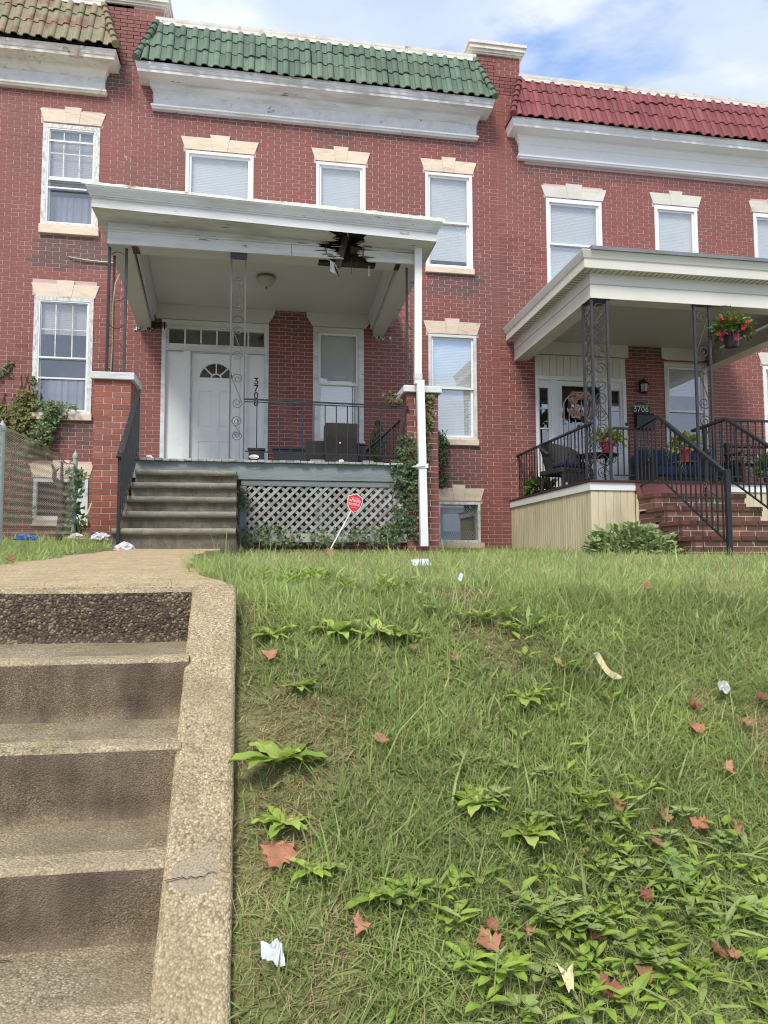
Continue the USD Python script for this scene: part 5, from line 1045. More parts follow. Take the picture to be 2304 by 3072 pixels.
# railings of the right porch
def basket(mb, x, y, z, h=0.16, r=0.028):
    for k in range(4):
        t = np.linspace(0, 1, 9); a = k * math.pi / 2 + t * math.pi * 1.1
        mb.tube(np.stack([x + r * np.sin(np.pi * t) * np.cos(a), y + r * np.sin(np.pi * t) * np.sin(a), z - h / 2 + h * t], 1), 0.005, 4)
    for zz_ in (z - h * 0.62, z + h * 0.62): mb.lathe([(0.006, -0.02), (0.018, -0.008), (0.012, 0), (0.018, 0.008), (0.006, 0.02)], c=(x, y, zz_), n=8)
def railing(label, A_, B_, ht, hb, n, posts=(), group=None, baskets=(4, 9, 14, 19), top_w=0.05):
    """top rail from A to B at heights ht (pair) above nothing: A, B are 3-D ends of the top rail; hb = drop to the bottom rail"""
    t_ = thing('porch_railing', label, 'railing', group=group); A_ = np.array(A_, float); B_ = np.array(B_, float)
    m = MB(); m.beam(A_, B_, top_w, 0.026); m.build(t_, 'top_rail', 'iron_black')
    m = MB(); m.beam(A_ - (0, 0, hb), B_ - (0, 0, hb), 0.022, 0.016); m.build(t_, 'bottom_rail', 'iron_black')
    for i in range(n):
        p = A_ + (B_ - A_) * (i + 0.7) / (n + 0.4); mm = MB(); mm.box(p[0] - .007, p[0] + .007, p[1] - .007, p[1] + .007, p[2] - hb, p[2] - 0.005)
        if i in baskets: basket(mm, p[0], p[1], p[2] - hb * 0.55)
        mm.build(t_, 'baluster', 'iron_black')
    for x, y, z0_, z1_ in posts: m = MB(); post_square(m, x, y, z0_, z1_, 0.036); m.build(t_, 'post', 'iron_black')
    return t_
railing('black iron railing along the left edge of the right porch', (4.375, 8.95, 1.885), (4.43, F, 1.885), 0, 0.76, 24, baskets=(6, 12, 18))
railing('short straight iron railing beside the red flower pot on the right porch', (4.63, 8.87, 1.80), (4.93, 8.87, 1.80), 0, 0.64, 3, baskets=(), top_w=0.04)
railing('level iron railing on the right porch beyond the second stair rail', (6.19, 8.93, 1.975), (8.34, 8.93, 1.975), 0, 0.80, 19, baskets=(4, 11))
def stair_rail(label, x, back, peak, foot, ground, baskets, upper=None):
    t_ = thing('handrail', label, 'handrail'); back, peak, foot = (np.array(p, float) for p in (back, peak, foot))
    m = MB(); m.beam(back, peak + (0, -.015, .003), 0.048, 0.034); m.build(t_, 'top_rail', 'iron_black')
    m = MB(); m.beam(peak, foot, 0.048, 0.036); m.build(t_, 'sloping_rail', 'iron_black')
    hb = 0.80
    m = MB(); m.beam(back - (0, 0, hb), peak - (0, 0, hb), 0.022, 0.018); m.beam(peak - (0, 0, hb), foot - (0, 0, hb - 0.03), 0.022, 0.018); m.build(t_, 'lower_rail', 'iron_black')
    for (a, b, n) in ((back, peak, 5), (peak, foot, 13)):
        for i in range(n):
            p = a + (b - a) * (i + 0.8) / (n + 0.5); mm = MB(); mm.box(p[0] - .0075, p[0] + .0075, p[1] - .0075, p[1] + .0075, p[2] - hb, p[2] - 0.01)
            if (i + (0 if n == 5 else 5)) in baskets: basket(mm, p[0], p[1], p[2] - hb * 0.5, h=0.18, r=0.032)
            mm.build(t_, 'baluster', 'iron_black')
    m = MB(); m.cbox(foot[0] - .026, foot[0] + .026, foot[1] - .05, foot[1] + .002, ground, foot[2] + 0.03, .004); m.build(t_, 'post', 'iron_black')
    if upper: m = MB(); m.box(upper[0] - .02, upper[0] + .02, upper[1] - .02, upper[1] + .02, upper[2], upper[3]); m.build(t_, 'post', 'iron_black')
stair_rail('black stair rail on the left of the brick steps, ending in a square post', 5.0, (4.975, 8.84, 1.805), (4.99, 8.36, 1.868), (5.02, 7.08, 0.975), 0.02, (2, 6, 9, 14), upper=(4.955, 8.86, 0.88, 1.80))
stair_rail('black iron stair rail on the right of the brick steps, running out of the picture', 6.05, (6.03, 9.22, 1.862), (6.05, 8.48, 1.892), (6.08, 7.08, 0.985), 0.02, (2, 7, 12), upper=(6.03, 8.92, 0.90, 1.85))

# brick steps
bs = thing('brick_steps', 'mossy brown brick steps with red brick nosings up to the right porch', 'steps')
X1, X2 = 4.955, 6.262; tops = [(8.42, 0.885), (8.12, 0.690), (7.82, 0.492), (7.56, 0.295)]
rg = RS(77); j = 0.010
for i, (yn, zt_) in enumerate(tops):
    yb_ = 8.83; zl = tops[i + 1][1] if i < 3 else 0.0
    yback = 8.83 if i == 0 else tops[i - 1][0] + 0.02
    MB().box(X1 + 0.006, X2 - 0.006, yn + 0.022, yback, zl - 0.02, zt_ - 0.004).build(bs, 'core', 'mortar_pale')
    # nosing course
    x = X1 - 0.012; k = 0
    while x < X2 + 0.01:
        w_ = min(0.205 + rg.uniform(-.01, .01), X2 + 0.012 - x)
        if w_ > 0.03: MB().cbox(x, x + w_ - j, yn + rg.uniform(-.003, .003), yn + 0.105, zt_ - 0.057, zt_ + rg.uniform(-.002, .002), 0.005).build(bs, 'nosing_brick', 'brick_edge')
        x += w_
    y = yn + 0.11
    while y < 8.80 and y < yn + 0.40 + (0 if i else 0.1):
        e_ = min(y + 0.20, 8.83); MB().cbox(X1 - 0.012, X1 + 0.095, y, e_, zt_ - 0.057, zt_ - 0.0005, 0.005).build(bs, 'nosing_brick', 'brick_edge'); y += 0.212
    nc = 2 if i < 3 else 3; ch = (zt_ - 0.057 - zl) / 2 if i < 3 else 0.068
    for c_ in range(nc + (0)):
        z1_ = zt_ - 0.060 - c_ * ch; z0_ = z1_ - ch + j
        x = X1 - (0.10 if (c_ + i) % 2 else 0.0)
        while x < X2:
            a, b = max(x, X1), min(x + 0.2057, X2)
            if b - a > 0.03: MB().box(a, b, yn + 0.018 + rg.uniform(-.002, .002), yn + 0.10, z0_, z1_).build(bs, 'brick', 'brick_step')
            x += 0.2157
        y = yn + 0.105 + j - (0.10 if (c_ + i) % 2 == 0 else 0)
        while y < 8.82:
            a, b = max(y, yn + 0.105 + j), min(y + 0.2057, 8.83)
            if b - a > 0.03: MB().box(X1 - rg.uniform(-.002, .002), X1 + 0.06, a, b, z0_, z1_).build(bs, 'brick', 'brick_step')
            y += 0.2157
# side fill below upper steps
MB().box(X1 + 0.006, X2 - .006, 8.30, 8.82, -0.1, 0.60).build(bs, 'core', 'mortar_pale')

# ------------------------------------------------------------------ leaves
def leaf_mesh(mb, P, D, N, L, Wd, fold=0.18, curl=0.0):
    """many simple leaves: base points P, tip directions D, face normals N, lengths L, widths Wd"""
    P, D, N = (np.asarray(a, float) for a in (P, D, N)); n = len(P)
    D = D / np.maximum(np.linalg.norm(D, axis=1, keepdims=True), 1e-9); S = np.cross(D, N); S /= np.maximum(np.linalg.norm(S, axis=1, keepdims=True), 1e-9); N = np.cross(S, D)
    L = np.broadcast_to(L, (n,))[:, None]; Wd = np.broadcast_to(Wd, (n,))[:, None]
    a = P; c = P + D * L * 0.42 - N * L * 0.02; l = P + D * L * 0.38 - S * Wd * 0.5 + N * Wd * fold; r = P + D * L * 0.38 + S * Wd * 0.5 + N * Wd * fold
    l2 = P + D * L * 0.74 - S * Wd * 0.34 + N * (Wd * fold * 0.5 - L * curl * .5); r2 = P + D * L * 0.74 + S * Wd * 0.34 + N * (Wd * fold * .5 - L * curl * .5); t = P + D * L - N * L * curl
    v = np.stack([a, l, r, c, l2, r2, t], 1).reshape(-1, 3); b = (np.arange(n) * 7)[:, None]
    f = np.concatenate([b + np.array(x) for x in ((0, 2, 3), (0, 3, 1), (3, 2, 5), (3, 4, 1), (3, 5, 6), (3, 6, 4))])
    return mb.add(v, f)
def ivy_leaf_mesh(mb, P, D, N, L, rg):
    """broad lobed leaves"""
    n = len(P); D = D / np.linalg.norm(D, axis=1, keepdims=True); S = np.cross(D, N); S /= np.maximum(np.linalg.norm(S, axis=1, keepdims=True), 1e-9); N = np.cross(S, D); L = np.broadcast_to(L, (n,))[:, None]
    out = [(0, 0.15), (-0.42, 0.05), (-0.40, 0.48), (-0.16, 0.62), (0, 1.0), (0.16, 0.62), (0.40, 0.48), (0.42, 0.05)]
    pts = [P + D * L * 0.36 - N * L * 0.05] + [P + S * L * x + D * L * y + N * L * (0.09 * abs(x) - 0.10 * (y > .9)) for x, y in out]
    v = np.stack(pts, 1).reshape(-1, 3); b = (np.arange(n) * 9)[:, None]; f = np.concatenate([b + np.array((0, 1 + (i + 1) % 8, 1 + i)) for i in range(8)])
    return mb.add(v, f)
def pts_in(poly, n, rg):
    pg = Polygon(poly) if not hasattr(poly, 'area') else poly
    a, b, c, d = pg.bounds; out = []
    from shapely import contains_xy
    while len(out) < n:
        q = np.stack([rg.uniform(a, c, 4 * n), rg.uniform(b, d, 4 * n)], 1); q = q[contains_xy(pg, q[:, 0], q[:, 1])]; out += list(q)
    return np.array(out[:n])
def ivy(label, polys, mats, seed, dens=1144, size=0.062, stems=None):
    """leaves hanging on an upright face; polys: (polygon in x z, depth, spread of depth)"""
    t_ = thing('ivy_vine', label, 'ivy'); rg = RS(seed)
    for (poly, y, sp), mat in zip(polys, mats):
        pg = Polygon(poly).buffer(0); n = int(pg.area * dens) + 6; q = pts_in(pg.buffer(0.02), n, rg)
        P = np.stack([q[:, 0], y - rg.uniform(0, 1, n) ** 1.5 * sp, q[:, 1]], 1)
        D = np.stack([rg.normal(0, 0.55, n), -rg.uniform(0.05, 0.5, n), -np.abs(rg.normal(0.9, 0.35, n))], 1); N = np.stack([rg.normal(0, 0.35, n), -np.ones(n), rg.uniform(0.1, 0.8, n)], 1)
        m = MB(); ivy_leaf_mesh(m, P, D, N, size * rg.uniform(0.55, 1.25, n), rg); m.build(t_, 'foliage', mat, kind='stuff')
    s = MB(); rg = RS(seed + 1)
    for (poly, y, sp) in polys:
        a, b, c, d = Polygon(poly).bounds
        for k in range(3): xs_ = a + (c - a) * rg.uniform(0.2, 0.8); s.tube([(xs_ + 0.06 * math.sin(i * 1.3 + k), y - 0.004, b + (d - b) * i / 6) for i in range(7)], 0.006, 4)
    s.build(t_, 'stem', 'bark'); return t_
ivy('olive green ivy climbing the left house beside its ground floor window', [([(-4.0, 2.53), (-3.81, 2.78), (-3.76, 2.77), (-3.71, 2.62), (-3.7, 3.02), (-3.65, 3.01), (-3.63, 2.44), (-3.7, 2.18), (-3.62, 1.95), (-3.98, 2.0)], F - 0.01, 0.10)], ['ivy_olive'], 1, dens=1980, size=0.06)
ivy('dark green ivy sprawling over the left window sill', [([(-3.58, 2.58), (-3.49, 2.55), (-3.34, 2.59), (-3.02, 2.52), (-3.12, 2.42), (-3.29, 2.25), (-3.38, 1.98), (-3.69, 1.9), (-3.58, 2.24), (-3.49, 2.38)], F - 0.05, 0.14), ([(-3.72, 1.95), (-3.36, 1.98), (-3.40, 1.72), (-3.8, 1.70)], F - 0.01, 0.1)], ['ivy_leaf', 'ivy_olive'], 2, dens=1760, size=0.064)
ivy('ivy shoots at the far left edge of the left house wall', [([(-4.24, 2.93), (-4.18, 3.07), (-3.99, 3.24), (-4.11, 3.07), (-4.17, 2.98)], F - 0.01, 0.06), ([(-4.33, 2.7), (-4.11, 2.49), (-4.06, 2.3), (-4.03, 2.0), (-4.36, 1.94)], F - 0.01, 0.08)], ['ivy_leaf', 'ivy_olive'], 3, dens=1980)
ivy('dark ivy mass clothing the right brick pier of the middle porch', [([(1.72, 1.62), (1.86, 1.66), (1.94, 1.44), (1.93, 1.01), (1.59, 1.01), (1.63, 1.29), (1.71, 1.36)], 8.99, 0.10), ([(1.60, 1.30), (1.93, 1.30), (1.93, 0.33), (1.57, 0.31), (1.4, 0.41), (1.59, 0.53), (1.70, 0.76), (1.64, 1.03)], 8.98, 0.11), ([(1.51, 2.18), (1.64, 2.19), (1.74, 2.10), (1.65, 2.03), (1.59, 2.08)], 9.0, 0.08),
     ([(2.04, 2.21), (2.15, 2.19), (2.13, 1.75), (2.07, 1.67), (2.03, 1.72)], 8.985, 0.05), ([(2.04, 1.57), (2.12, 1.54), (2.09, 1.35), (2.03, 1.32)], 8.985, 0.05)], ['ivy_leaf', 'ivy_leaf', 'ivy_olive', 'ivy_leaf', 'ivy_leaf'], 4, dens=1300, size=0.054)
ivy('ivy on the house wall just right of the ivy clad pier', [([(2.94, 2.31), (3.12, 2.08), (3.09, 1.82), (2.92, 1.55)], F - 0.06, 0.06), ([(2.92, 1.57), (3.1, 1.53), (3.07, 1.35), (2.92, 1.33)], F - 0.01, 0.06)], ['ivy_leaf', 'ivy_leaf'], 5, dens=1760, size=0.072)
ivy('ivy climbing behind the side railing on the middle porch', [([(1.76, 2.10), (1.86, 2.37), (1.93, 2.14), (1.91, 1.55), (1.72, 1.5)], F - 0.35, 0.08)], ['ivy_leaf'], 6, dens=1980)
ivy('low ivy growing along the foot of the wooden lattice', [([(-0.30, 0.25), (-0.28, 0.42), (0.02, 0.50), (0.23, 0.45), (0.43, 0.37), (0.91, 0.42), (1.28, 0.40), (1.61, 0.50), (1.66, 0.25)], 8.95, 0.16), ([(-0.31, 0.9), (-0.20, 0.92), (-0.21, 0.70), (-0.30, 0.70)], 8.95, 0.06)], ['ivy_leaf', 'ivy_leaf'], 7, dens=800, size=0.055)
ivy('ivy and weeds choking the end post of the chain link fence', [([(-2.18, 1.06), (-2.12, 1.1), (-2.01, 1.01), (-2.08, 0.96), (-2.08, 0.65), (-2.0, 0.48), (-2.06, 0.36), (-2.24, 0.34), (-2.22, 0.76)], 8.55, 0.12)], ['ivy_leaf'], 8, dens=1980, size=0.06)
ivy('dark ivy bank on the wall behind the chain link fence', [([(-4.0, 1.9), (-3.70, 1.86), (-3.60, 1.52), (-3.55, 1.15), (-3.5, 0.6), (-4.5, 0.6), (-4.5, 1.9)], F - 0.3, 0.25)], ['ivy_leaf'], 9, dens=300, size=0.065)

def shrub(name, label, cat, c, rx, ry, rz, n, L, mat, seed, stem='bark', group=None):
    t_ = thing(name, label, cat, c, group=group); rg = RS(seed)
    u = rg.normal(size=(n, 3)); u /= np.linalg.norm(u, axis=1, keepdims=True); u[:, 2] = np.abs(u[:, 2]); r = rg.uniform(0.45, 1.0, n) ** 0.6
    bumpy = 0.82 + 0.36 * meshkit.fbm(u * 2.6 + 3, 3, seed)
    P = u * (r * bumpy)[:, None] * (rx, ry, rz); D = u + rg.normal(0, 0.6, (n, 3)) + (0, 0, 0.1); N = np.stack([rg.normal(0, .4, n), rg.normal(-0.35, .4, n), np.ones(n)], 1)
    m = MB(); leaf_mesh(m, P, D, N, L * rg.uniform(0.6, 1.3, n), L * 0.68 * rg.uniform(0.7, 1.2, n), curl=0.12); m.build(t_, 'foliage', mat, kind='stuff')
    s = MB()
    for k in range(9): a = rg.uniform(0, 6.28); s.tube([(0, 0, -0.05), (rx * .4 * math.cos(a), ry * .4 * math.sin(a), rz * 0.5), (rx * .75 * math.cos(a), ry * .75 * math.sin(a), rz * 0.8)], [0.012, 0.008, 0.003], 5)
    s.build(t_, 'stem', stem); return t_
shrub('leafy_bush', 'low pale green leafy bush between the cream skirting and the brick steps', 'bush', (4.46, 8.15, 0.10), 0.60, 0.42, 0.34, 1300, 0.088, 'shrub_leaf', 21)

# ------------------------------------------------------------------ things on the right porch
def flower(mb_, c, r, rg, n=5):
    a0 = rg.uniform(0, 6); nrm = np.array([rg.normal(0, .4), -1.0, rg.normal(0.2, .4)]); nrm /= np.linalg.norm(nrm); s = np.cross(nrm, (0, 0, 1.0)); s /= np.linalg.norm(s); w = np.cross(s, nrm)
    a = a0 + np.arange(n) * 2 * np.pi / n; D = np.cos(a)[:, None] * s + np.sin(a)[:, None] * w + 0.25 * nrm
    leaf_mesh(mb_, np.repeat([c], n, 0), D, np.repeat([nrm], n, 0), r, r * 0.85)
def potted(name, label, cat, c, pot_r, pot_h, pot_mat, fol, n, L, nfl, seed, hang=None, tagc=False, group=None, flr=0.038):
    t_ = thing(name, label, cat, c, group=group); rg = RS(seed)
    MB().lathe([(0, 0), (pot_r * 0.72, 0), (pot_r * 0.95, pot_h * 0.86), (pot_r * 1.06, pot_h * 0.87), (pot_r * 1.08, pot_h), (pot_r * 0.96, pot_h), (pot_r * 0.9, pot_h * 0.9), (0, pot_h * 0.9)], n=20).build(t_, 'pot', pot_mat, smooth=40)
    u = rg.normal(size=(n, 3)); u /= np.linalg.norm(u, axis=1, keepdims=True); u[:, 2] = np.where(u[:, 2] < -0.45, -u[:, 2], u[:, 2]); r = rg.uniform(0.3, 1.0, n)
    P = u * r[:, None] * fol + (0, 0, pot_h + fol[2] * 0.35); D = u + rg.normal(0, 0.5, (n, 3)); N = np.stack([rg.normal(0, .4, n), rg.normal(-0.5, .4, n), np.ones(n)], 1)
    m = MB(); leaf_mesh(m, P, D, N, L * rg.uniform(.6, 1.3, n), L * .5); m.build(t_, 'foliage', 'flower_leaf', kind='stuff')
    for k in range(nfl):
        u = rg.normal(size=3); u /= np.linalg.norm(u); u[1] = -abs(u[1]); c_ = u * fol * rg.uniform(0.8, 1.15) + (0, 0, pot_h + fol[2] * 0.35); m = MB(); flower(m, c_, flr, rg); m.build(t_, 'flower', 'petal_red')
    if hang:
        m = MB()
        for k in range(3): a = k * 2.094 + .4; m.tube([(pot_r * math.cos(a), pot_r * math.sin(a), pot_h), (0, 0, hang)], 0.0025, 4)
        m.build(t_, 'hanger', 'iron_black')
        for k in range(6):
            a = rg.uniform(0, 6.28); l = rg.uniform(0.1, 0.28); x0_, y0_ = pot_r * math.cos(a), pot_r * math.sin(a); q = [(x0_, y0_, pot_h), (x0_ * 1.5, y0_ * 1.4, pot_h + .03), (x0_ * 1.9, y0_ * 1.5, pot_h - l * .5), (x0_ * 2.0, y0_ * 1.5, pot_h - l)]
            MB().tube(q, 0.0025, 4).build(t_, 'trailing_stem', 'flower_leaf')
    if tagc: MB().box(-0.045, 0.03, -pot_r * 1.02 - .004, -pot_r * 1.02 - .001, pot_h * .35, pot_h * .95).build(t_, 'care_tag', 'petal_red')
    return t_
potted('hanging_basket', 'hanging basket of red flowers under the edge of the right porch roof', 'hanging basket', (6.448, 8.86, 3.00), 0.115, 0.17, 'plastic_black', np.array((0.30, 0.24, 0.20)), 620, 0.085, 13, 31, flr=0.045, hang=0.60, tagc=True)
MB().tube([(6.1, 8.97, 3.60), (6.4, 8.88, 3.60), (6.448, 8.86, 3.58), (6.46, 8.86, 3.60)], 0.006, 5).build('/World/hanging_basket', 'bracket', 'iron_black')
bk = stage.GetPrimAtPath('/World/hanging_basket/bracket'); UsdGeom.Xformable(bk).AddTranslateOp().Set(Gf.Vec3d(-6.448, -8.86, -3.0))
tb = thing('side_table', 'round black iron side table beside the wicker chair', 'table', (4.96, 10.0, 1.088))
MB().lathe([(0, 0.50), (0.30, 0.50), (0.31, 0.505), (0.31, 0.52), (0.30, 0.525), (0, 0.525)], n=28).build(tb, 'table_top', 'wicker_black', smooth=40)
for k in range(4): a = k * math.pi / 2 + 0.6; MB().tube([(0.26 * math.cos(a), 0.26 * math.sin(a), 0.50), (0.20 * math.cos(a), 0.20 * math.sin(a), 0.25), (0.27 * math.cos(a), 0.27 * math.sin(a), 0.0)], 0.016, 6).build(tb, 'leg', 'iron_black')
m = MB()
for k in range(4): a = k * math.pi / 2 + 0.6; m.tube([(0.25 * math.cos(a) + 0.05 * math.cos(t), 0.25 * math.sin(a), 0.43 + 0.05 * math.sin(t)) for t in np.linspace(0, 6.28, 12)], 0.007, 5)
m.build(tb, 'scroll', 'iron_black')
potted('flower_pot', 'red pot with a red flowering plant on the round side table', 'flower pot', (5.09, 9.93, 1.613), 0.10, 0.165, 'pot_red', np.array((0.30, 0.20, 0.12)), 240, 0.10, 3, 33)
potted('flower_pot', 'red pot of flowers on a small stand in front of the blue sofa', 'flower pot', (6.40, 10.0, 1.535), 0.10, 0.185, 'pot_red', np.array((0.26, 0.2, 0.16)), 260, 0.10, 3, 34)
sdn = thing('plant_stand', 'slim plant stand carrying the pot in front of the sofa', 'stand', (6.40, 10.0, 1.088))
MB().lathe([(0, .425), (0.19, 0.425), (0.19, .44), (0, .44)], n=20).build(sdn, 'top', 'wood_joist', smooth=40)
for k in range(3): a = k * 2.094; MB().tube([(0.03 * math.cos(a), 0.03 * math.sin(a), 0.42), (0.13 * math.cos(a), 0.13 * math.sin(a), 0)], 0.012, 5).build(sdn, 'leg', 'iron_black')
# wicker chair
wc = thing('wicker_chair', 'black wicker armchair with a navy cushion on the right porch', 'chair', (4.60, 10.35, 1.088), rz=0.25)
def roundbox(x0, x1, y0, y1, z0, z1, r):
    import manifold3d as m3
    s_ = m3.Manifold.sphere(r, 16); pts = [s_.translate((x, y, z)) for x in (x0 + r, x1 - r) for y in (y0 + r, y1 - r) for z in (z0 + r, z1 - r)]
    h = m3.Manifold.batch_hull(pts).to_mesh(); return MB().add(h.vert_properties[:, :3], h.tri_verts)
bkv = []; nb, nh = 15, 9
for a in np.linspace(-1.9, 1.9, nb):
    top_h = 0.80 - 0.24 * (abs(a) / 1.9) ** 1.8
    for k in range(nh):
        t = k / (nh - 1); bkv.append((0.30 * math.sin(a) * (1 + 0.10 * t), 0.26 * math.cos(a) * (1 + 0.2 * t) + 0.02 + 0.10 * t, 0.28 + (top_h - 0.28) * t))
bkv = np.array(bkv); I = np.arange(nb * nh).reshape(nb, nh); m = MB(); m.add(bkv, np.stack([I[:-1, :-1], I[1:, :-1], I[1:, 1:], I[:-1, 1:]], -1).reshape(-1, 4)); off_ = bkv.copy(); off_[:, :2] *= 0.93; m.add(off_, np.stack([I[:-1, :-1], I[:-1, 1:], I[1:, 1:], I[1:, :-1]], -1).reshape(-1, 4))
m.build(wc, 'back', 'wicker_black', smooth=40)
MB().tube(bkv.reshape(nb, nh, 3)[:, -1], 0.026, 7).build(wc, 'rim', 'wicker_black', smooth=True)
roundbox(-0.30, 0.30, -0.30, 0.26, 0.24, 0.33, 0.03).build(wc, 'seat', 'wicker_black', smooth=40); roundbox(-0.26, 0.26, -0.29, 0.22, 0.33, 0.43, 0.045).build(wc, 'cushion', 'cushion_navy', smooth=True)
MB().box(-0.29, 0.29, -0.29, -0.27, 0.10, 0.25).build(wc, 'apron', 'wicker_black')
for sx in (-1, 1):
    for sy in (-1, 1): MB().tube([(0.26 * sx, 0.25 * sy - .02, 0.26), (0.28 * sx, 0.27 * sy - .02, 0)], 0.020, 6).build(wc, 'leg', 'wicker_black')
# sofa
so = thing('garden_sofa', 'dark wicker garden sofa with blue cushions under the right porch window', 'sofa', (6.95, 10.95, 1.088))
roundbox(-0.72, 0.75, -0.34, 0.34, 0.10, 0.30, 0.03).build(so, 'base', 'wicker_black', smooth=40)
for a, b in ((-0.66, 0.02), (0.04, 0.72)): roundbox(a, b, -0.36, 0.28, 0.30, 0.46, 0.05).build(so, 'seat_cushion', 'cushion_blue', smooth=True)
for a, b in ((-0.66, 0.02), (0.04, 0.72)): roundbox(a, b, 0.16, 0.36, 0.44, 0.82, 0.06).build(so, 'back_cushion', 'cushion_blue', smooth=True)
for a, b in ((-0.78, -0.64), (0.74, 0.88)): roundbox(a, b, -0.38, 0.34, 0.08, 0.60, 0.05).build(so, 'arm', 'wicker_black', smooth=40)
v = MB().lathe([(0, -0.30), (0.13, -0.29), (0.15, 0), (0.13, 0.29), (0, 0.30)], n=16); V_ = v.v[0]; v.v[0] = np.stack([V_[:, 0] - 0.70, V_[:, 2] - 0.03, V_[:, 1] + 0.60], 1); v.build(so, 'bolster', 'cushion_blue', smooth=True)
m = MB()
for i in range(28): x = -0.7 + i * 0.052; m.tube([(x, -0.345, 0.02), (x + .026, -.345, .10), (x + .052, -.345, .02)], 0.005, 4)
m.build(so, 'lattice_skirt', 'wicker_black', kind='stuff')
# bench behind the second stair rail
bn = thing('wooden_bench', 'dark slatted bench end beyond the second stair rail on the right porch', 'bench', (7.9, 9.9, 1.088))
for k, (y_, z_) in enumerate(((0.0, 0.42), (0.12, 0.42), (0.24, 0.42), (0.34, 0.60), (0.37, 0.74))): MB().cbox(-0.65, 0.6, y_ - .045, y_ + .045, z_, z_ + 0.03, 0.005).build(bn, 'slat', 'wood_rot')
for x in (-0.6, 0.55):
    for y_ in (-0.02, 0.34): MB().cbox(x - .03, x + .03, y_ - .03, y_ + .03, 0, 0.42 if y_ < .1 else 0.80, .004).build(bn, 'leg', 'wood_rot')
    MB().cbox(x - .03, x + .03, -0.05, 0.36, 0.58, 0.61, .004).build(bn, 'arm', 'wood_rot')
potted('planter', 'leafy planter at the right end of the right porch', 'planter', (7.35, 9.3, 1.088), 0.13, 0.18, 'wood_joist', np.array((0.28, 0.22, 0.22)), 320, 0.10, 0, 36)
potted('planter', 'low planter with strappy leaves behind the left railing of the right porch', 'planter', (4.56, 11.3, 1.088), 0.15, 0.10, 'maroon_dark', np.array((0.26, 0.22, 0.12)), 200, 0.14, 2, 37)
# wreath
wr_ = thing('door_wreath', 'pale pink flower wreath hanging on the storm door', 'wreath', (5.63, F - 0.02, 2.80)); rg = RS(51)
MB().tube([(0.22 * math.cos(a), -0.03, 0.22 * math.sin(a)) for a in np.linspace(0, 2 * math.pi, 30)], 0.035, 6).build(wr_, 'ring', 'bark')
for k in range(70):
    a = rg.uniform(0, 6.28); rr_ = 0.22 + rg.normal(0, 0.055); m = MB(); flower(m, np.array([rr_ * math.cos(a), -0.05 - rg.uniform(0, .06), rr_ * math.sin(a)]), rg.uniform(0.04, 0.065), rg, n=6); m.build(wr_, 'flower', 'petal_pink')
# lantern, plaque, mailbox, bell
la = thing('wall_lantern', 'black porch lantern above the arched number plaque', 'lantern', (6.858, F, 3.22))
MB().box(-0.05, 0.05, -0.015, -0.001, -0.10, 0.12).build(la, 'back_plate', 'iron_black')
MB().tube([(0, -0.01, 0.08), (0, -0.06, 0.14), (0, -0.10, 0.10)], 0.010, 6).build(la, 'arm', 'iron_black')
MB().lathe([(0, 0.16), (0.02, 0.10), (0.05, 0.07), (0.095, 0.045), (0.10, 0.03), (0, 0.03)], c=(0, -0.10, 0), n=6).build(la, 'roof', 'iron_black')
MB().lathe([(0.072, 0.03), (0.062, -0.12)], c=(0, -0.10, 0), n=6).build(la, 'glass', 'frosted')
m = MB()
for k in range(6): a = k * math.pi / 3; m.tube([(0.074 * math.cos(a), -0.10 + 0.074 * math.sin(a), 0.03), (0.064 * math.cos(a), -0.10 + 0.064 * math.sin(a), -0.125)], 0.006, 4)
m.lathe([(0, -0.15), (0.03, -0.145), (0.07, -0.12), (0.066, -0.11), (0, -0.115)], c=(0, -.10, 0), n=6); m.build(la, 'cage', 'iron_black')
pq = thing('number_plaque', 'dark arched address plaque reading 3706', 'plaque', (6.822, F, 2.80))
sh = unary_union([sbox(-0.205, -0.085, 0.205, 0.07), Polygon([(0.15 * math.cos(a), 0.07 + 0.085 * math.sin(a)) for a in np.linspace(0, math.pi, 16)])])
MB().plate(sh, -0.014, -0.001).build(pq, 'rim', 'bronze'); MB().plate(sh.buffer(-0.016), -0.019, -0.0135).build(pq, 'plate', 'plaque')
t = meshkit.text_mesh('3706', 0.098, 0.005); v = np.array(t.vertices); v[:, 0] -= v[:, 0].mean(); v[:, 0] *= 0.292 / (v[:, 0].max() - v[:, 0].min()); v[:, 0] -= (v[:, 0].max() + v[:, 0].min()) / 2
MB().add(np.stack([v[:, 0], -0.019 - v[:, 2], v[:, 1] - 0.045], 1), np.array(t.faces)).build(pq, 'digits', 'sign_white')
mbx = thing('mailbox', 'black wall mailbox below the number plaque', 'mailbox', (6.86, F, 2.42))
MB().cbox(-0.17, 0.17, -0.11, -0.002, 0.0, 0.26, 0.008).build(mbx, 'box', 'iron_black'); MB().beam((-0.175, -0.06, 0.285), (0.175, -0.06, 0.285), 0.13, 0.02, up=(0, -0.35, 1)).build(mbx, 'lid', 'iron_black')
db = thing('door_bell', 'white and black video door bell on the right door frame', 'door bell', (6.52, F - 0.02, 2.48))
MB().cbox(-0.035, 0.035, -0.022, -0.001, -0.065, 0.065, .005).build(db, 'body', 'white_clean'); MB().cbox(-0.03, 0.03, -0.026, -0.021, -0.005, 0.06, .004).build(db, 'lens_panel', 'plastic_black')
sc_ = thing('garden_hook', 'thin arched iron hook standing before the brick steps', 'plant hook', (5.0, 7.5, 0.05))
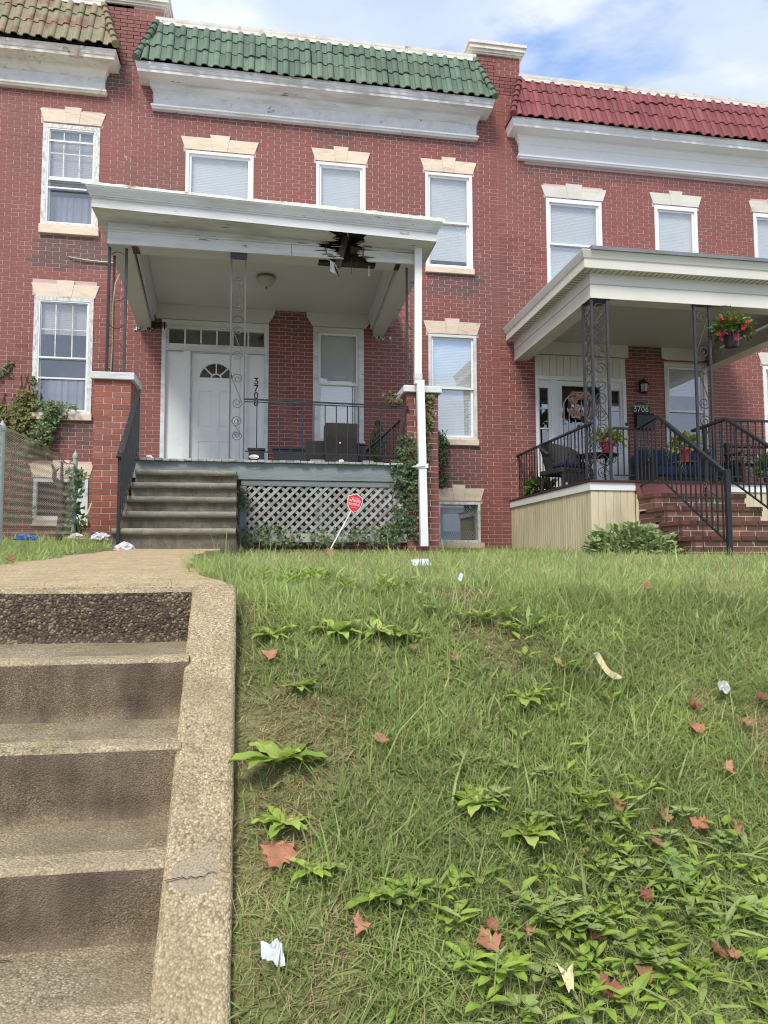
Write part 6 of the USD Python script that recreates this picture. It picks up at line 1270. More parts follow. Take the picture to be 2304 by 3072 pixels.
MB().tube([(0, 0, 0), (0, 0, 0.58)] + [(0.105 - 0.105 * math.cos(a), 0, 0.62 + 0.13 * math.sin(a)) for a in np.linspace(0, 2.9, 14)] + [(0.21, 0, 0.55)], 0.0055, 5).build(sc_, 'rod', 'iron_black')

# ------------------------------------------------------------------ things on the middle porch
def deckbox(name, label, cat, c, w_, d_, h, mat, oval=None, lid=True, group=None):
    t_ = thing(name, label, cat, c, group=group); MB().cbox(-w_ / 2, w_ / 2, -d_ / 2, d_ / 2, 0, h - (0.03 if lid else 0), 0.008).build(t_, 'body', mat)
    if lid: MB().cbox(-w_ / 2 - .012, w_ / 2 + .012, -d_ / 2 - .012, d_ / 2 + .012, h - 0.03, h, 0.008).build(t_, 'lid', mat)
    if oval:
        ox, oz, rx, rz_ = oval; MB().plate(Polygon([(ox + rx * math.cos(a), oz + rz_ * math.sin(a)) for a in np.linspace(0, 6.283, 24)[:-1]]), -d_ / 2 - .008, -d_ / 2 - .001).build(t_, 'badge', 'sign_white')
        MB().plate(Polygon([(ox + rx * .72 * math.cos(a), oz + rz_ * .62 * math.sin(a)) for a in np.linspace(3.4, 6.0, 12)] + [(ox + rx * .58 * math.cos(a), oz + rz_ * .42 * math.sin(a)) for a in np.linspace(6.0, 3.4, 12)]), -d_ / 2 - .010, -d_ / 2 - .0075).build(t_, 'badge_mark', 'plaque')
    return t_
deckbox('storage_box', 'small square black box with a white oval badge by the middle scroll post', 'box', (-0.118, 9.25, 1.277), 0.20, 0.20, 0.185, 'plastic_black', oval=(-0.03, 0.07, 0.062, 0.028))
lb = thing('planter_box', 'long empty dark plastic trough planter on the middle porch deck', 'planter', (0.295, 9.4, 1.277))
m = MB(); m.box(-0.20, 0.20, -0.10, -0.09, 0.03, 0.20); m.box(-0.20, 0.20, 0.09, 0.10, 0.03, 0.20); m.box(-0.20, -0.19, -.09, .09, .03, .20); m.box(.19, .20, -.09, .09, .03, .20); m.box(-.19, .19, -.09, .09, .03, .05); m.build(lb, 'trough', 'plastic_black')
ring(MB(), -0.225, 0.225, 0.20, 0.225, 0.012, -0.125, 0.125).build(lb, 'rim', 'plastic_black')
for x in (-0.17, 0.17): MB().box(x - .02, x + .02, -.09, .09, 0, .03).build(lb, 'foot', 'plastic_black')
tg = thing('storage_bin', 'tall dark brown wicker look storage bin with a white badge', 'bin', (0.99, 9.45, 1.277))
MB().cbox(-0.215, 0.215, -0.15, 0.15, 0, 0.57, 0.010).build(tg, 'body', 'wicker_brown'); MB().cbox(-0.225, 0.225, -0.16, 0.16, 0.0, 0.13, 0.008).build(tg, 'base', 'plastic_brown')
MB().plate(Polygon([(-0.005 + 0.034 * math.cos(a), 0.062 + 0.017 * math.sin(a)) for a in np.linspace(0, 6.283, 20)[:-1]]), -0.168, -0.160).build(tg, 'badge', 'sign_white')
MB().lathe([(0, 0), (0.012, 0.0), (0.012, 0.01), (0, 0.012)], n=10).build(tg, 'catch', 'sign_white')
kp = stage.GetPrimAtPath(tg + '/catch'); UsdGeom.Xformable(kp).AddTranslateOp().Set(Gf.Vec3d(-0.02, -0.15, 0.30)); UsdGeom.Xformable(kp).AddRotateXOp().Set(90.0)
deckbox('storage_box', 'low dark grey box behind the trough planter on the middle porch', 'box', (0.66, 9.75, 1.277), 0.25, 0.2, 0.385, 'plastic_brown', lid=False)
for i, (x, w_, y_) in enumerate(((0.66, 0.19, 9.2), (1.325, 0.14, 9.2))):
    t_ = thing('wood_offcut', ('grey timber offcut lying on the deck left of the tall bin', 'grey timber offcut lying on the deck right of the tall bin')[i], 'timber', (x, y_, 1.277)); MB().cbox(-w_ / 2, w_ / 2, -0.05, 0.05, 0, 0.05, .004).build(t_, 'plank', 'wood_grey')
t_ = deckbox('storage_box', 'black box half hidden right of the tall bin', 'box', (1.27, 9.62, 1.277), 0.16, 0.22, 0.34, 'plastic_black')
pv = thing('vent_pipe', 'bent cream plaster streaked pipe on the wall beside the handrail', 'pipe', (0, 0, 0))
MB().tube([(-1.80, F - .03, 1.30), (-1.80, F - .03, 1.62), (-1.815, F - .03, 1.70), (-1.86, F - .03, 1.735), (-1.92, F - .02, 1.73)], 0.020, 7).build(pv, 'pipe', 'white_peeling', smooth=True)

wcb = thing('wall_cable', 'loose cable stub running along the brick above the left pier', 'cable')
MB().tube([(-3.20, F - .025, 4.99), (-2.93, F - .03, 4.955), (-2.72, F - .02, 4.95), (-2.58, F - .03, 4.945), (-2.40, F - .02, 4.93)], 0.011, 6).build(wcb, 'cable', 'galvanised', smooth=True)
# yard sign
ys_ = thing('yard_sign', 'tilted red shield shaped alarm sign on a white stake before the lattice', 'sign', (0.96, 8.35, 0.70), 0)
ang = math.radians(-10)
def rot(x, z): return (x * math.cos(ang) - z * math.sin(ang), x * math.sin(ang) + z * math.cos(ang))
shield = [(-0.088, 0.075), (-0.06, 0.088), (-0.02, 0.108), (0.0, 0.118), (0.02, 0.108), (0.06, 0.088), (0.088, 0.075), (0.092, 0.02), (0.08, -0.04), (0.05, -0.085), (0.0, -0.115), (-0.05, -0.085), (-0.08, -0.04), (-0.092, 0.02)]
s_off = (0.14, 0.0)
pg = Polygon([rot(*p) for p in shield]); 
from shapely import affinity
pg = affinity.translate(pg, 0.085, 0.0)
MB().plate(pg, -0.004, 0.004).build(ys_, 'rim', 'sign_white'); MB().plate(pg.buffer(-0.008), -0.0065, -0.0035).build(ys_, 'panel', 'sign_red')
for txt, h_, z_, bold in (('PROTECTED BY', 0.0105, 0.052, False), ('xfinity', 0.038, 0.012, False), ('home', 0.036, -0.030, False), ('1-800-XFINITY', 0.008, -0.058, False)):
    t = meshkit.text_mesh(txt, h_, 0.0015, bold=bold); v = np.array(t.vertices); v[:, 0] -= (v[:, 0].max() + v[:, 0].min()) / 2
    R_ = [rot(a, b + z_) for a, b in v[:, :2]]; R_ = np.array(R_); MB().add(np.stack([R_[:, 0] + 0.085, -0.0066 - v[:, 2], R_[:, 1]], 1), np.array(t.faces)).build(ys_, 'lettering', 'sign_white')
m = MB(); m.beam((0.06, 0.006, -0.06), (-0.21, 0.0, -0.56), 0.016, 0.007, up=(0, 1, 0)); m.beam((0.145, 0.007, 0.09), (0.06, 0.006, -0.06), 0.016, 0.007, up=(0, 1, 0)); m.build(ys_, 'stake', 'sign_white')

# ------------------------------------------------------------------ fence and what hangs about it
fn = thing('chain_link_fence', 'rusty galvanised chain link fence with pale green posts beside the left yard', 'fence')
fa, fb = np.array([-2.30, 5.2]), np.array([-2.14, 8.5])
def fpt(t, z): p = fa + (fb - fa) * t; return (p[0], p[1], z)
Lf = np.linalg.norm(fb - fa); pitch = 0.10; nw = int(Lf / pitch * 2); hz = 0.036
zb_f = lambda t: 0.20 + 0.13 * t; zt_f = lambda t: 1.20 - 0.02 * math.sin(t * 3) - 0.10 * smooth(0.65, 1.0, t) + 0.02 * smooth(0.9, 1, t)
wires = MB()
for i in range(nw):
    t0 = (i + 0.0) / nw; dt = pitch / 2 / Lf * 1.02; z = zb_f(t0); k = 0; pts = []
    while z < zt_f(t0):
        sgn = 1 if (k % 2) else -1; o = 0.006 * sgn
        p = fpt(t0 + (dt if (k % 2) ^ 0 else 0), z); pts.append((p[0] + o, p[1], z)); z += hz; k += 1
    if len(pts) > 2: wires.tube(pts, 0.0034, 3, caps=False)
wires.build(fn, 'wire_mesh', 'rusty_wire', kind='stuff')
m = MB(); m.tube([fpt(t, zt_f(t) - 0.008 + (0.012 * math.sin(t * 40) if t > .7 else 0)) for t in np.linspace(0, 1, 30)], 0.006, 5); m.build(fn, 'top_wire', 'rusty_wire')
for t, zt_ in ((1.0, 1.27), (0.394, 1.22)):
    m = MB(); m.tube([fpt(t, 0.0), fpt(t, zt_ - 0.04)], 0.026, 9); m.build(fn, 'post', 'post_green', smooth=40); MB().lathe([(0.030, -0.05), (0.032, -0.02), (0.026, 0.0), (0.012, 0.015), (0.010, 0.03), (0.0, 0.042)], c=fpt(t, zt_ - 0.03), n=12).build(fn, 'post_cap', 'post_green', smooth=40)
dv = thing('dead_stem', 'thick dead vine trunk with broken stubs grown into the fence end', 'vine', (0, 0, 0))
MB().tube([(-2.30, 8.52, 0.25), (-2.285, 8.55, 0.55), (-2.30, 8.60, 0.80), (-2.35, 8.6, 0.93), (-2.39, 8.6, 0.97), (-2.385, 8.6, 1.05), (-2.42, 8.6, 1.13)], [0.045, 0.04, 0.036, 0.032, 0.028, 0.022, 0.010], 8).build(dv, 'trunk', 'bark', smooth=True)
MB().tube([(-2.29, 8.56, 0.6), (-2.295, 8.56, 0.9), (-2.30, 8.56, 1.16)], [0.03, 0.022, 0.014], 7).build(dv, 'branch', 'bark', smooth=True)
MB().tube([(-2.385, 8.6, 1.04), (-2.35, 8.59, 1.07), (-2.335, 8.58, 1.085)], [0.016, 0.01, 0.005], 6).build(dv, 'branch', 'bark', smooth=True)
pl = thing('stick', 'pale stick leaning against the left house behind the pier', 'stick'); MB().tube([(-2.75, 11.5, 0.60), (-2.61, 11.6, 1.08)], 0.014, 6).build(pl, 'rod', 'yellow_leaf')

# ------------------------------------------------------------------ litter
def crumple(name, label, cat, c, sx, sy, sz, mat, seed, group=None, n=3):
    s_ = trimesh.creation.icosphere(n, 1.0); v = np.array(s_.vertices); f1 = meshkit.fbm(v * 2.2 + seed, 3, seed) - .5; f2 = np.abs(meshkit.fbm(v * 4.5 + seed, 2, seed + 2) - .5)
    v = v * (1 + 0.9 * f1 - 0.9 * f2)[:, None]; v[:, 2] = np.maximum(v[:, 2], -0.25) + 0.2; v = v * (sx, sy, sz)
    t_ = thing(name, label, cat, c, group=group); MB().add(v, np.array(s_.faces)).build(t_, 'film', mat); return t_
crumple('plastic_bag', 'crumpled white and teal plastic bag lying against the left pier', 'plastic bag', (-1.80, 8.28, 0.26), 0.115, 0.09, 0.06, 'plastic_clear', 3)
crumple('plastic_bag', 'clear lilac plastic wrapper at the lower left corner of the porch steps', 'plastic bag', (-1.36, 7.28, 0.10), 0.10, 0.08, 0.085, 'plastic_lilac', 5)
crumple('plastic_bag', 'bright blue plastic bag lying behind the fence foot', 'plastic bag', (-2.56, 8.25, 0.25), 0.12, 0.08, 0.055, 'plastic_blue', 7)
crumple('food_wrapper', 'torn white and orange wrapper in the grass left of the porch steps', 'wrapper', (-1.98, 8.0, 0.26), 0.085, 0.06, 0.05, 'paper_wrapper', 9)
crumple('food_wrapper', 'pale wrapper scrap behind the left handrail foot', 'wrapper', (-1.63, 8.6, 0.30), 0.05, 0.05, 0.045, 'paper_wrapper', 13)
# ------------------------------------------------------------------ grass
def blades(mb, P, L, W_, az, lean, curl, rg):
    """bent tapering blades; L length, az direction of lean, lean and curl in radians"""
    n = len(P); ts = (0.0, 0.4, 0.75, 1.0); h = np.stack([np.cos(az), np.sin(az), 0 * az], 1); s = np.stack([-np.sin(az), np.cos(az), 0 * az], 1); tw = rg.uniform(-0.9, 0.9, n)[:, None]; s = s * np.cos(tw) + h * np.sin(tw)
    pos = P.copy(); prev = 0.0; vs = []
    for k, t in enumerate(ts):
        if k:
            a = lean + curl * (t + prev) / 2; pos = pos + ((t - prev) * L)[:, None] * (h * np.sin(a)[:, None] + np.array([0, 0, 1.0]) * np.cos(a)[:, None])
        w = (W_ * (1.0, 0.9, 0.6, 0.0)[k])[:, None] * 0.5; prev = t
        vs += [pos - s * w, pos + s * w] if k < 3 else [pos]
    v = np.stack(vs, 1).reshape(-1, 3); b = (np.arange(n) * 7)[:, None]
    f = np.concatenate([b + np.array(x) for x in ((0, 1, 3), (0, 3, 2), (2, 3, 5), (2, 5, 4), (4, 5, 6))]); return mb.add(v, f)
def visible_mask(x, y):
    ax = np.arctan2(x, y) - CAM_YAW; return (ax > math.radians(-36)) & (ax < math.radians(52)) & (y > 0.9)
def on_grass(x, y):
    path = (x > -1.47) & (x < np.interp(y, [2.6, 3.0, 3.6, 4.4, 5.2, 6.2, 7.4], [-0.17, -0.23, -0.37, -0.48, -0.53, -0.58, -0.43])) & (y < 7.6)
    steps = (x > -1.56) & (x < -0.098 + 0.037 * (2.55 - y) + 0.01) & (y < 2.64); pst = (x > -1.52) & (x < -0.30) & (y > 7.42); deck = (y > 8.88) & (x > -2.1) & (x < 2.25); r = (x > 4.27) & (y > 8.83); bst = (x > 4.93) & (x < 6.3) & (y > 7.55); wall = y > F - 0.02
    return ~(path | steps | pst | deck | r | bst | wall)
def bare(x, y):
    """0 = lush, 1 = bare straw"""
    p = np.stack([x, y, 0 * x], -1); b = 0.75 * smooth(0.57, 0.72, meshkit.fbm(p * 2.6, 3, 77))
    b = np.maximum(b, 1.0 * np.exp(-(((x - 0.05) / 0.20) ** 2 + ((y - 2.04) / 0.16) ** 2) ** 1.5)); b = np.maximum(b, 0.8 * np.exp(-(((x + 0.03) / 0.10) ** 2 + ((y - 1.75) / 0.30) ** 2))); b = np.maximum(b, 0.7 * np.exp(-(((x - 0.18) / 0.10) ** 2 + ((y - 1.93) / 0.1) ** 2)))
    b = np.maximum(b, 0.55 * smooth(0.02, -0.08, x) * (y < 2.7)); return np.clip(b * smooth(5.5, 3.0, y), 0, 1)
rg = RS(2024)
def scatter(n, x0, x1, y0, y1): x = rg.uniform(x0, x1, n); y = rg.uniform(y0, y1, n); k = visible_mask(x, y) & on_grass(x, y); return x[k], y[k]
mg, ms = MB(), MB()
for (dens, x0, x1, y0, y1, Lm, Wm) in ((70000, -0.2, 1.9, 1.15, 2.15, 0.043, 0.0033), (50000, -0.2, 2.7, 2.15, 3.0, 0.043, 0.0038), (15000, 1.9, 3.8, 1.15, 2.15, 0.045, 0.0042), (13000, 2.7, 4.6, 2.15, 3.0, 0.045, 0.0046), (10500, -0.6, 5.0, 3.0, 5.0, 0.052, 0.0050), (2600, -3.6, 7.4, 5.0, 7.6, 0.052, 0.0070), (2300, -4.4, 8.4, 7.6, 12.0, 0.060, 0.0078), (4500, -2.2, -1.3, 3.2, 5.0, 0.070, 0.0046)):
    x, y = scatter(int(dens * (x1 - x0) * (y1 - y0)), x0, x1, y0, y1); z = lawn_z(x, y); n = len(x); b = bare(x, y)
    keep = rg.rand(n) > b ** 1.5 * 0.62; tuft = meshkit.fbm(np.stack([x, y, 0 * x], -1) * 5.0, 2, 3)
    x, y, z, b, tuft = x[keep], y[keep], z[keep], b[keep], tuft[keep]; n = len(x)
    L = Lm * rg.lognormal(0, 0.38, n) * (0.65 + 0.8 * tuft) * (1 - 0.25 * b); L = np.where(rg.rand(n) < 0.03, L * 2.0, L); L = np.where(x < -1.3, L * 1.25, L)
    edge_over = np.exp(-((x + 0.35) / 0.35) ** 2) * smooth(2.8, 3.4, y) * (y < 7.4); L = L * (1 + 0.30 * edge_over)
    az = rg.uniform(0, 2 * np.pi, n); lean = np.abs(rg.normal(0.98, 0.42, n)); curl = rg.normal(0.6, 0.5, n)
    straw = rg.rand(n) < (0.13 + 0.68 * b)
    P = np.stack([x, y, z - 0.008], 1); lean = np.where(straw, lean + 0.55, lean)
    for sel, mb_ in ((~straw, mg), (straw, ms)): blades(mb_, P[sel], L[sel], (Wm * rg.lognormal(0, 0.38, n))[sel] * (1 if mb_ is mg else 0.75), az[sel], lean[sel], curl[sel], rg)
x = np.concatenate([rg.uniform(-1.1, -0.30, 130), rg.uniform(-0.75, -0.48, 40)]); y = np.concatenate([rg.normal(2.70, 0.012, 130), rg.normal(1.955, 0.006, 40)]); z = np.concatenate([np.full(130, -0.09), np.full(40, -0.465)]); n = 170
blades(mg, np.stack([x, y, z], 1), rg.uniform(0.015, 0.04, n), np.full(n, 0.0035), rg.uniform(0, 6.28, n), np.abs(rg.normal(0.8, .4, n)), rg.normal(0.5, .4, n), rg)      # tufts in the joints of the steps
x, y = scatter(2600, -0.15, 4.5, 1.0, 6.0); n = len(x)          # flowering stalks standing above the turf
blades(ms, np.stack([x, y, lawn_z(x, y)], 1), rg.uniform(0.09, 0.17, n), np.full(n, 0.0018), rg.uniform(0, 6.28, n), np.abs(rg.normal(0.3, .25, n)), rg.normal(0.4, 0.3, n), rg)
x = np.concatenate([rg.uniform(-0.12, 2.4, 90000)]); y = rg.uniform(1.15, 3.2, 90000); k = on_grass(x, y) & visible_mask(x, y) & (rg.rand(90000) < bare(x, y) ** 1.3 * 0.75); x, y = x[k], y[k]; n = len(x)
blades(ms, np.stack([x, y, lawn_z(x, y) + rg.uniform(0.0, 0.012, n)], 1), rg.uniform(0.025, 0.07, n), rg.uniform(0.0016, 0.003, n), rg.uniform(0, 6.28, n), rg.normal(1.35, 0.2, n), rg.normal(0.3, 0.4, n), rg)     # matted dead thatch
mg.build('/World', 'grass', 'grass_blade', kind='stuff', label='uneven green lawn grass covering the bank and yard', cat='grass')
ms.build('/World', 'dry_grass', 'grass_straw', kind='stuff', label='dry straw coloured grass patches and stalks in the lawn', cat='grass')

# broadleaf weeds: many small ones as one mass, the large rosettes one by one
def rosette(mb, c, nl, L, rg, up=0.5, ratio=(0.28, 0.46)):
    a = rg.uniform(0, 6.28) + np.arange(nl) * 2.399 + rg.normal(0, .2, nl); el = rg.uniform(0.15, 1.0, nl) * up + 0.12
    D = np.stack([np.cos(a) * np.cos(el), np.sin(a) * np.cos(el), np.sin(el)], 1); N = np.stack([-np.cos(a) * np.sin(el), -np.sin(a) * np.sin(el), np.cos(el)], 1)
    leaf_mesh(mb, np.repeat([c], nl, 0) + D * 0.01, D, N, L * rg.uniform(0.6, 1.15, nl), L * rg.uniform(*ratio, nl), fold=0.12, curl=0.16)
wm = MB(); rg = RS(909)
x, y = scatter(6500, -0.1, 3.6, 1.0, 3.4); pch = meshkit.fbm(np.stack([x, y, 0 * x], -1) * 2.2, 3, 41) - 0.035 + 0.24 * np.exp(-(((x - 0.85) / 0.50) ** 2 + ((y - 1.56) / 0.26) ** 2)) + 0.10 * np.exp(-(((x - 0.33) / 0.25) ** 2 + ((y - 2.36) / 0.12) ** 2)); k = rg.rand(len(x)) < smooth(0.48, 0.86, pch)
wd = MB()
for xx_, yy_ in zip(x[k], y[k]):
    kind_ = rg.rand()
    if kind_ < 0.22: rosette(wd, np.array([xx_, yy_, float(lawn_z(xx_, yy_)) + 0.03]), rg.randint(7, 13), rg.uniform(0.022, 0.036), rg, up=0.5, ratio=(0.6, 0.85)); continue
    if kind_ < 0.36: rosette(wd, np.array([xx_, yy_, float(lawn_z(xx_, yy_)) + 0.012]), rg.randint(4, 8), rg.uniform(0.05, 0.10), rg, up=0.8, ratio=(0.14, 0.22)); continue
    rosette(wm, np.array([xx_, yy_, float(lawn_z(xx_, yy_)) + 0.024]), rg.randint(3, 7), rg.uniform(0.030, 0.064), rg, up=0.6)
wd.build('/World', 'clover', 'weed_dull', kind='stuff', label='dull green clover and narrow leafed weeds scattered in the lawn', cat='weeds')
wm.build('/World', 'ground_weeds', 'weed_leaf', kind='stuff', label='small broadleaf weeds mixed through the grass', cat='weeds')
big = [(0.044, 1.935, 0.135, 'large dock weed on the bare straw patch beside the kerb'), (0.049, 1.776, 0.085, 'dock weed just below the largest one beside the kerb'), (0.025, 2.425, 0.085, 'plantain weed behind the pale orange leaf near the top of the kerb'), (0.241, 2.377, 0.095, 'spreading plantain weed in the upper middle of the bank'),
       (0.378, 2.386, 0.09, 'plantain weed right of the spreading one on the upper bank'), (0.462, 2.366, 0.08, 'upright leafed weed beside the pale tan leaf on the upper bank'), (0.104, 2.146, 0.07, 'small weed tuft above the bare straw patch'), (0.781, 2.094, 0.085, 'bright green weed left of the curled cream strip'),
       (0.111, 1.653, 0.07, 'weed tuft right of the big orange maple leaf'), (0.260, 1.591, 0.08, 'weed with narrow upright leaves above the small folded orange leaf'), (0.538, 1.784, 0.09, 'weed with one broad glossy leaf in the middle of the bank'), (0.640, 1.700, 0.085, 'leafy dock weed left of the curled brown leaf')]
for i, (x, y, L, lab) in enumerate(big):
    t_ = thing('broadleaf_weed', lab, 'weed', (x, y, float(lawn_z(x, y)) + 0.012)); rr2 = RS(700 + i); nl = 11 if L > 0.08 else 9
    for k in range(nl):
        a = k * 2.399 + rr2.normal(0, .25); el = rr2.uniform(0.05, 0.62); D = np.array([[math.cos(a) * math.cos(el), math.sin(a) * math.cos(el), math.sin(el)]]); N = np.array([[-math.cos(a) * math.sin(el), -math.sin(a) * math.sin(el), math.cos(el)]]); m = MB()
        # a longer leaf of eight ribs with a drooping tip
        Lk = L * rr2.uniform(0.7, 1.2); wk = Lk * rr2.uniform(0.32, 0.44); S_ = np.cross(D[0], N[0]); tt = np.linspace(0, 1, 7); v = []
        for t in tt:
            w_ = wk * 0.5 * (math.sin(math.pi * min(1, 0.08 + t * 0.92)) ** 0.75) if t < 1 else 0.0; c_ = D[0] * Lk * t + N[0] * (0.10 * Lk * math.sin(t * 2.0) - 0.26 * Lk * t * t); wav = 0.10 * wk * math.sin(t * 17 + k)
            v += [c_ - S_ * w_ + N[0] * (0.16 * w_ + wav), c_ - N[0] * 0.03 * wk, c_ + S_ * w_ + N[0] * (0.16 * w_ - wav)]
        m.add(v, [q for j_ in range(6) for q in ((3 * j_, 3 * j_ + 1, 3 * j_ + 4, 3 * j_ + 3), (3 * j_ + 1, 3 * j_ + 2, 3 * j_ + 5, 3 * j_ + 4))]); m.build(t_, 'leaf', 'weed_leaf', smooth=True)

# ------------------------------------------------------------------ fallen leaves and scraps on the lawn
MAPLE = [(0, -0.04), (0.12, 0.0), (0.36, -0.08), (0.35, 0.06), (0.46, 0.13), (0.60, 0.30), (0.45, 0.33), (0.42, 0.47), (0.27, 0.45), (0.22, 0.55), (0.25, 0.70), (0.13, 0.73), (0, 0.95)]
MAPLE = MAPLE + [(-x, y) for x, y in MAPLE[-2:0:-1]]
def fallen(label, mat, x, y, size, seed, curl=0.5, rz=None, stemmed=True, z_up=0.032):
    size = size * 0.86; curl = curl * 1.35
    rg = RS(seed); a = rg.uniform(0, 6.28) if rz is None else rz; s = size / 0.95
    t_ = thing('fallen_leaf', label, 'leaf', (x, y, float(lawn_z(x, y)) + z_up)); P = np.array(MAPLE) - (0, 0.35)
    c = np.array([0, -0.25]); ringp = [c + (P - c) * f_ for f_ in (0.0, 0.5, 1.0)]; n = len(P); v = [c] + list(ringp[1]) + list(ringp[2]); v = np.array(v) * s
    ax = rg.uniform(0, 3.14); u = v[:, 0] * math.cos(ax) + v[:, 1] * math.sin(ax); zc = curl * (u / s) ** 2 * s * 1.5 + 0.10 * s * np.sin(v[:, 0] / s * 9 + seed) * (np.hypot(v[:, 0], v[:, 1]) / s)
    tilt = rg.uniform(0.2, 0.55); X_, Y_ = v[:, 0] * math.cos(a) - v[:, 1] * math.sin(a), v[:, 0] * math.sin(a) + v[:, 1] * math.cos(a); V = np.stack([X_, Y_, zc + Y_ * math.tan(0.45)], 1)
    f = [(0, 1 + i, 1 + (i + 1) % n) for i in range(n)]; f2 = [(1 + i, 1 + n + i, 1 + n + (i + 1) % n, 1 + (i + 1) % n) for i in range(n)]
    m = MB(); m.add(V, np.array([q for q in f])); m.v[0] = V; m.f.append(np.array([t for q in f2 for t in ((q[0], q[1], q[2]), (q[0], q[2], q[3]))])); m.build(t_, 'blade', mat, smooth=True)
    if stemmed: d_ = np.array([math.sin(a), -math.cos(a), 0.3]); MB().tube([V[0], V[0] + d_ * s * 0.45], 0.0016, 4).build(t_, 'stalk', 'bark')
O_, R2, B_, G_, Y2 = 'fallen_orange', 'fallen_red', 'fallen_brown', 'fallen_green', 'yellow_leaf'
for i, (mat, x, y, s_, cu, lab) in enumerate([
    (O_, 0.034, 1.69, 0.088, 0.25, 'largest orange maple leaf, lying beside the kerb'), (O_, 0.205, 1.522, 0.040, 0.7, 'small folded orange leaf right of the white paper scrap'), (O_, 0.459, 1.469, 0.058, 0.6, 'salmon leaf with a pointed tip in the lower middle of the grass'), (R2, 0.478, 1.496, 0.034, 0.7, 'dark red leaf just above the salmon leaf'),
    (O_, 0.019, 2.287, 0.058, 0.35, 'pale orange leaf near the top end of the kerb'), (B_, 0.90, 1.741, 0.048, 0.9, 'curled brown leaf above the green maple leaf'), (B_, 1.004, 1.704, 0.042, 0.9, 'tan rolled leaf between the curled brown leaf and the orange one'), (O_, 1.082, 1.676, 0.052, 0.8, 'upright orange leaf right above the green maple leaf'),
    (B_, 0.945, 1.646, 0.040, 1.1, 'narrow rolled tan leaf touching the green maple leaf'), (B_, 1.174, 1.665, 0.036, 0.8, 'tan leaf right of the upright orange leaf'), (O_, 0.759, 1.642, 0.022, 0.6, 'tiny pink orange leaf among the dock leaves'), (R2, 0.851, 1.540, 0.042, 0.6, 'dark maroon leaf below left of the green maple leaf'),
    (B_, 0.559, 1.485, 0.028, 0.9, 'small tan curl right of the salmon leaf'), (R2, 0.704, 1.469, 0.038, 1.0, 'narrow red leaf in the lower right grass'), (R2, 0.955, 1.429, 0.032, 0.6, 'crimson leaf at the lower right, left half of a pair'), (O_, 0.987, 1.421, 0.030, 0.5, 'pink orange leaf at the lower right, right half of a pair'),
    (R2, 0.686, 1.377, 0.056, 0.8, 'ragged dark red leaf nearest the bottom edge'), (B_, 0.775, 1.407, 0.044, 0.5, 'yellow brown leaf right above the ragged dark red one'), (G_, 0.978, 1.595, 0.105, 0.12, 'large flat green maple leaf in the right of the grass'), (O_, 1.247, 1.935, 0.052, 0.6, 'red orange leaf on the right of the bank, below a dark red one'),
    (R2, 1.291, 2.004, 0.042, 0.8, 'dark red leaf above the red orange one on the right'), (R2, 1.529, 2.015, 0.052, 0.5, 'deep red leaf cut by the right edge of the picture'), (B_, 1.417, 1.942, 0.040, 0.9, 'beige curled leaf below the silver scrap on the right'), (B_, 1.546, 2.691, 0.055, 0.7, 'brown leaf high on the right part of the lawn'),
    (B_, 0.314, 1.933, 0.045, 0.4, 'pale brown leaf in the middle of the bank'), (B_, 0.476, 2.286, 0.034, 0.5, 'pale tan leaf beside the upright weed'), (B_, 0.596, 2.234, 0.040, 0.8, 'golden brown curl right of the pale tan leaf'), (B_, 0.645, 7.189, 0.14, 0.6, 'clump of brown leaf litter far up the lawn before the lattice'),
    (O_, 1.180, 5.325, 0.09, 0.7, 'rusty leaf standing behind the white lid on the upper lawn'), (O_, 1.260, 1.811, 0.042, 0.7, 'ragged orange leaf by the right edge, above the tan leaves'), (B_, 0.938, 2.181, 0.040, 0.6, 'dull brown leaf left of the curled cream strip')]):
    fallen(lab, mat, x, y, s_, 900 + i, curl=cu)
fallen('reddish leaf on the left edge of the front path', R2, -1.43, 4.35, 0.07, 990, z_up=0.06)
def sheet_scrap(name, label, cat, x, y, pts, mat, zs, up=0.045, rz=0.0, thick=None):
    """a crumpled flat scrap: the outline filled with rings whose heights vary"""
    t_ = thing(name, label, cat, (x, y, float(lawn_z(x, y)) + up), rz=rz); P = np.array([(*p, z) for p, z in zip(pts, zs)], float)
    ed = np.vstack([P[k] + (P[(k + 1) % len(P)] - P[k]) * f_ for k in range(len(P)) for f_ in (0.0, 0.33, 0.67)]); c_ = P.mean(0); n = len(ed); rg = RS(len(label)); sz = np.abs(P[:, :2] - c_[:2]).max()
    V = [c_ + (0, 0, 0.1 * sz)]
    for f_ in (0.3, 0.55, 0.8, 1.0): V += list(c_ + (ed - c_) * f_ + np.stack([rg.normal(0, .03, n) * sz, rg.normal(0, .03, n) * sz, rg.normal(0, 0.11, n) * sz], 1))
    F_ = [(0, 1 + i, 1 + (i + 1) % n) for i in range(n)]
    for r_ in range(3): a, b = 1 + r_ * n, 1 + (r_ + 1) * n; F_ += [q for i in range(n) for q in ((a + i, b + i, b + (i + 1) % n), (a + i, b + (i + 1) % n, a + (i + 1) % n))]
    MB().add(V, F_).build(t_, 'sheet', mat); return t_
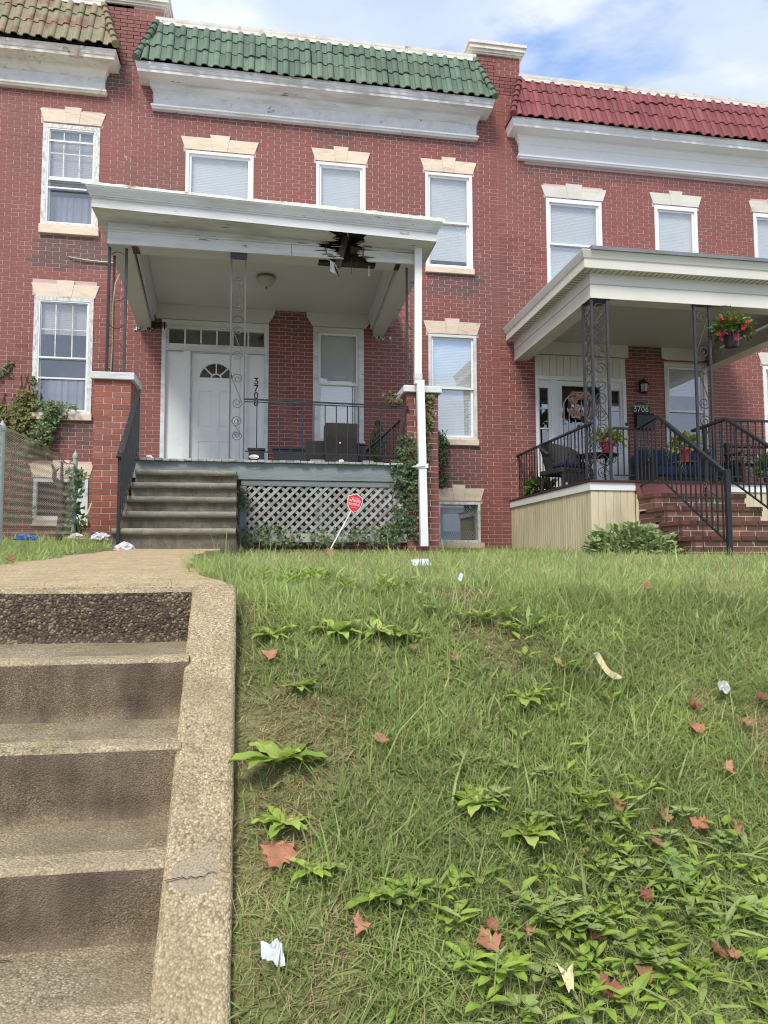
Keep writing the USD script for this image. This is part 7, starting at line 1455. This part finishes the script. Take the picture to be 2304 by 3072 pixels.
sheet_scrap('paper_scrap', 'torn folded white paper scrap in the grass beside the kerb', 'paper', 0.021, 1.488, [(-0.023, 0.008), (-0.020, -0.018), (0.0, -0.020), (0.026, -0.030), (0.020, 0.0), (0.005, 0.005), (-0.004, 0.011)], 'paper', [0.03, 0.004, 0.0, -0.006, 0.022, 0.035, 0.018], up=0.042)
sheet_scrap('paper_scrap', 'small white scrap on the upper lawn', 'paper', 0.778, 2.784, [(-0.012, 0), (0.0, -0.012), (0.014, 0.004), (0.004, 0.018)], 'paper', [0.0, -0.005, 0.02, 0.028], up=0.05)
sheet_scrap('foil_scrap', 'silver grey ribbed scrap on the right of the bank', 'scrap', 1.414, 2.043, [(-0.02, -0.01), (0.0, -0.02), (0.024, -0.004), (0.018, 0.022), (-0.012, 0.014)], 'galvanised', [0.0, -0.006, 0.006, 0.026, 0.02], up=0.045)
sheet_scrap('paper_scrap', 'cream yellow petal shaped scrap near the bottom edge', 'paper', 0.597, 1.391, [(-0.017, 0.014), (-0.004, -0.02), (0.006, -0.022), (0.02, 0.012), (0.0, 0.006)], 'yellow_leaf', [0.03, -0.008, -0.01, 0.028, 0.012], up=0.045)
t_ = thing('cream_strip', 'curled cream strip of peel in the right of the bank', 'strip', (1.063, 2.14, float(lawn_z(1.063, 2.14)) + 0.06)); v = []
for i, t in enumerate(np.linspace(0, 1, 12)):
    c_ = np.array([-0.035 + 0.075 * t, -0.012 + 0.02 * math.sin(t * 5), 0.04 - 0.075 * t + 0.012 * math.sin(t * 7)]); w_ = 0.010 + 0.012 * t * (1.2 - t); tw = t * 2.6; d_ = np.array([math.cos(tw) * 0.7, 0.2, math.sin(tw)]); v += [c_ - d_ * w_, c_ + d_ * w_]
MB().add(v, [(2 * i, 2 * i + 2, 2 * i + 3, 2 * i + 1) for i in range(11)]).build(t_, 'strip', 'yellow_leaf', smooth=True)
t_ = thing('carton_lid', 'white carton lid sunk in the grass of the upper lawn', 'lid', (0.95, 4.3, float(lawn_z(0.95, 4.3)) + 0.05), rz=0.1); m = MB(); m.beam((-0.058, 0, -0.005), (0.058, 0, 0.0), 0.075, 0.008, up=(0, -0.6, 1)); m.build(t_, 'panel', 'paper')
